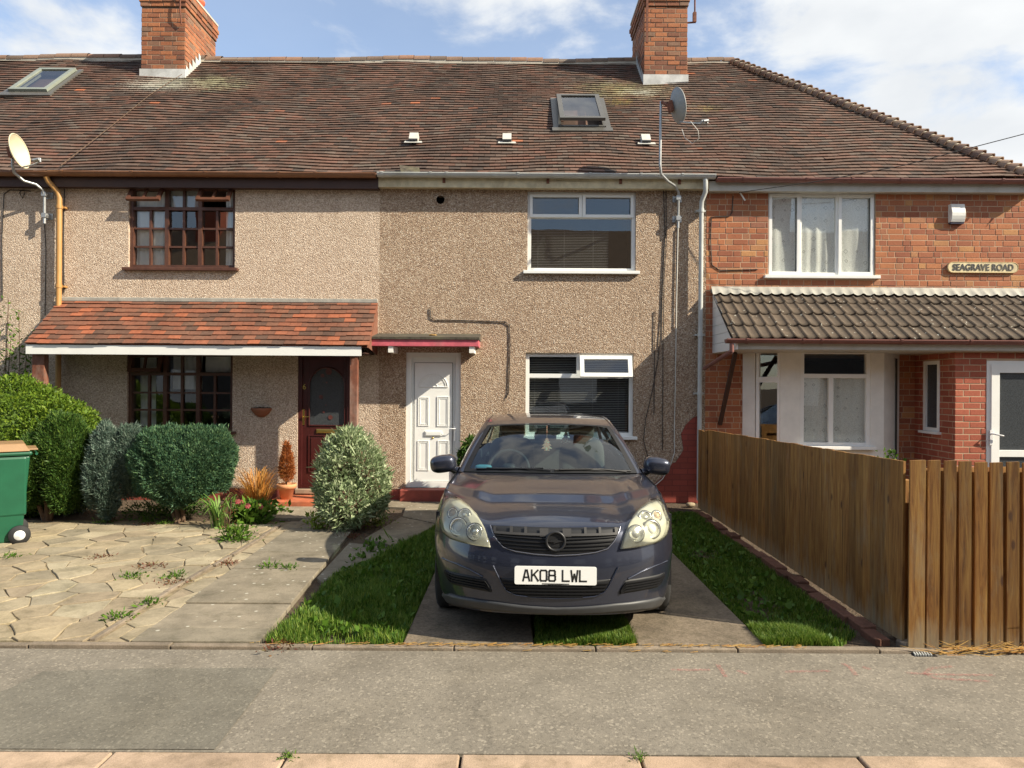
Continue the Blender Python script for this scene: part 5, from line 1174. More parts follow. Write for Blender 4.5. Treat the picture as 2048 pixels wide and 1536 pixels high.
# ================================================================ PLANTS
def leaves(name, pos, nrm, ln, wd, mat, parent=None, updir=None, jitter=.8, fold=False):
    """one four-sided leaf per point; nrm ~ outward; leaves point along a jittered direction"""
    n = len(pos); d = nrm+rng.normal(0, jitter, (n,3))
    if updir is not None: d = d+np.array(updir)
    d /= np.linalg.norm(d, axis=1, keepdims=True)
    r = rng.normal(0, 1, (n,3)); s = np.cross(d, r); s /= np.linalg.norm(s, axis=1, keepdims=True)
    L = (ln*rng.lognormal(-.05, .35, n))[:,None]; Wd = (wd*rng.lognormal(-.05, .3, n))[:,None]
    v = np.stack([pos, pos+d*L*.45-s*Wd*.5, pos+d*L, pos+d*L*.45+s*Wd*.5], axis=1).reshape(-1, 3)
    return raw_mesh(name, v, 4, mat, parent)
def lobes_cloud(lobes, n, shell=.18, bump=.12, fr=7.0, zmin=0.0):
    """points in the outer shell of a union of ellipsoids with lumpy surface"""
    P_, N_ = [], []; tot = sum(l[3]*l[5]+l[4]*l[5] for l in lobes)
    for (cx, cy, cz, rx, ry, rz) in lobes:
        m = int(n*(rx*rz+ry*rz)/tot*1.6); u = rng.normal(0, 1, (m,3)); u /= np.linalg.norm(u, axis=1, keepdims=True)
        R_ = np.array([rx, ry, rz]); c = np.array([cx, cy, cz])
        q = u*R_; lump = bump*(np.sin(q[:,0]*fr*2+cx*9)*np.sin(q[:,2]*fr*1.7+cy*3)+.6*np.sin(q[:,0]*fr*5+q[:,2]*fr*4.1)*np.sin(q[:,1]*fr*4.7))
        t = 1+lump-shell*rng.uniform(0, 1, m)**1.6
        p = c+u*R_*t[:,None]
        keep = p[:,2] > zmin
        for l2 in lobes:
            if l2 == (cx, cy, cz, rx, ry, rz): continue
            dd = (p-np.array(l2[:3]))/np.array(l2[3:]); keep &= (dd**2).sum(1) > .62
        nn = u/R_; nn /= np.linalg.norm(nn, axis=1, keepdims=True)
        P_.append(p[keep]); N_.append(nn[keep])
    return np.concatenate(P_), np.concatenate(N_)
def core(lobes, mat, parent, k=.80):
    b = MB()
    for (cx, cy, cz, rx, ry, rz) in lobes:
        def fn(u, v, a=(cx,cy,cz,rx,ry,rz)):
            th = 2*math.pi*u; ph = math.pi*v; s = k*(1+.06*math.sin(5*th+a[0]*7)*math.sin(4*ph))
            return (a[0]+a[3]*s*math.sin(ph)*math.cos(th), a[1]+a[4]*s*math.sin(ph)*math.sin(th), max(.01, a[2]-a[5]*s*math.cos(ph)))
        b.grid(fn, 20, 12)
    return b.build('inner_twigs', mat, parent)
def bush(name, lobes, n, ln, wd, mat, lbl, cat, group=None, coremat=None, jitter=.8, updir=None, shell=.18, bump=.12, fr=7, trunk=True, ck=.8):
    cx = sum(l[0] for l in lobes)/len(lobes); cy = sum(l[1] for l in lobes)/len(lobes)
    t = thing(name, (cx, cy, 0), lbl, cat, group); off = np.array([cx, cy, 0])
    p, nn = lobes_cloud(lobes, n, shell, bump, fr)
    k = rng.choice(len(p), max(8, int(len(p)**.5*.35)), replace=False); ex, en = [], []
    for i in k:
        d = nn[i]*.6+np.array([rng.normal(0,.3), rng.normal(0,.3), .7]); d /= np.linalg.norm(d); Ls = rng.uniform(.03,.10)
        for t_ in np.linspace(0, 1, 9): ex.append(p[i]+d*Ls*t_+rng.normal(0,.004,3)); en.append(d)
    p = np.concatenate([p, np.array(ex)]); nn = np.concatenate([nn, np.array(en)])
    o = leaves('foliage', p-off, nn, ln, wd, mat, t, updir, jitter)
    core(lobes, coremat or M['twig'], t, ck)
    if trunk:
        b = MB()
        for k in range(4): a = random.uniform(-.1,.1); b.tube([(cx+a*.3,cy+random.uniform(-.05,.05),-.02),(cx+a*1.5,cy,.2),(cx+a*3,cy+random.uniform(-.1,.1),.5)], [.03,.025,.015], 6)
        b.build('stems', M['twig'], t)
    return t
def dk(m): return M[m]
# big rounded privet hedge
hx0 = P(178,830,8.9)[0]
bush('hedge', [(hx0-.55,9.15,.72,.55,.6,.78), (hx0-1.1,9.15,.80,.8,.65,.98), (hx0-2.1,9.2,.82,1.0,.7,1.0), (hx0-3.0,9.2,.82,1.0,.7,1.0)], 80000, .040, .022, M['privet'],
     'large rounded bright green privet hedge at the left edge, below the canopy', 'hedge', coremat=M['conifer'], jitter=.9, updir=(0,-.2,.35), bump=.05, fr=6)
# dark green conifer hanging over in lobes, between bin and blue conifer
cx = P(104,930,8.55)[0]
bush('conifer_bush', [(cx+.12,8.6,.78,.33,.30,.55), (cx-.18,8.55,.66,.22,.26,.42), (cx+.17,8.5,.50,.20,.2,.38), (cx-.25,8.5,.42,.15,.18,.26)], 48000, .036, .011, M['conifer'],
     'dark green conifer bush hanging in lobes, between the bin and the silvery conifer', 'conifer', coremat=M['conifer'], updir=(0,0,.8), jitter=.5, bump=.07, fr=11)
cx = P(212,940,8.5)[0]
bush('conifer_bush', [(cx-.02,8.55,.70,.19,.2,.50), (cx+.22,8.62,.74,.20,.2,.46), (cx+.06,8.45,.47,.13,.14,.42), (cx-.10,8.45,.55,.11,.14,.35)], 34000, .036, .010, M['bluecon'],
     'narrow silvery blue conifer in the middle of the three conifers', 'conifer', coremat=M['bluecon'], updir=(0,0,.9), jitter=.45, bump=.07, fr=13)
cx = P(352,925,8.45)[0]
bush('conifer_bush', [(cx-.12,8.5,.72,.40,.36,.46), (cx+.22,8.5,.74,.36,.34,.44), (cx+.05,8.4,.62,.46,.34,.38), (cx+.44,8.6,.76,.20,.26,.40), (cx-.38,8.6,.72,.24,.26,.42)], 90000, .032, .011, M['cypress'],
     'broad clipped blue green conifer, biggest of the three, below the lattice window', 'conifer', coremat=M['cypress'], updir=(0,0,.7), jitter=.55, bump=.10, fr=8)
# silver-green shrub between the two doors
cx = P(703,960,8.25)[0]
bush('silver_shrub', [(cx-.04,8.3,.88,.22,.24,.33), (cx-.14,8.25,.66,.27,.28,.38), (cx+.10,8.28,.70,.26,.26,.36), (cx+.18,8.3,.50,.24,.26,.36), (cx-.04,8.15,.32,.30,.32,.32), (cx-.22,8.25,.45,.20,.2,.28), (cx+.28,8.35,.38,.13,.2,.24)], 15000, .060, .019, M['silver'],
     'silvery green shrub standing in front of the brown door post, left of the white door', 'shrub', coremat=M['twig'], updir=(0,0,.6), jitter=.75, bump=.15, fr=8, shell=.38, ck=.62)
b = MB()
# low blue sprawl and weeds
def tuft(name, x, y, n, h, w, spread, mat, lbl, cat, group=None, curve=.5, parent=None, z=0.0, nseg=4):
    """blades rising from a point and arching over"""
    V = []; 
    for k in range(n):
        a = random.uniform(0, 2*math.pi); r = random.uniform(0, spread*.3); hh = h*random.uniform(.55, 1.1); out = spread*random.uniform(.3, 1.1); ww = w*random.uniform(.6, 1.2)
        bx, by = x+r*math.cos(a), y+r*math.sin(a); dx, dy = math.cos(a), math.sin(a); sx_, sy_ = -dy, dx; prev = None
        for i in range(nseg+1):
            t = i/nseg; px_ = bx+dx*out*t**1.6; py_ = by+dy*out*t**1.6; pz = z+hh*(t-curve*t**3*.75); wi = ww*(1-t)**.6*.5+.0005
            cur = ((px_-sx_*wi, py_-sy_*wi, pz), (px_+sx_*wi, py_+sy_*wi, pz))
            if prev: V += [prev[0], prev[1], cur[1], cur[0]]
            prev = cur
    V = np.array(V)
    if parent is None: V = V-np.array([x, y, 0])
    else:
        V = V-np.array(parent.location)
    o = raw_mesh(name, V, 4, mat, parent)
    if parent is None: o.location = (x, y, 0); tag(o, lbl, cat, group)
    # weld so that each blade is one island
    import bmesh
    bm = bmesh.new(); bm.from_mesh(o.data); bmesh.ops.remove_doubles(bm, verts=bm.verts, dist=1e-5); bm.to_mesh(o.data); bm.free()
    return o
def gp(px, py, Y=None):
    q = G(px, py); return q if Y is None else (P(px, py, Y)[0], Y)
x, y = gp(440,1058); tuft('iris_plant', x, y, 34, .78, .035, .36, M['iris'], 'arching strap leaved green plant right of the big clipped conifer', 'plant', curve=.8)
x, y = gp(508,1035); tuft('sedge_plant', x+.02, y+.05, 280, .98, .013, .36, M['orange'], 'dry orange grassy sedge clump left of the potted dead conifer', 'plant', curve=.55)
# pink flowering plant with stalks
def leafy(name, x, y, h, r, n, ln, wd, mat, lbl, cat, group=None, flowers=0, dead=False, stalks=8):
    t = thing(name, (x, y, 0), lbl, cat, group)
    p = np.stack([rng.normal(0, r*.55, n), rng.normal(0, r*.45, n), h*rng.uniform(.05, 1, n)**1.2], 1); nn = p/np.maximum(.05, np.linalg.norm(p, axis=1, keepdims=True)); nn[:,2] *= .4
    leaves('foliage', p, nn, ln, wd, mat, t, (0,0,.5), .6)
    b = MB()
    for k in range(stalks): a = random.uniform(0, 6.28); q = Vector((x+math.cos(a)*r*.2, y+math.sin(a)*r*.2, 0)); b.tube([q, q+Vector((math.cos(a)*r*.4, math.sin(a)*r*.3, h*random.uniform(.5,1)))], .003, 4)
    b.build('stalks', M['twig'] if dead else mat, t)
    for k in range(flowers):
        q = Vector((x+random.uniform(-r,r)*.7, y-r*.5+random.uniform(-.05,.05), h*random.uniform(.8,1.15))); b = MB()
        for j in range(6):
            a = j*1.047; c_ = q+Vector((math.cos(a)*.018, 0, math.sin(a)*.016)); b.obox(c_, (math.cos(a)*.016,0,math.sin(a)*.016), (-math.sin(a)*.011,.002,math.cos(a)*.011), (0,.002,0))
        b.build('flower', M['flower'], t)
    return t
x, y = gp(497,1052); leafy('geranium_plant', x, y+.12, .26, .20, 500, .08, .05, M['weed'], 'leafy green plant with a few pink flowers, in front of the orange sedge', 'plant', flowers=5)
x, y = gp(470,1085); leafy('weed_clump', x, y, .16, .16, 500, .05, .02, M['weed'], 'low green weed clump on the paving below the pink flowered plant', 'weed')
x, y = gp(452,1062); leafy('dead_plant', x, y+.02, .42, .09, 160, .03, .012, M['redweed'], 'dried brown stalks standing left of the pink flowered plant', 'plant', dead=True, stalks=14)
x, y = gp(600,1068); x, y = gp(640,1063); leafy('young_shrub', x-.02, y, .20, .13, 220, .05, .025, M['olive'], 'small yellow green weed at the left foot of the silvery shrub', 'weed')
x, y = gp(745,1050); leafy('young_shrub', x, y, .12, .17, 300, .035, .02, M['olive'], 'low yellow green weed at the right foot of the silvery shrub', 'weed')
x, y = gp(530,1030); leafy('young_shrub', x, y+.05, .12, .2, 260, .05, .03, M['weed'], 'dark green leafy weed beside the red porch step', 'weed')
x, y = gp(155,1025); leafy('weed_clump', x, y, .22, .26, 1400, .04, .012, M['bluecon'], 'sprawling blue grey sprigs on the soil below the silvery conifer', 'weed')
x, y = gp(330,1035); leafy('weed_clump', x, y+.1, .16, .45, 1500, .045, .018, M['conifer'], 'dark low growth under the broad clipped conifer', 'weed')
k = 0
weeds = [((210,1048),'small weed on the paving edge below the silvery conifer'),((295,1046),'small weed at the paving edge below the left part of the broad conifer'),((330,1050),'second small weed at the paving edge below the broad conifer'),((18,1120),'small green weed on the crazy paving in front of the bin'),((263,1160),'green and red weed sprawling over the middle of the crazy paving'),((350,1158),'weed beside the concrete path edging'),((300,1213),'weed in the edging halfway to the pavement'),((232,1243),'weed in the path edging nearest the pavement'),((540,1140),'row of small weeds in the joint of the path slabs'),((575,1143),'small weed further right in the same slab joint')]
for (px, py), l in weeds: x, y = gp(px, py); leafy('weed_clump', x, y, .05, .09, 110, .035, .014, M['weed'], l, 'weed', stalks=3)
reds = [((300,1138),'red brown weed patch on the crazy paving, right of its middle'),((205,1120),'red brown weed streak on the crazy paving, left of its middle'),((450,1132),'red brown weed mat by the path edging'),((345,1170),'dark red weed on the crazy paving beside the path edging'),((700,1075),'small red brown weed at the foot of the silvery shrub'),((295,1052),'red brown weed along the back edge of the paving'),((560,1295),'dry red brown litter along the pavement edging')]
for (px, py), l in reds: x, y = gp(px, py); leafy('red_weed', x, y, .03, .11, 160, .03, .01, M['redweed'], l, 'weed', stalks=3)
# leafy shrubs at the white door's right
x = P(943,885,9.9)[0]; bush('evergreen_shrub', [(x,9.85,.62,.16,.15,.30)], 1800, .05, .03, M['conifer'], 'small dark evergreen showing between the white door and the car roof', 'shrub', coremat=M['twig'], trunk=True)
x = P(1789,905,7.9)[0]; leafy('small_shrub', x, 8.0, .98, .10, 260, .05, .03, M['weed'], 'tip of a small green shrub peeping over the shaded fence by the bay window', 'shrub', stalks=6)
# climbing plant on the left wall
t = thing('climbing_plant', (P(35,650,10.1)[0], 10.1, 0), 'thin straggly climber with small leaves on the far left wall above the hedge', 'plant'); b = MB(); ps = []
for (px, zz) in ((8,2.1),(18,2.4),(33,2.75),(50,2.2),(60,2.45),(12,2.9),(68,2.1)):
    X = P(px,600,10.1)[0]; pts = [Vector((X+random.uniform(-.1,.1),10.12,1.2)), Vector((X+random.uniform(-.06,.06),10.14,1.7)), Vector((X,10.15,zz))]; b.tube(pts, .006, 4)
    for k in range(75): u = random.random(); q = pts[0]+(pts[2]-pts[0])*u; ps.append(q+Vector((random.uniform(-.09,.09),random.uniform(-.08,.05),random.uniform(-.05,.05))))
b.build('stems', M['twig'], t); pa = np.array([tuple(q-Vector(t.location)) for q in ps]); leaves('foliage', pa, np.tile([0,-1.,0.3],(len(pa),1)), .06, .028, M['weed'], t, None, .8)
# potted dead conifer
px_, pz_ = P(570,1000,9.8); pt = thing('potted_conifer', (px_, 9.86, .085), 'small dead rust brown conifer in a terracotta pot on the red step', 'potted plant')
b = MB(); b.lathe([(.0,0),(.082,0),(.108,.15),(.135,.15),(.138,.21),(.118,.21),(.112,.17),(0,.165)], (px_,9.86,.087), n=28); b.build('pot', M['terracotta'], pt)
z = .27; lob = [(0,0,.40,.10,.10,.15),(0,0,.52,.085,.085,.15),(0,0,.66,.05,.05,.14)]
p, nn = lobes_cloud([(l[0],l[1],l[2],l[3],l[4],l[5]) for l in lob], 5200, .6, .1, 20, .18); leaves('foliage', p, nn, .035, .008, M['dead'], pt, (0,0,.8), .6)
b = MB(); b.tube([(px_,9.86,.24),(px_,9.86,.85)], [.012,.004], 6); b.build('trunk', M['twig'], pt)
# ---------------- grass
def grass(name, polys, n, h, mat, lbl, lean=.5):
    V = []
    for (poly, w, hs, dens) in polys:
        xs = [p[0] for p in poly]; ys = [p[1] for p in poly]; m = int(n*w); x = rng.uniform(min(xs), max(xs), m*2); y = rng.uniform(min(ys), max(ys), m*2)
        ins = np.zeros(len(x), bool); j = len(poly)-1
        for i in range(len(poly)):
            c1 = (poly[i][1] > y) != (poly[j][1] > y); xc = (poly[j][0]-poly[i][0])*(y-poly[i][1])/(poly[j][1]-poly[i][1]+1e-9)+poly[i][0]; ins ^= c1 & (x < xc); j = i
        patch = np.sin(x*5.1+1)*np.sin(y*3.7)+.5*np.sin(x*13+y*7)*np.sin(y*11); ins &= (rng.uniform(-1.6, 1, len(x)) < patch+dens)
        x = x[ins]; y = y[ins]; patch = patch[ins]; k = len(x); hh = h*hs*rng.uniform(.35, 1.25, k)*(1+.3*patch); a = rng.uniform(0, 6.283, k); out = hh*rng.uniform(.1, 1.0, k)*lean*1.4
        dx, dy = np.cos(a), np.sin(a); wd = rng.uniform(.0022, .0045, k); sx_, sy_ = -dy*wd, dx*wd
        p0 = np.stack([x-sx_, y-sy_, 0*x-.01], 1); p1 = np.stack([x+sx_, y+sy_, 0*x-.01], 1); m0 = np.stack([x+dx*out*.4-sx_*.7, y+dy*out*.4-sy_*.7, hh*.6], 1); m1 = np.stack([x+dx*out*.4+sx_*.7, y+dy*out*.4+sy_*.7, hh*.6], 1); tp = np.stack([x+dx*out, y+dy*out, hh], 1)
        V.append(np.stack([p0, p1, m1, m0, m0, m1, tp, tp], 1).reshape(-1, 4, 3))
    V = np.concatenate(V).reshape(-1, 3)
    o = raw_mesh(name, V, 4, mat); import bmesh
    bm = bmesh.new(); bm.from_mesh(o.data); bmesh.ops.remove_doubles(bm, verts=bm.verts, dist=1e-6); bm.to_mesh(o.data); bm.free()
    tag(o, lbl, 'grass', kind='stuff'); return o
G1 = [(-1.60,4.57),(-.71,4.57),(-.67,8.6),(-.86,8.5),(-1.16,7.25),(-1.56,6.1)]
grass('grass', [(G1, 1.0, .85, .0)], 46000, .075, M['grassblade'], 'lush green grass strip left of the parked car')
grass('grass', [([(.16,4.57),(.82,4.57),(.82,5.1),(.18,5.1)], 1.0, .8, .2), ([(.18,5.1),(.82,5.1),(.82,9),(.18,9)], .4, .5, -.4)], 14000, .07, M['grassblade'], 'sparse green grass between the two wheel strips under the car')
grass('grass', [([(1.68,4.57),(2.15,4.57),(2.40,4.85),(2.47,9.4),(1.61,9.4)], 1.0, .6, -.45), ([(1.66,4.57),(2.1,4.57),(2.0,4.85),(1.66,4.9)], .3, 1.0, .6)], 46000, .06, M['grassblade'], 'shaded green grass strip between the right wheel strip and the fence')
# broad-leaved weeds in the lawn strips
pos = []
for k in range(650):
    s = random.random()
    if s < .5: x, y = random.uniform(1.68, 2.3), random.uniform(4.7, 9.2)
    else: x, y = random.uniform(-1.55, -.75), random.uniform(4.7, 7.5)
    for j in range(4): pos.append((x+random.uniform(-.03,.03), y+random.uniform(-.03,.03), random.uniform(.0,.045)))
pos = np.array(pos); o = leaves('lawn_weeds', pos, np.tile([0,0,.5],(len(pos),1)), .05, .034, M['weed'], None, (0,0,.2), .7); tag(o, 'low broad leaved weeds growing through the grass strips beside the car', 'weeds', kind='stuff')
# straw along the fence foot
V = []; 
for k in range(420):
    x = random.uniform(2.72, 5.0); y = random.gauss(4.53, .03); a = random.gauss(0, .5)+(math.pi if random.random() < .5 else 0); L = random.uniform(.06, .22); z0 = random.uniform(.0, .035); z1 = max(.003, z0+random.uniform(-.03,.05)); w = .0025
    V += [(x,y-w,z0),(x,y+w,z0+.002),(x+L*math.cos(a),y+L*math.sin(a)*.4+w,z1),(x+L*math.cos(a),y+L*math.sin(a)*.4-w,z1)]
o = raw_mesh('dry_grass', np.array(V), 4, M['straw']); tag(o, 'dry yellow straw lying along the foot of the sunlit fence', 'dry grass', kind='stuff')
V = []
for k in range(260):
    x = random.choice([random.uniform(-.7,1.7), random.uniform(-1.7,1.9)]); y = random.gauss(4.545, .02); a = random.gauss(0, .6); L = random.uniform(.02, .07); w = .003; z0 = .028 if y > 4.51 and y < 4.565 else .006
    V += [(x,y-w,z0),(x,y+w,z0),(x+L*math.cos(a),y+L*math.sin(a)*.3+w,z0+.008),(x+L*math.cos(a),y+L*math.sin(a)*.3-w,z0+.006)]
o = raw_mesh('plant_litter', np.array(V), 4, M['straw']); tag(o, 'dry plant litter along the concrete edging at the pavement', 'litter', kind='stuff')
x, y = 3.62, 4.5; tuft('dry_stalks', x, y, 22, .30, .006, .30, M['straw'], 'tall dry grass stalks leaning against the sunlit fence near the right edge', 'plant', curve=.35)
x, y = gp(1578-0,1525); 
for (px, lbl) in ((575,'small weed in the kerb joint below the dark pavement patch'),(1278,'small dry weed in the kerb joint right of the middle')):
    x, y = gp(px, 1518); leafy('kerb_weed', x, y, .02, .03, 60, .018, .006, M['weed'], lbl, 'weed', stalks=2)
# rubble near the wall foot behind the car
for (px, py, s, lbl) in ((1366,1003,.05,'pale stone lying on the grass by the fence end'),(1364,985,.035,'small broken brick bit under the red painted patch')):
    x, y = gp(px, py); y = min(y, 9.9); b = MB(); b.sup((x, y, s*.6), (s*1.3, s, s*.6), .7, 8, rot=Matrix.Rotation(.4, 3, 'Z')); tag(b.build('stone', M['flag']), lbl, 'stone')
# ================================================================ CAR
M['slatblack'] = plain('black_slat', (.008,.008,.009), .55, spec=.25)
YAW = R(1.7); CXW, CYW = .284, 4.45
car = thing('parked_car', (CXW, CYW, 0), 'dark blue grey hatchback parked nose out on the wheel strips', 'car', rz=-YAW)
def cw(w): return w
YF = ([.15,.20,.24,.30,.45,.55,.60,.66,.72,.78,.82,.87,.92,1.0], [.13,.07,.03,.006,.0,.0,.012,.03,.045,.075,.13,.24,.40,.62])
WW = ([.12,.25,.4,.6,.75,.85,.92,1.0], [.775,.815,.840,.860,.858,.842,.822,.79])
def yf(z): return itp(z, *YF)
def wz(z): return itp(z, *WW)
DD = .72; NN = 2.5
def Fs(x, z): 
    u = min(abs(x)/wz(z), .99999); return yf(z)+DD*(1-(1-u**NN)**(1/NN))
def lp(x, z, off=0):                                  # point off the front surface, along its plan normal
    e = .004; dx = (Fs(x+e,z)-Fs(x-e,z))/(2*e); dz = (Fs(x,z+e)-Fs(x,z-e))/(2*e)
    n = Vector((dx, -1, dz)).normalized(); return Vector((x, Fs(x,z), z))+n*off
CS, SN = math.cos(YAW), math.sin(YAW)
def cpx(px, py):                                      # photo point -> (x,z) on the car's front
    Y = 4.7
    for _ in range(60):
        X, Z = P(px, py, Y); dx, dy = X-CXW, Y-CYW; lx = dx*CS-dy*SN; ly = dx*SN+dy*CS
        t = Fs(max(-.87,min(.87,lx)), Z); Y += (t-ly)*.5
    return lx, Z
def crop(cx, cy): return (840+cx/3.339, 800+cy/3.339)
def cc_(l): return [cpx(*crop(*p)) for p in l]
def cb(name, mb, mats, parent=None, **k): return mb.build(name, mats, parent or car, raw=True, **k)
# ---- columns of the perimeter
NA = 26; cols = []
def ztop_f(ax): return itp(ax, [0,.30,.44,.55,.66,.76,.86], [.795,.793,.785,.815,.848,.872,.895])
SIDEY = [.95+.045*k for k in range(0)]
sideys = list(np.linspace(.0, 1.0, 66))
nz_ = 18
def ring(z_of, v):
    pass
YR0 = 3.75
def peri(v):
    """one ring of the lower body, from front centre round the right side to the rear centre"""
    pts = []
    for k in range(NA+1):
        a = (math.pi/2)*k/NA; s = math.sin(a)**(2/NN); z = None; ax = s*.86; zt = ztop_f(ax); zb = .245-.06*s**3; z = zb+(zt-zb)*v
        x = wz(z)*s; y = yf(z)+DD*(1-max(0, 1-s**NN)**(1/NN)); pts.append((x, y, z))
    y0 = pts[-1][1]
    for k in range(1, 61):
        t = k/60; yy = y0+(YR0-y0)*t; zt = itp(yy, [.7,1.0,1.6,2.6,3.75], [.895,.92,.950,.975,.99]); zb = .185
        z = zb+(zt-zb)*v; x = wz(min(z, .95))*(1+.004*math.sin(math.pi*t)); pts.append((x, yy, z))
    for k in range(1, 15):
        a = (math.pi/2)*k/14; s = math.cos(a)**(2/3.0); z = .22+(.99-.22)*v; x = wz(min(z,.95))*s; y = YR0+.80*(math.sin(a)**(2/3.0))-.12*v*v; pts.append((x, y, z))
    return pts
b = MB(); vs_ = [ (v/nz_) for v in range(nz_+1)]; rings = [peri(v) for v in vs_]; ncol = len(rings[0])
ARCH = [(.94,.315,.345), (3.64,.315,.345)]
def mats_for(q): return 0
for sgn in (1, -1):
    V = [(p[0]*sgn, p[1], p[2]) for r_ in rings for p in r_]; Fc = []
    for j in range(nz_):
        for i in range(ncol-1):
            c = [rings[j][i], rings[j][i+1], rings[j+1][i+1], rings[j+1][i]]; my = sum(p[1] for p in c)/4; mz = sum(p[2] for p in c)/4
            if abs(c[0][0]) > .74 and any((my-A[0])**2+(mz-A[1])**2 < A[2]**2 for A in ARCH): continue
            f = (j*ncol+i, j*ncol+i+1, (j+1)*ncol+i+1, (j+1)*ncol+i); Fc.append(f if sgn > 0 else f[::-1])
    b.add(V, Fc, 0, True)
# ---- bonnet: Coons patch
top = rings[-1]; ic = min(range(NA+1), key=lambda i: abs(top[i][0]-.79)); iw = min(range(ncol), key=lambda i: abs(top[i][1]-1.60))
front = [Vector((-p[0],p[1],p[2])) for p in top[:ic+1][::-1]]+[Vector(p) for p in top[1:ic+1]]
NS = len(front)-1
sideR = [Vector(p) for p in top[ic:iw+1]]; sideL = [Vector((-p.x,p.y,p.z)) for p in sideR]; NR = len(sideR)-1
def wbase(s):
    x = s*.79; return Vector((x, 1.60-.33*(1-abs(s)**2.0), .952+.036*(1-s*s)))
fp = [abs(front[i].x)/front[-1].x*(1 if front[i].x > 0 else -1) for i in range(NS+1)]
back = [wbase(s) for s in fp]; back[0] = sideL[-1].copy(); back[-1] = sideR[-1].copy()
V = []
for j in range(NR+1):
    r = j/NR
    for i in range(NS+1):
        s = (fp[i]+1)/2; p = (1-r)*front[i]+r*back[i]+(1-s)*sideL[j]+s*sideR[j]-((1-s)*(1-r)*front[0]+s*(1-r)*front[-1]+(1-s)*r*back[0]+s*r*back[-1])
        bulge = math.sin(math.pi*r)**.8*(1-abs(fp[i])**3); p = p.copy(); p.z += .030*bulge
        cr_ = .70-.10*r; p.z += .012*math.sin(math.pi*min(1, r*1.0))*math.exp(-((abs(fp[i])-cr_)/.07)**2)-.004*math.exp(-((abs(fp[i])-.93)/.03)**2)*math.sin(math.pi*r)
        if r < .5: p.z += .030*math.sin(math.pi*min(1,r*2))*(1-fp[i]**2)**1.5*.4
        V.append(p)
w_ = NS+1; b.add(V, [(j*w_+i, j*w_+i+1, (j+1)*w_+i+1, (j+1)*w_+i) for j in range(NR) for i in range(NS)], 0, True)
# ---- cowl, pillars, roof
def wtop(s): x = s*.60; return Vector((x, 2.22-.06*(1-s*s)+.06*abs(s)**3, 1.352-.028*abs(s)**2.5))
def side_z(y): return itp(y, [.7,1.0,1.6,2.6,3.75], [.895,.92,.950,.975,.99])
rail = [(1.60,.79,.952),(1.9,.725,1.12),(2.12,.665,1.245),(2.32,.622,1.325),(2.6,.600,1.372),(3.0,.590,1.387),(3.4,.585,1.370),(3.75,.60,1.31),(4.05,.645,1.17),(4.30,.70,1.02)]
def railp(y, o=0): return Vector((itp(y,[r[0] for r in rail],[r[1] for r in rail]), y, itp(y,[r[0] for r in rail],[r[2] for r in rail])))
# roof skin
ry = np.linspace(2.22, 3.62, 15); V = []; NSR = 20
for y in ry:
    for i in range(NSR+1):
        s = -1+2*i/NSR; rr_ = railp(y); yy = y-.06*(1-s*s) if y < 2.3 else y-.06*(1-s*s)*max(0, 1-(y-2.22)/.5)
        zc = itp(y, [2.22,2.4,2.7,3.0,3.3,3.62], [1.352,1.382,1.408,1.415,1.405,1.372])
        V.append((s*rr_.x, yy, zc-(zc-rr_.z)*abs(s)**2.6))
b.add(V, [(j*(NSR+1)+i, j*(NSR+1)+i+1, (j+1)*(NSR+1)+i+1, (j+1)*(NSR+1)+i) for j in range(14) for i in range(NSR)], 0, True)
for sgn in (1,-1):                                     # pillar strips with depth
    ys_ = [1.60,1.75,1.9,2.0,2.12,2.22,2.32,2.45,2.6,3.0,3.4,3.62,3.75,3.9,4.05,4.2,4.30]
    for a, c in zip(ys_[:-1], ys_[1:]):
        def q(y):
            o = railp(y); inn = Vector((o.x-(.058 if y < 2.3 else .02), o.y-.012, o.z+.006)); outw = Vector((o.x+.030 if y < 2.3 else o.x+.028, o.y+.03 if y < 2.3 else o.y, o.z-.025)); lo = Vector((o.x+.01, o.y+.03, o.z-.06))
            return [inn, o+Vector((0,0,.008)), outw, lo]
        A, Bq = q(a), q(c)
        for k in range(3):
            f = [A[k], A[k+1], Bq[k+1], Bq[k]]; f = [(p.x*sgn, p.y, p.z) for p in f]; b.add(f, [(0,1,2,3) if sgn < 0 else (3,2,1,0)], 0, True)
    # centre pillar
    for (ya, yb, m) in ((2.72,2.80,1),(3.58,3.66,0)):
        V = [(.80,ya,side_z(ya)),(.80,yb,side_z(yb)),(railp(yb).x+.02,yb,railp(yb).z-.04),(railp(ya).x+.02,ya,railp(ya).z-.04)]; V += [(p[0]-.04,p[1],p[2]) for p in V]; V = [(p[0]*sgn,p[1],p[2]) for p in V]
        b.add(V, [(0,1,2,3),(4,7,6,5),(0,3,7,4),(1,5,6,2)], m)
    # shoulder ledge
    V = []
    for i in range(iw, ncol-14): p = top[i]; V += [(p[0]*sgn,p[1],p[2]), ((p[0]-.035)*sgn,p[1],p[2]+.012), ((p[0]-.06)*sgn,p[1],p[2]+.008)]
    n = len(V)//3; b.add(V, [(3*i+k, 3*i+k+1, 3*i+k+4, 3*i+k+3) for i in range(n-1) for k in range(2)], 0, True)
# boot deck and tail
V = []
for y in (4.25, 4.36, 4.43):
    for i in range(11): s = -1+.2*i; V.append((s*.76, y-.1*abs(s)**2+.0, 1.02-.02*abs(s) if y < 4.3 else .99))
b.add(V, [(j*11+i, j*11+i+1, (j+1)*11+i+1, (j+1)*11+i) for j in range(2) for i in range(10)], 0, True)
cb('body', b, [M['paint'], M['black']], weld=True)
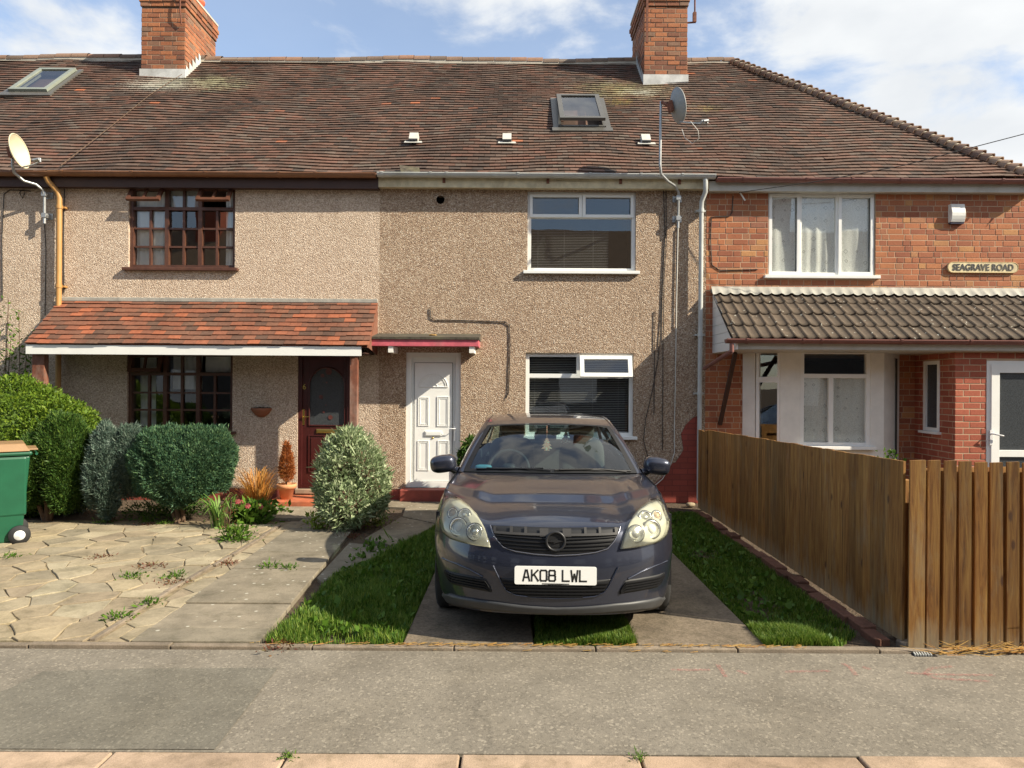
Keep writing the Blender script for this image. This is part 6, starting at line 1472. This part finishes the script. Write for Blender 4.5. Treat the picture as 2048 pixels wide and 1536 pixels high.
# shut line round the bonnet: a thin dark groove strip
b = MB()
for side in (sideR, sideL):
    pts = [p+Vector((0,0,.002)) for p in side[:-1]]; b.tube(pts, .0035, 4)
cb('bonnet_gap', b, M['black'])
for sgn in (-1, 1):                                    # seam between bumper and wing
    b = MB(); b.tube([lp(sgn*x, z, .0005) for x, z in ((.76,.700),(.80,.690),(.825,.68),(.843,.665),(.852,.65))], .003, 4); cb('bumper_gap', b, M['black'])
# underbody and wheel wells
b = MB(); b.box(-.72,.72,.35,4.2,.19,.26); b.box(-.84,-.60,.55,1.35,.30,.80); b.box(.60,.84,.55,1.35,.30,.80); b.box(-.84,-.60,3.25,4.05,.30,.80); b.box(.60,.84,3.25,4.05,.30,.80); b.box(-.70,.70,.32,1.3,.26,.74)
cb('underbody', b, M['black'])
# wheels
for (x, y) in ((-.755,.94),(.755,.94),(-.755,3.64),(.755,3.64)):
    s = 1 if x > 0 else -1; b = MB(); b.lathe([(.20,-.10),(.29,-.105),(.310,-.085),(.315,-.03),(.315,.03),(.310,.085),(.29,.105),(.21,.10)], (x, y, .315), (1,0,0), 40)
    wh = cb('wheel', b, M['blackrub']); b = MB(); ax = .095*s
    b.lathe([(.0,.075*s),(.04,.085*s),(.06,.07*s),(.17,.07*s),(.205,.095*s),(.215,.10*s),(.21,-.05*s)], (x, y, .315), (1,0,0), 40); cb('rim', b, M['galv'], wh)
# ---- front patches
def sp(pts):                                           # x-sorted curve
    pts = sorted(pts); return [p[0] for p in pts], [p[1] for p in pts]
def patch(mb, tp, bt, off, nx=24, nz=8, m=0, edge=0.012, mirror=False, dome=0):
    tx, tz = sp(tp); bx_, bz = sp(bt); x0, x1 = max(tx[0],bx_[0]), min(tx[-1],bx_[-1])
    def fn(u, v):
        x = x0+(x1-x0)*u; a, c = itp(x,bx_,bz), itp(x,tx,tz); z = a+(c-a)*v
        o = off
        if v <= 0 or v >= 1 or u <= 0 or u >= 1: o = -edge
        o += dome*max(0, (4*v*(1-v)))**.5*max(0, 4*u*(1-u))**.5
        q = lp(x, z, o); return q
    def us(t): return 0 if t == 0 else 1 if t == 1 else t
    nu, nv = nx+2, nz+2
    U = [0]+[k/nx*.999+.0005 for k in range(nx+1)]+[1]; Vv = [0]+[k/nz*.996+.002 for k in range(nz+1)]+[1]
    pts = [fn(u, v) for v in Vv for u in U]; w = len(U); fs = [(j*w+i, j*w+i+1, (j+1)*w+i+1, (j+1)*w+i) for j in range(len(Vv)-1) for i in range(w-1)]
    mb.add(pts, fs, m, True)
    if mirror: mb.add([(-p[0],p[1],p[2]) for p in pts], [f[::-1] for f in fs], m, True)
def mir(l): return l+[(-x, z) for x, z in l if abs(x) > .004]
# headlights
tp = cc_([(156,800),(160,730),(172,695),(205,659),(260,668),(330,718),(390,785),(430,850),(455,925),(471,980)]); bt = cc_([(156,800),(160,850),(178,893),(220,928),(300,955),(380,972),(471,982)])
tx0 = min(tp)[0]
tp[0] = (tx0, tp[0][1]); bt[0] = (tx0, tp[0][1]-.004); bt[-1] = (tp[-1][0], tp[-1][1]-.004)
def lensmat():
    t = MT('headlight_lens'); t.N.remove(t.b); tr = t.N.new('ShaderNodeBsdfTransparent'); tr.inputs[0].default_value = (.95,.95,.88,1)
    df = t.N.new('ShaderNodeBsdfDiffuse'); df.inputs[0].default_value = (.80,.80,.66,1); gl = t.N.new('ShaderNodeBsdfGlossy'); gl.inputs['Roughness'].default_value = .12
    a = t.N.new('ShaderNodeMixShader'); t.L.new(t.ramp(t.noise(9, 3), [(.3,.03),(.7,.12)]), a.inputs[0]); t.L.new(tr.outputs[0], a.inputs[1]); t.L.new(df.outputs[0], a.inputs[2])
    fr = t.N.new('ShaderNodeFresnel'); fr.inputs[0].default_value = 1.5; c = t.N.new('ShaderNodeMixShader'); t.L.new(t.math('MULTIPLY', fr.outputs[0], 1.5), c.inputs[0]); t.L.new(a.outputs[0], c.inputs[1]); t.L.new(gl.outputs[0], c.inputs[2]); t.L.new(c.outputs[0], t.out.inputs[0]); return t.m
M['lens'] = lensmat()
for sgn in (-1, 1):
    T = [(x*-sgn, z) for x, z in tp]; B = [(x*-sgn, z) for x, z in bt]
    b = MB(); patch(b, T, B, .004, 26, 14); hl = cb('headlight', b, M['headhaze'])
    for (px, py, r, kind) in ((262,848,64,'p'), (370,882,58,'d'), (222,762,36,'a'), (300,775,46,'r')):
        x, z = cpx(*crop(px, py)); x *= -sgn; r = r/3.339*4.85/F*.88; c = lp(x, z, .006); n = (lp(x,z,.02)-lp(x,z,0)).normalized(); n = (n+Vector((0,-1.2,0))).normalized(); b = MB()
        b.lathe([(r,-.004),(r*1.0,.012),(r*.9,.014),(r*.8,.004),(r*.55,-.001)], c, n, 28); cb('reflector', b, M['headsilver'], hl); b = MB(); b.tube([c+(n.cross(Vector((0,0,1))).normalized()*math.cos(q_)+n.cross(n.cross(Vector((0,0,1)))).normalized()*math.sin(q_))*(r+.004)+n*.004 for q_ in np.linspace(0, 2*math.pi, 25)], .0045, 6, caps=False); cb('bezel', b, M['lip'], hl)
        b = MB(); rr_ = r*(.55 if kind != 'a' else .7); b.lathe([(rr_,0),(rr_*.9,.008),(rr_*.6,.015),(rr_*.25,.0185),(0,.019)], c, n, 20); cb('bulb', b, M['plate'] if kind == 'p' else M['amber'] if kind == 'a' else M['headsilver'], hl)
    b = MB(); patch(b, T, B, .026, 26, 14, edge=-.001, dome=.008); cb('lens', b, M['lens'], hl)
# grille
gt = cc_([(470,838),(560,842),(700,847),(912,853)]); gb = cc_([(470,840),(490,890),(515,935),(560,985),(640,1012),(760,1030),(912,1040)])
gt[-1] = (0, gt[-1][1]); gb[-1] = (0, gb[-1][1]); gt[0] = (gb[0][0], gt[0][1])
b = MB(); patch(b, mir(gt), mir(gb), .003, 40, 8); gr_ = cb('grille', b, M['black'])  # black sheet on the closed body stands for the shaded opening
def slats(fr_list, tp, bt, off, th, m, shrink=.02):
    b = MB(); tx, tz = sp(mir(tp)) if tp[-1][0] == 0 else sp(tp); bx_, bz = sp(mir(bt)) if bt[-1][0] == 0 else sp(bt); x0, x1 = max(tx[0],bx_[0]), min(tx[-1],bx_[-1])
    return tx, tz, bx_, bz, x0, x1
tx, tz, bx_, bz, gx0, gx1 = slats(None, gt, gb, 0, 0, 0)
ztopg = gt[-1][1]; zbotg = gb[-1][1]; b = MB()
def zline(x, f):                                       # horizontal bars, V shaped with the opening
    return ztopg-(ztopg-zbotg)*f-.030*(1-min(1,abs(x)/.42))*f
for f in (.30,.44,.58,.72,.86):
    run = []
    for k in range(81):
        x = gx0+.015+(gx1-gx0-.03)*k/80; z = ztopg-(ztopg-zbotg)*f*.93
        z = z+.012*(abs(x)/.4)**1.5
        if itp(x,bx_,bz)+.008 < z < itp(x,tx,tz)-.006: run.append((x, z))
    if len(run) > 2:
        V = []
        for x, z in run: V += [lp(x,z+.004,.004), lp(x,z+.003,.015), lp(x,z-.003,.015), lp(x,z-.005,.004)]
        n = len(run); b.add(V, [(4*i+k, 4*i+k+1, 4*i+k+5, 4*i+k+4) for i in range(n-1) for k in range(3)], 0)
cb('slats', b, M['slatblack'], gr_)
b = MB()                                               # bare mounting rail across the top with tabs
M['railgrey'] = plain('bare_grey_rail', (.035,.033,.032), .6)
zr = ztopg-(ztopg-zbotg)*.27; V = []
xs_ = [gx0+.03+(gx1-gx0-.06)*k/40 for k in range(41)]
for x in xs_: z = zr+.004*(abs(x)/.4)**2; V += [lp(x,z+.009,.004), lp(x,z+.008,.018), lp(x,z-.006,.018), lp(x,z-.008,.004)]
b.add(V, [(4*i+k, 4*i+k+1, 4*i+k+5, 4*i+k+4) for i in range(40) for k in range(3)])
for px in (610, 706):
    x, _ = cpx(*crop(px, 880))
    for s in (x, -x):
        a = [lp(s-.008,ztopg-.006,.004), lp(s+.008,ztopg-.006,.004), lp(s+.008,zr,.004), lp(s-.008,zr,.004)]; c = [lp(s-.008,ztopg-.006,.018), lp(s+.008,ztopg-.006,.018), lp(s+.008,zr,.018), lp(s-.008,zr,.018)]
        b.add(a+c, [(4,5,6,7),(0,1,5,4),(1,2,6,5),(2,3,7,6),(3,0,4,7)])
xk, _ = cpx(*crop(800, 880)); 
for s in (-1, 1):
    for (xa, xb) in ((xk*s, (xk+.055)*s),):
        a = [lp(xa,ztopg-.010,.016), lp(xb,ztopg-.010,.016), lp(xb,zr-.010,.016), lp(xa,zr-.010,.016)]; b.add(a, [(0,1,2,3)])
    b.add([lp(gx0*-s*.94,ztopg-.008,.016), lp(gx0*-s*.90,ztopg-.008,.016), lp(gx0*-s*.90,zr,.016), lp(gx0*-s*.94,zr,.016)], [(0,1,2,3)])
cb('rail', b, M['railgrey'], gr_)
b = MB()                                               # bright edge round the opening
pts = [lp(x, z, .006) for x, z in sorted(mir(gb))]; dense = []
for a, c in zip(pts[:-1], pts[1:]):
    for k in range(4): dense.append(a+(c-a)*k/4)
b.tube(dense+[pts[-1]], .0045, 6); cb('grille_edge', b, plain('edge_trim', (.22,.22,.25), .25, metal=.8), gr_)
# emblem: dark ring with a lightning bolt
ex, ez = cpx(*crop(912, 944)); ex = 0; c = lp(0, ez, .02); b = MB()
b.lathe([(.0,.0),(.052,.0)], c, (0,-1,.05), 36, m=1); b.lathe([(.052,-.01),(.064,-.01),(.067,.004),(.062,.012),(.054,.012),(.050,.004),(.050,0)], c, (0,-1,.05), 40)
bolt = [(-.052,-.002),(-.008,-.004),(-.012,-.012),(.052,.004),(.010,.006),(.014,.015)]; bolt = [(x, z*1.15) for x, z in bolt]
b.prism([(x,0,z) for x, z in bolt], c+Vector((0,-.002,0)), c+Vector((0,-.009,0)), 0); cb('emblem', b, [plain('dull_emblem', (.03,.03,.032), .4, metal=.3), M['black']], gr_)
# number plate
pxa, pz0 = cpx(1032,1168); pxb, pz1 = cpx(1194,1130); pxc = (pxa+pxb)/2; pw, ph = .52, .115; pzc = (pz0+pz1)/2; yp = -.012; b = MB(); r = .012
rrp = [(pw/2-r+r*math.cos(a), ph/2-r+r*math.sin(a)) for a in np.linspace(0, math.pi/2, 5)]+[(-pw/2+r-r*math.sin(a), ph/2-r+r*math.cos(a)) for a in np.linspace(0, math.pi/2, 5)]+[(-pw/2+r-r*math.cos(a), -ph/2+r-r*math.sin(a)) for a in np.linspace(0, math.pi/2, 5)]+[(pw/2-r+r*math.sin(a), -ph/2+r-r*math.cos(a)) for a in np.linspace(0, math.pi/2, 5)]
b.prism([(x,0,z) for x, z in rrp], (0,yp+.008,pzc), (0,yp,pzc)); plate = cb('number_plate', b, M['plate'])
b = MB(); b.box(-.24,.24,yp+.009,.10,pzc-.05,pzc+.05); cb('plate_mount', b, M['black'], plate)
GL = {'A': [[(0,0),(.38,1),(.62,1),(1,0)],[(.17,.32),(.83,.32)]], 'K': [[(0,0),(0,1)],[(.95,1),(.06,.45)],[(.35,.62),(1,0)]], '0': [[(0,.12),(0,.88),(.14,1),(.86,1),(1,.88),(1,.12),(.86,0),(.14,0),(0,.12)]],
 '8': [[(.14,.53),(.04,.62),(.04,.9),(.16,1),(.84,1),(.96,.9),(.96,.62),(.86,.53),(.14,.53),(0,.42),(0,.12),(.14,0),(.86,0),(1,.12),(1,.42),(.86,.53)]], 'L': [[(0,1),(0,0),(1,0)]], 'W': [[(0,1),(.2,0),(.5,.66),(.8,0),(1,1)]]}
b = MB(); chw, chh, st = .040, .066, .0105; x = -.205
for ch in 'AK08 LWL':
    if ch == ' ': x += .032; continue
    for s_ in GL[ch]:
        for a, c in zip(s_[:-1], s_[1:]):
            A = Vector((x+a[0]*chw, yp-.0012, pzc-chh/2+a[1]*chh)); B = Vector((x+c[0]*chw, yp-.0012, pzc-chh/2+c[1]*chh)); d = (B-A).normalized()*st/2
            nn = Vector((-d.z, 0, d.x)); v = [A-d-nn, B+d-nn, B+d+nn, A-d+nn]; b.add(v+[(p.x,p.y+.001,p.z) for p in v], [(0,1,2,3),(0,4,5,1),(1,5,6,2),(2,6,7,3),(3,7,4,0)])
    x += chw+.0145
cb('plate_lettering', b, plain('plate_black', (.02,.02,.02), .4), plate)
# shade of the lower intake and side vents as black sheets; lip
lt = cc_([(530,1185),(560,1187),(640,1195),(912,1203)]); lb = cc_([(530,1187),(555,1235),(580,1275),(640,1302),(760,1318),(912,1326)]); lt[-1] = (0, lt[-1][1]); lb[-1] = (0, lb[-1][1])
b = MB(); patch(b, mir(lt), mir(lb), .003, 36, 6); li = cb('lower_intake', b, M['black'])
b = MB(); LT, LB = sp(mir(lt)), sp(mir(lb))
for f in (.18,.36,.54,.72,.88):
    run = [(x, lt[-1][1]-(lt[-1][1]-lb[-1][1])*f) for x in np.linspace(LT[0][0]+.01, LT[0][-1]-.01, 61)]; run = [(x, z) for x, z in run if itp(x, *LB)+.006 < z]
    V = []
    for x, z in run: V += [lp(x,z+.0045,.003), lp(x,z+.003,.013), lp(x,z-.003,.013), lp(x,z-.005,.003)]
    b.add(V, [(4*i+k, 4*i+k+1, 4*i+k+5, 4*i+k+4) for i in range(len(run)-1) for k in range(3)])
for x in np.linspace(-.2,.2,11): b.add([lp(x-.002,lb[-1][1]+.012,.006), lp(x+.002,lb[-1][1]+.012,.006), lp(x+.002,lb[-1][1]+.06,.006), lp(x-.002,lb[-1][1]+.06,.006)], [(0,1,2,3)])
cb('slats', b, M['slatblack'], li)
b = MB(); pts = [lp(x, z, .006) for x, z in sorted(mir(cc_([(488,1105),(520,1170),(550,1232),(580,1275),(640,1302),(760,1318),(905,1326)])))]; b.tube(pts, .006, 6); cb('intake_edge', b, M['paint'], li)
vt = cc_([(165,1130),(200,1143),(300,1165),(400,1183),(440,1190),(480,1270)]); vb = cc_([(165,1134),(205,1225),(300,1248),(400,1268),(450,1278),(480,1283)])
vt[0] = (vb[0][0], vt[0][1]); vt[-1] = (vb[-1][0], vt[-1][1])
for sgn in (-1, 1):
    T = [(x*-sgn, z) for x, z in vt]; B = [(x*-sgn, z) for x, z in vb]; b = MB(); patch(b, T, B, .003, 18, 6); vn = cb('side_vent', b, M['black']); b = MB()
    T, B = sp(T), sp(B)
    for f in (.2,.4,.6,.8):
        run = []
        for x in np.linspace(T[0][0]+.01, T[0][-1]-.012, 22): a, c = itp(x,*B), itp(x,*T); run.append((x, a+(c-a)*f))
        V = []
        for x, z in run: V += [lp(x,z+.005,.003), lp(x,z+.003,.014), lp(x,z-.003,.014), lp(x,z-.005,.003)]
        b.add(V, [(4*i+k, 4*i+k+1, 4*i+k+5, 4*i+k+4) for i in range(len(run)-1) for k in range(3)])
    cb('slats', b, M['slatblack'], vn)
    b = MB(); up_ = [lp(x, z, .004) for x, z in sorted([(x*-sgn, z) for x, z in cc_([(150,1055),(250,1095),(330,1130),(420,1180)])])]; b.tube(up_, .006, 6); cb('bumper_crease', b, M['paint'])
lt = cc_([(135,1262),(190,1290),(330,1322),(500,1345),(700,1372),(912,1386)]); lb = cc_([(135,1300),(190,1345),(330,1378),(500,1400),(700,1418),(912,1428)]); lt[-1] = (0, lt[-1][1]); lb[-1] = (0, lb[-1][1])
lb = [(x, max(z, .16)) for x, z in lb]
b = MB(); patch(b, mir(lt), mir(lb), .012, 50, 4); cb('bumper_lip', b, M['lip'])
# ---- windows
def gpatch(name, fn, nu, nv, mat='carglass'):
    b = MB(); b.grid(fn, nu, nv); return cb(name, b, M[mat])
def ws(u, v):
    s = -1+2*u; A = wbase(s*.955)+Vector((0,.03,.004)); B = wtop(s*.975)+Vector((0,-.015,-.004)); p = A+(B-A)*v; p.z += .03*math.sin(math.pi*v)*(1-s*s*.6); p.x *= 1; return p
wsn = gpatch('windscreen', ws, 24, 14)
b = MB()                                               # dark band round the glass
for (u0, u1, v0, v1) in ((0,1,0,.055),(0,1,.965,1),(0,.034,0,1),(.966,1,0,1)):
    n = 24; b.grid(lambda u, v: Vector(ws(u0+(u1-u0)*u, v0+(v1-v0)*v))+Vector((0,-.001,.0015)), n, 6)
cb('screen_band', b, M['black'], wsn)
def rw(u, v): s = -1+2*u; A = Vector((s*.66, 4.24-.05*s*s, 1.01)); B = Vector((s*.55, 3.60+.0*s, 1.352)); p = A+(B-A)*v; p.z += .02*math.sin(math.pi*v); return p
gpatch('rear_window', rw, 14, 6)
for sgn in (1, -1):
    for (ya, yb) in ((1.72,2.72),(2.80,3.58)):
        def sg_(u, v): y = ya+(yb-ya)*u; lo = Vector((.795,y,side_z(y)+.01)); hi = railp(y)+Vector((.012,0,-.03)); p = lo+(hi-lo)*v; return (p.x*sgn, p.y, p.z)
        gpatch('side_window', sg_, 10, 5, 'sideglass')
b = MB(); b.grid(lambda u, v: Vector(wbase(-1+2*u))+Vector((0,.0+.05*v,.001-.012*math.sin(math.pi*v))), 24, 3); cb('cowl', b, M['black'])
# wipers
b = MB()
def wpt(u, v, o=.018): return Vector(ws(u, v))+Vector((0,-o*.7,o*.7))
b.tube([wpt(.50,.02,.012), wpt(.40,.035), wpt(.14,.045)], .006, 6); b.tube([wpt(.08,.035,.012), wpt(.25,.04,.012), wpt(.46,.05,.014)], .008, 6); b.tube([wpt(.93,.01,.012), wpt(.78,.045), wpt(.70,.04), wpt(.55,.03)], .007, 6); b.tube([wpt(.52,.028,.014), wpt(.75,.035,.012), wpt(.96,.022,.012)], .008, 6)
cb('wipers', b, M['black'])
# mirrors
for sgn in (-1, 1):
    b = MB()
    def cut(p): 
        if p.y > .03: p.y = .03
        return p
    rot = Matrix.Rotation(R(8*sgn), 3, 'Y')
    b.sup((sgn*.935, 1.70, 1.015), (.115,.10,.078), .68, 18, 0, rot, cut)
    m_ = cb('door_mirror', b, M['paint']); b = MB(); b.tube([(sgn*.80,1.68,.955),(sgn*.85,1.69,.965),(sgn*.895,1.70,.985)], [.038,.03,.03], 10); b.build('mirror_foot', M['paint'], m_, raw=True)
    b = MB(); b.sup((sgn*.935, 1.735, 1.015), (.10,.006,.064), .6, 12, 0, rot); b.build('mirror_glass', M['chrome'], m_, raw=True)
# interior
b = MB(); b.grid(lambda u, v: ((-1+2*u)*.74, 1.62-.28*(1-(-1+2*u)**2)+.55*v, .955-.05*v*v+.008*math.sin(8*u)), 16, 5); b.box(-.74,.74,2.12,2.17,.5,.90); cb('dashboard', b, M['dash'])
b = MB(); b.box(-.76,.76,1.7,4.2,.30,.36); b.box(-.79,-.77,1.7,4.2,.36,.93); b.box(.77,.79,1.7,4.2,.36,.93); b.box(-.7,.7,3.72,4.2,.36,.88); cb('cabin_lining', b, M['dash'])
for x in (-.37,.37):
    b = MB(); b.sup((x,2.95,.83), (.24,.09,.33), .45, 14, rot=Matrix.Rotation(R(-14),3,'X')); b.sup((x,2.65,.48), (.25,.27,.09), .5, 10); st_ = cb('front_seat', b, M['seat'])
    b = MB(); b.sup((x,3.05,1.225), (.135,.055,.095), .5, 12); b.tube([(x-.05,3.03,1.1),(x-.05,3.05,1.2)], .008, 6); b.tube([(x+.05,3.03,1.1),(x+.05,3.05,1.2)], .008, 6); cb('headrest', b, M['seat'], st_)
b = MB(); b.sup((0,3.72,.80), (.66,.09,.26), .3, 14); b.sup((0,3.45,.47), (.66,.28,.09), .4, 12); rs_ = cb('rear_seat', b, M['seat'])
for x in (-.42,0,.42): b = MB(); b.sup((x,3.76,1.11), (.13,.045,.065), .5, 10); cb('headrest', b, M['seat'], rs_)
b = MB(); c = Vector((-.37,2.06,.93)); t = R(62); U = Vector((1,0,0)); V_ = Vector((0,math.cos(t),math.sin(t))); ring_ = [c+U*.185*math.cos(a)+V_*.185*math.sin(a) for a in np.linspace(0, 2*math.pi, 33)]; b.tube(ring_, .015, 8); b.bar(c-U*.18, c+U*.18, .04, .02); b.bar(c, c-V_*.17, .05, .02); b.sup(c, (.07,.05,.05), .6, 8); cb('steering_wheel', b, M['dash'])
b = MB(); b.sup((0.0,2.16,1.275), (.115,.02,.036), .5, 10); b.tube([(0,2.16,1.30),(0,2.12,1.345)], .01, 6); cb('rear_view_mirror', b, M['dash'])
# things inside the car
def wl(x, y, z): return Vector((CXW+x*CS+y*SN, CYW-x*SN+y*CS, z))
p = wl(-.62+.04,1.66,.985); bb = MB(); bb.sup(p, (.075,.04,.028), .6, 12); tag(bb.build('blue_sponge', M['bluebox']), 'small pale blue oval box on the dashboard behind the windscreen', 'box')
tree = [(0,1),(.16,.84),(.07,.84),(.26,.62),(.12,.62),(.36,.38),(.16,.38),(.42,.14),(.1,.14),(.1,.08),(.2,.08),(.2,0),(-.2,0),(-.2,.08),(-.1,.08),(-.1,.14),(-.42,.14),(-.16,.38),(-.36,.38),(-.12,.62),(-.26,.62),(-.07,.84),(-.16,.84)]
def freshmat(nm, ca, cb2):
    t = MT(nm); t.col(t.ramp(t.noise(45, 3), [(.35,ca),(.5,cb2),(.65,(.75,.75,.6))])).rough(.6); return t.m
for (x, y, z, mt, lbl) in ((-.02,1.93,1.115,freshmat('fresh_a',(.75,.9,.6),(.95,.35,.2)),'tree shaped air freshener in pale green and orange hanging behind the windscreen'), (.17,2.3,1.145,freshmat('fresh_b',(.20,.35,.30),(.35,.15,.12)),'darker tree shaped air freshener hanging deeper in the car, right of the pale one')):
    p = wl(x, y, z); s = .12; bb = MB(); pr = [(a*s, 0, c*s) for a, c in tree]
    # fan caps by triangles from the centre line
    n = len(pr); f_ = Vector((0,-.0015,0)); V = [p+Vector(q) for q in pr]+[p+Vector(q)+Vector((0,.002,0)) for q in pr]
    bb.add(V, [(i,(i+1)%n,(i+1)%n+n,i+n) for i in range(n)])
    for i in range(1, n//2+1): 
        j = n-i
        k = i+1
        if i < n//2: bb.add([V[i], V[k], V[n-k], V[n-i]], [(0,1,2,3)])
    bb.add([V[0], V[1], V[n-1]], [(0,1,2)]); bb.tube([p+Vector((0,0,s)), p+Vector((0,0,s+.11))], .0012, 4)
    tag(bb.build('air_freshener', mt), lbl, 'air freshener', 'air fresheners')

# ================================================================ ACROSS THE ROAD (row added out of view, for reflections and to cut low sky light)
def opposite(x0):
    op = thing('terraced_house', (x0, -9, 0), 'plain house added across the road out of view, reflected in the panes and cutting low sky light', 'house', 'houses across the road')
    b = MB(); b.box(-6.49+x0, 6.49+x0, -15, -9, 0, 5.9); b.build('wall', M['room'], op)
    b = MB(); b.add([(x0-6.49,-8.8,5.8),(x0+6.49,-8.8,5.8),(x0+6.49,-12,8.9),(x0-6.49,-12,8.9),(x0-6.49,-15.2,5.8),(x0+6.49,-15.2,5.8)], [(0,1,2,3),(3,2,5,4),(0,3,4),(1,5,2)]); b.build('roof', M['mortar_dark'], op)
    for x in (-5,-1.5,2.5):
        for z in (.9, 3.2): b = MB(); b.box(x0+x, x0+x+1.6, -8.99, -8.9, z, z+1.3); b.build('window', M['upvc'], op)
    b = MB(); b.box(x0-1.0,x0+.1,-12.3,-11.2,7.8,10.2); b.build('chimney', M['brick_dark'], op)
for k in range(-2, 3): opposite(-.5+13*k)
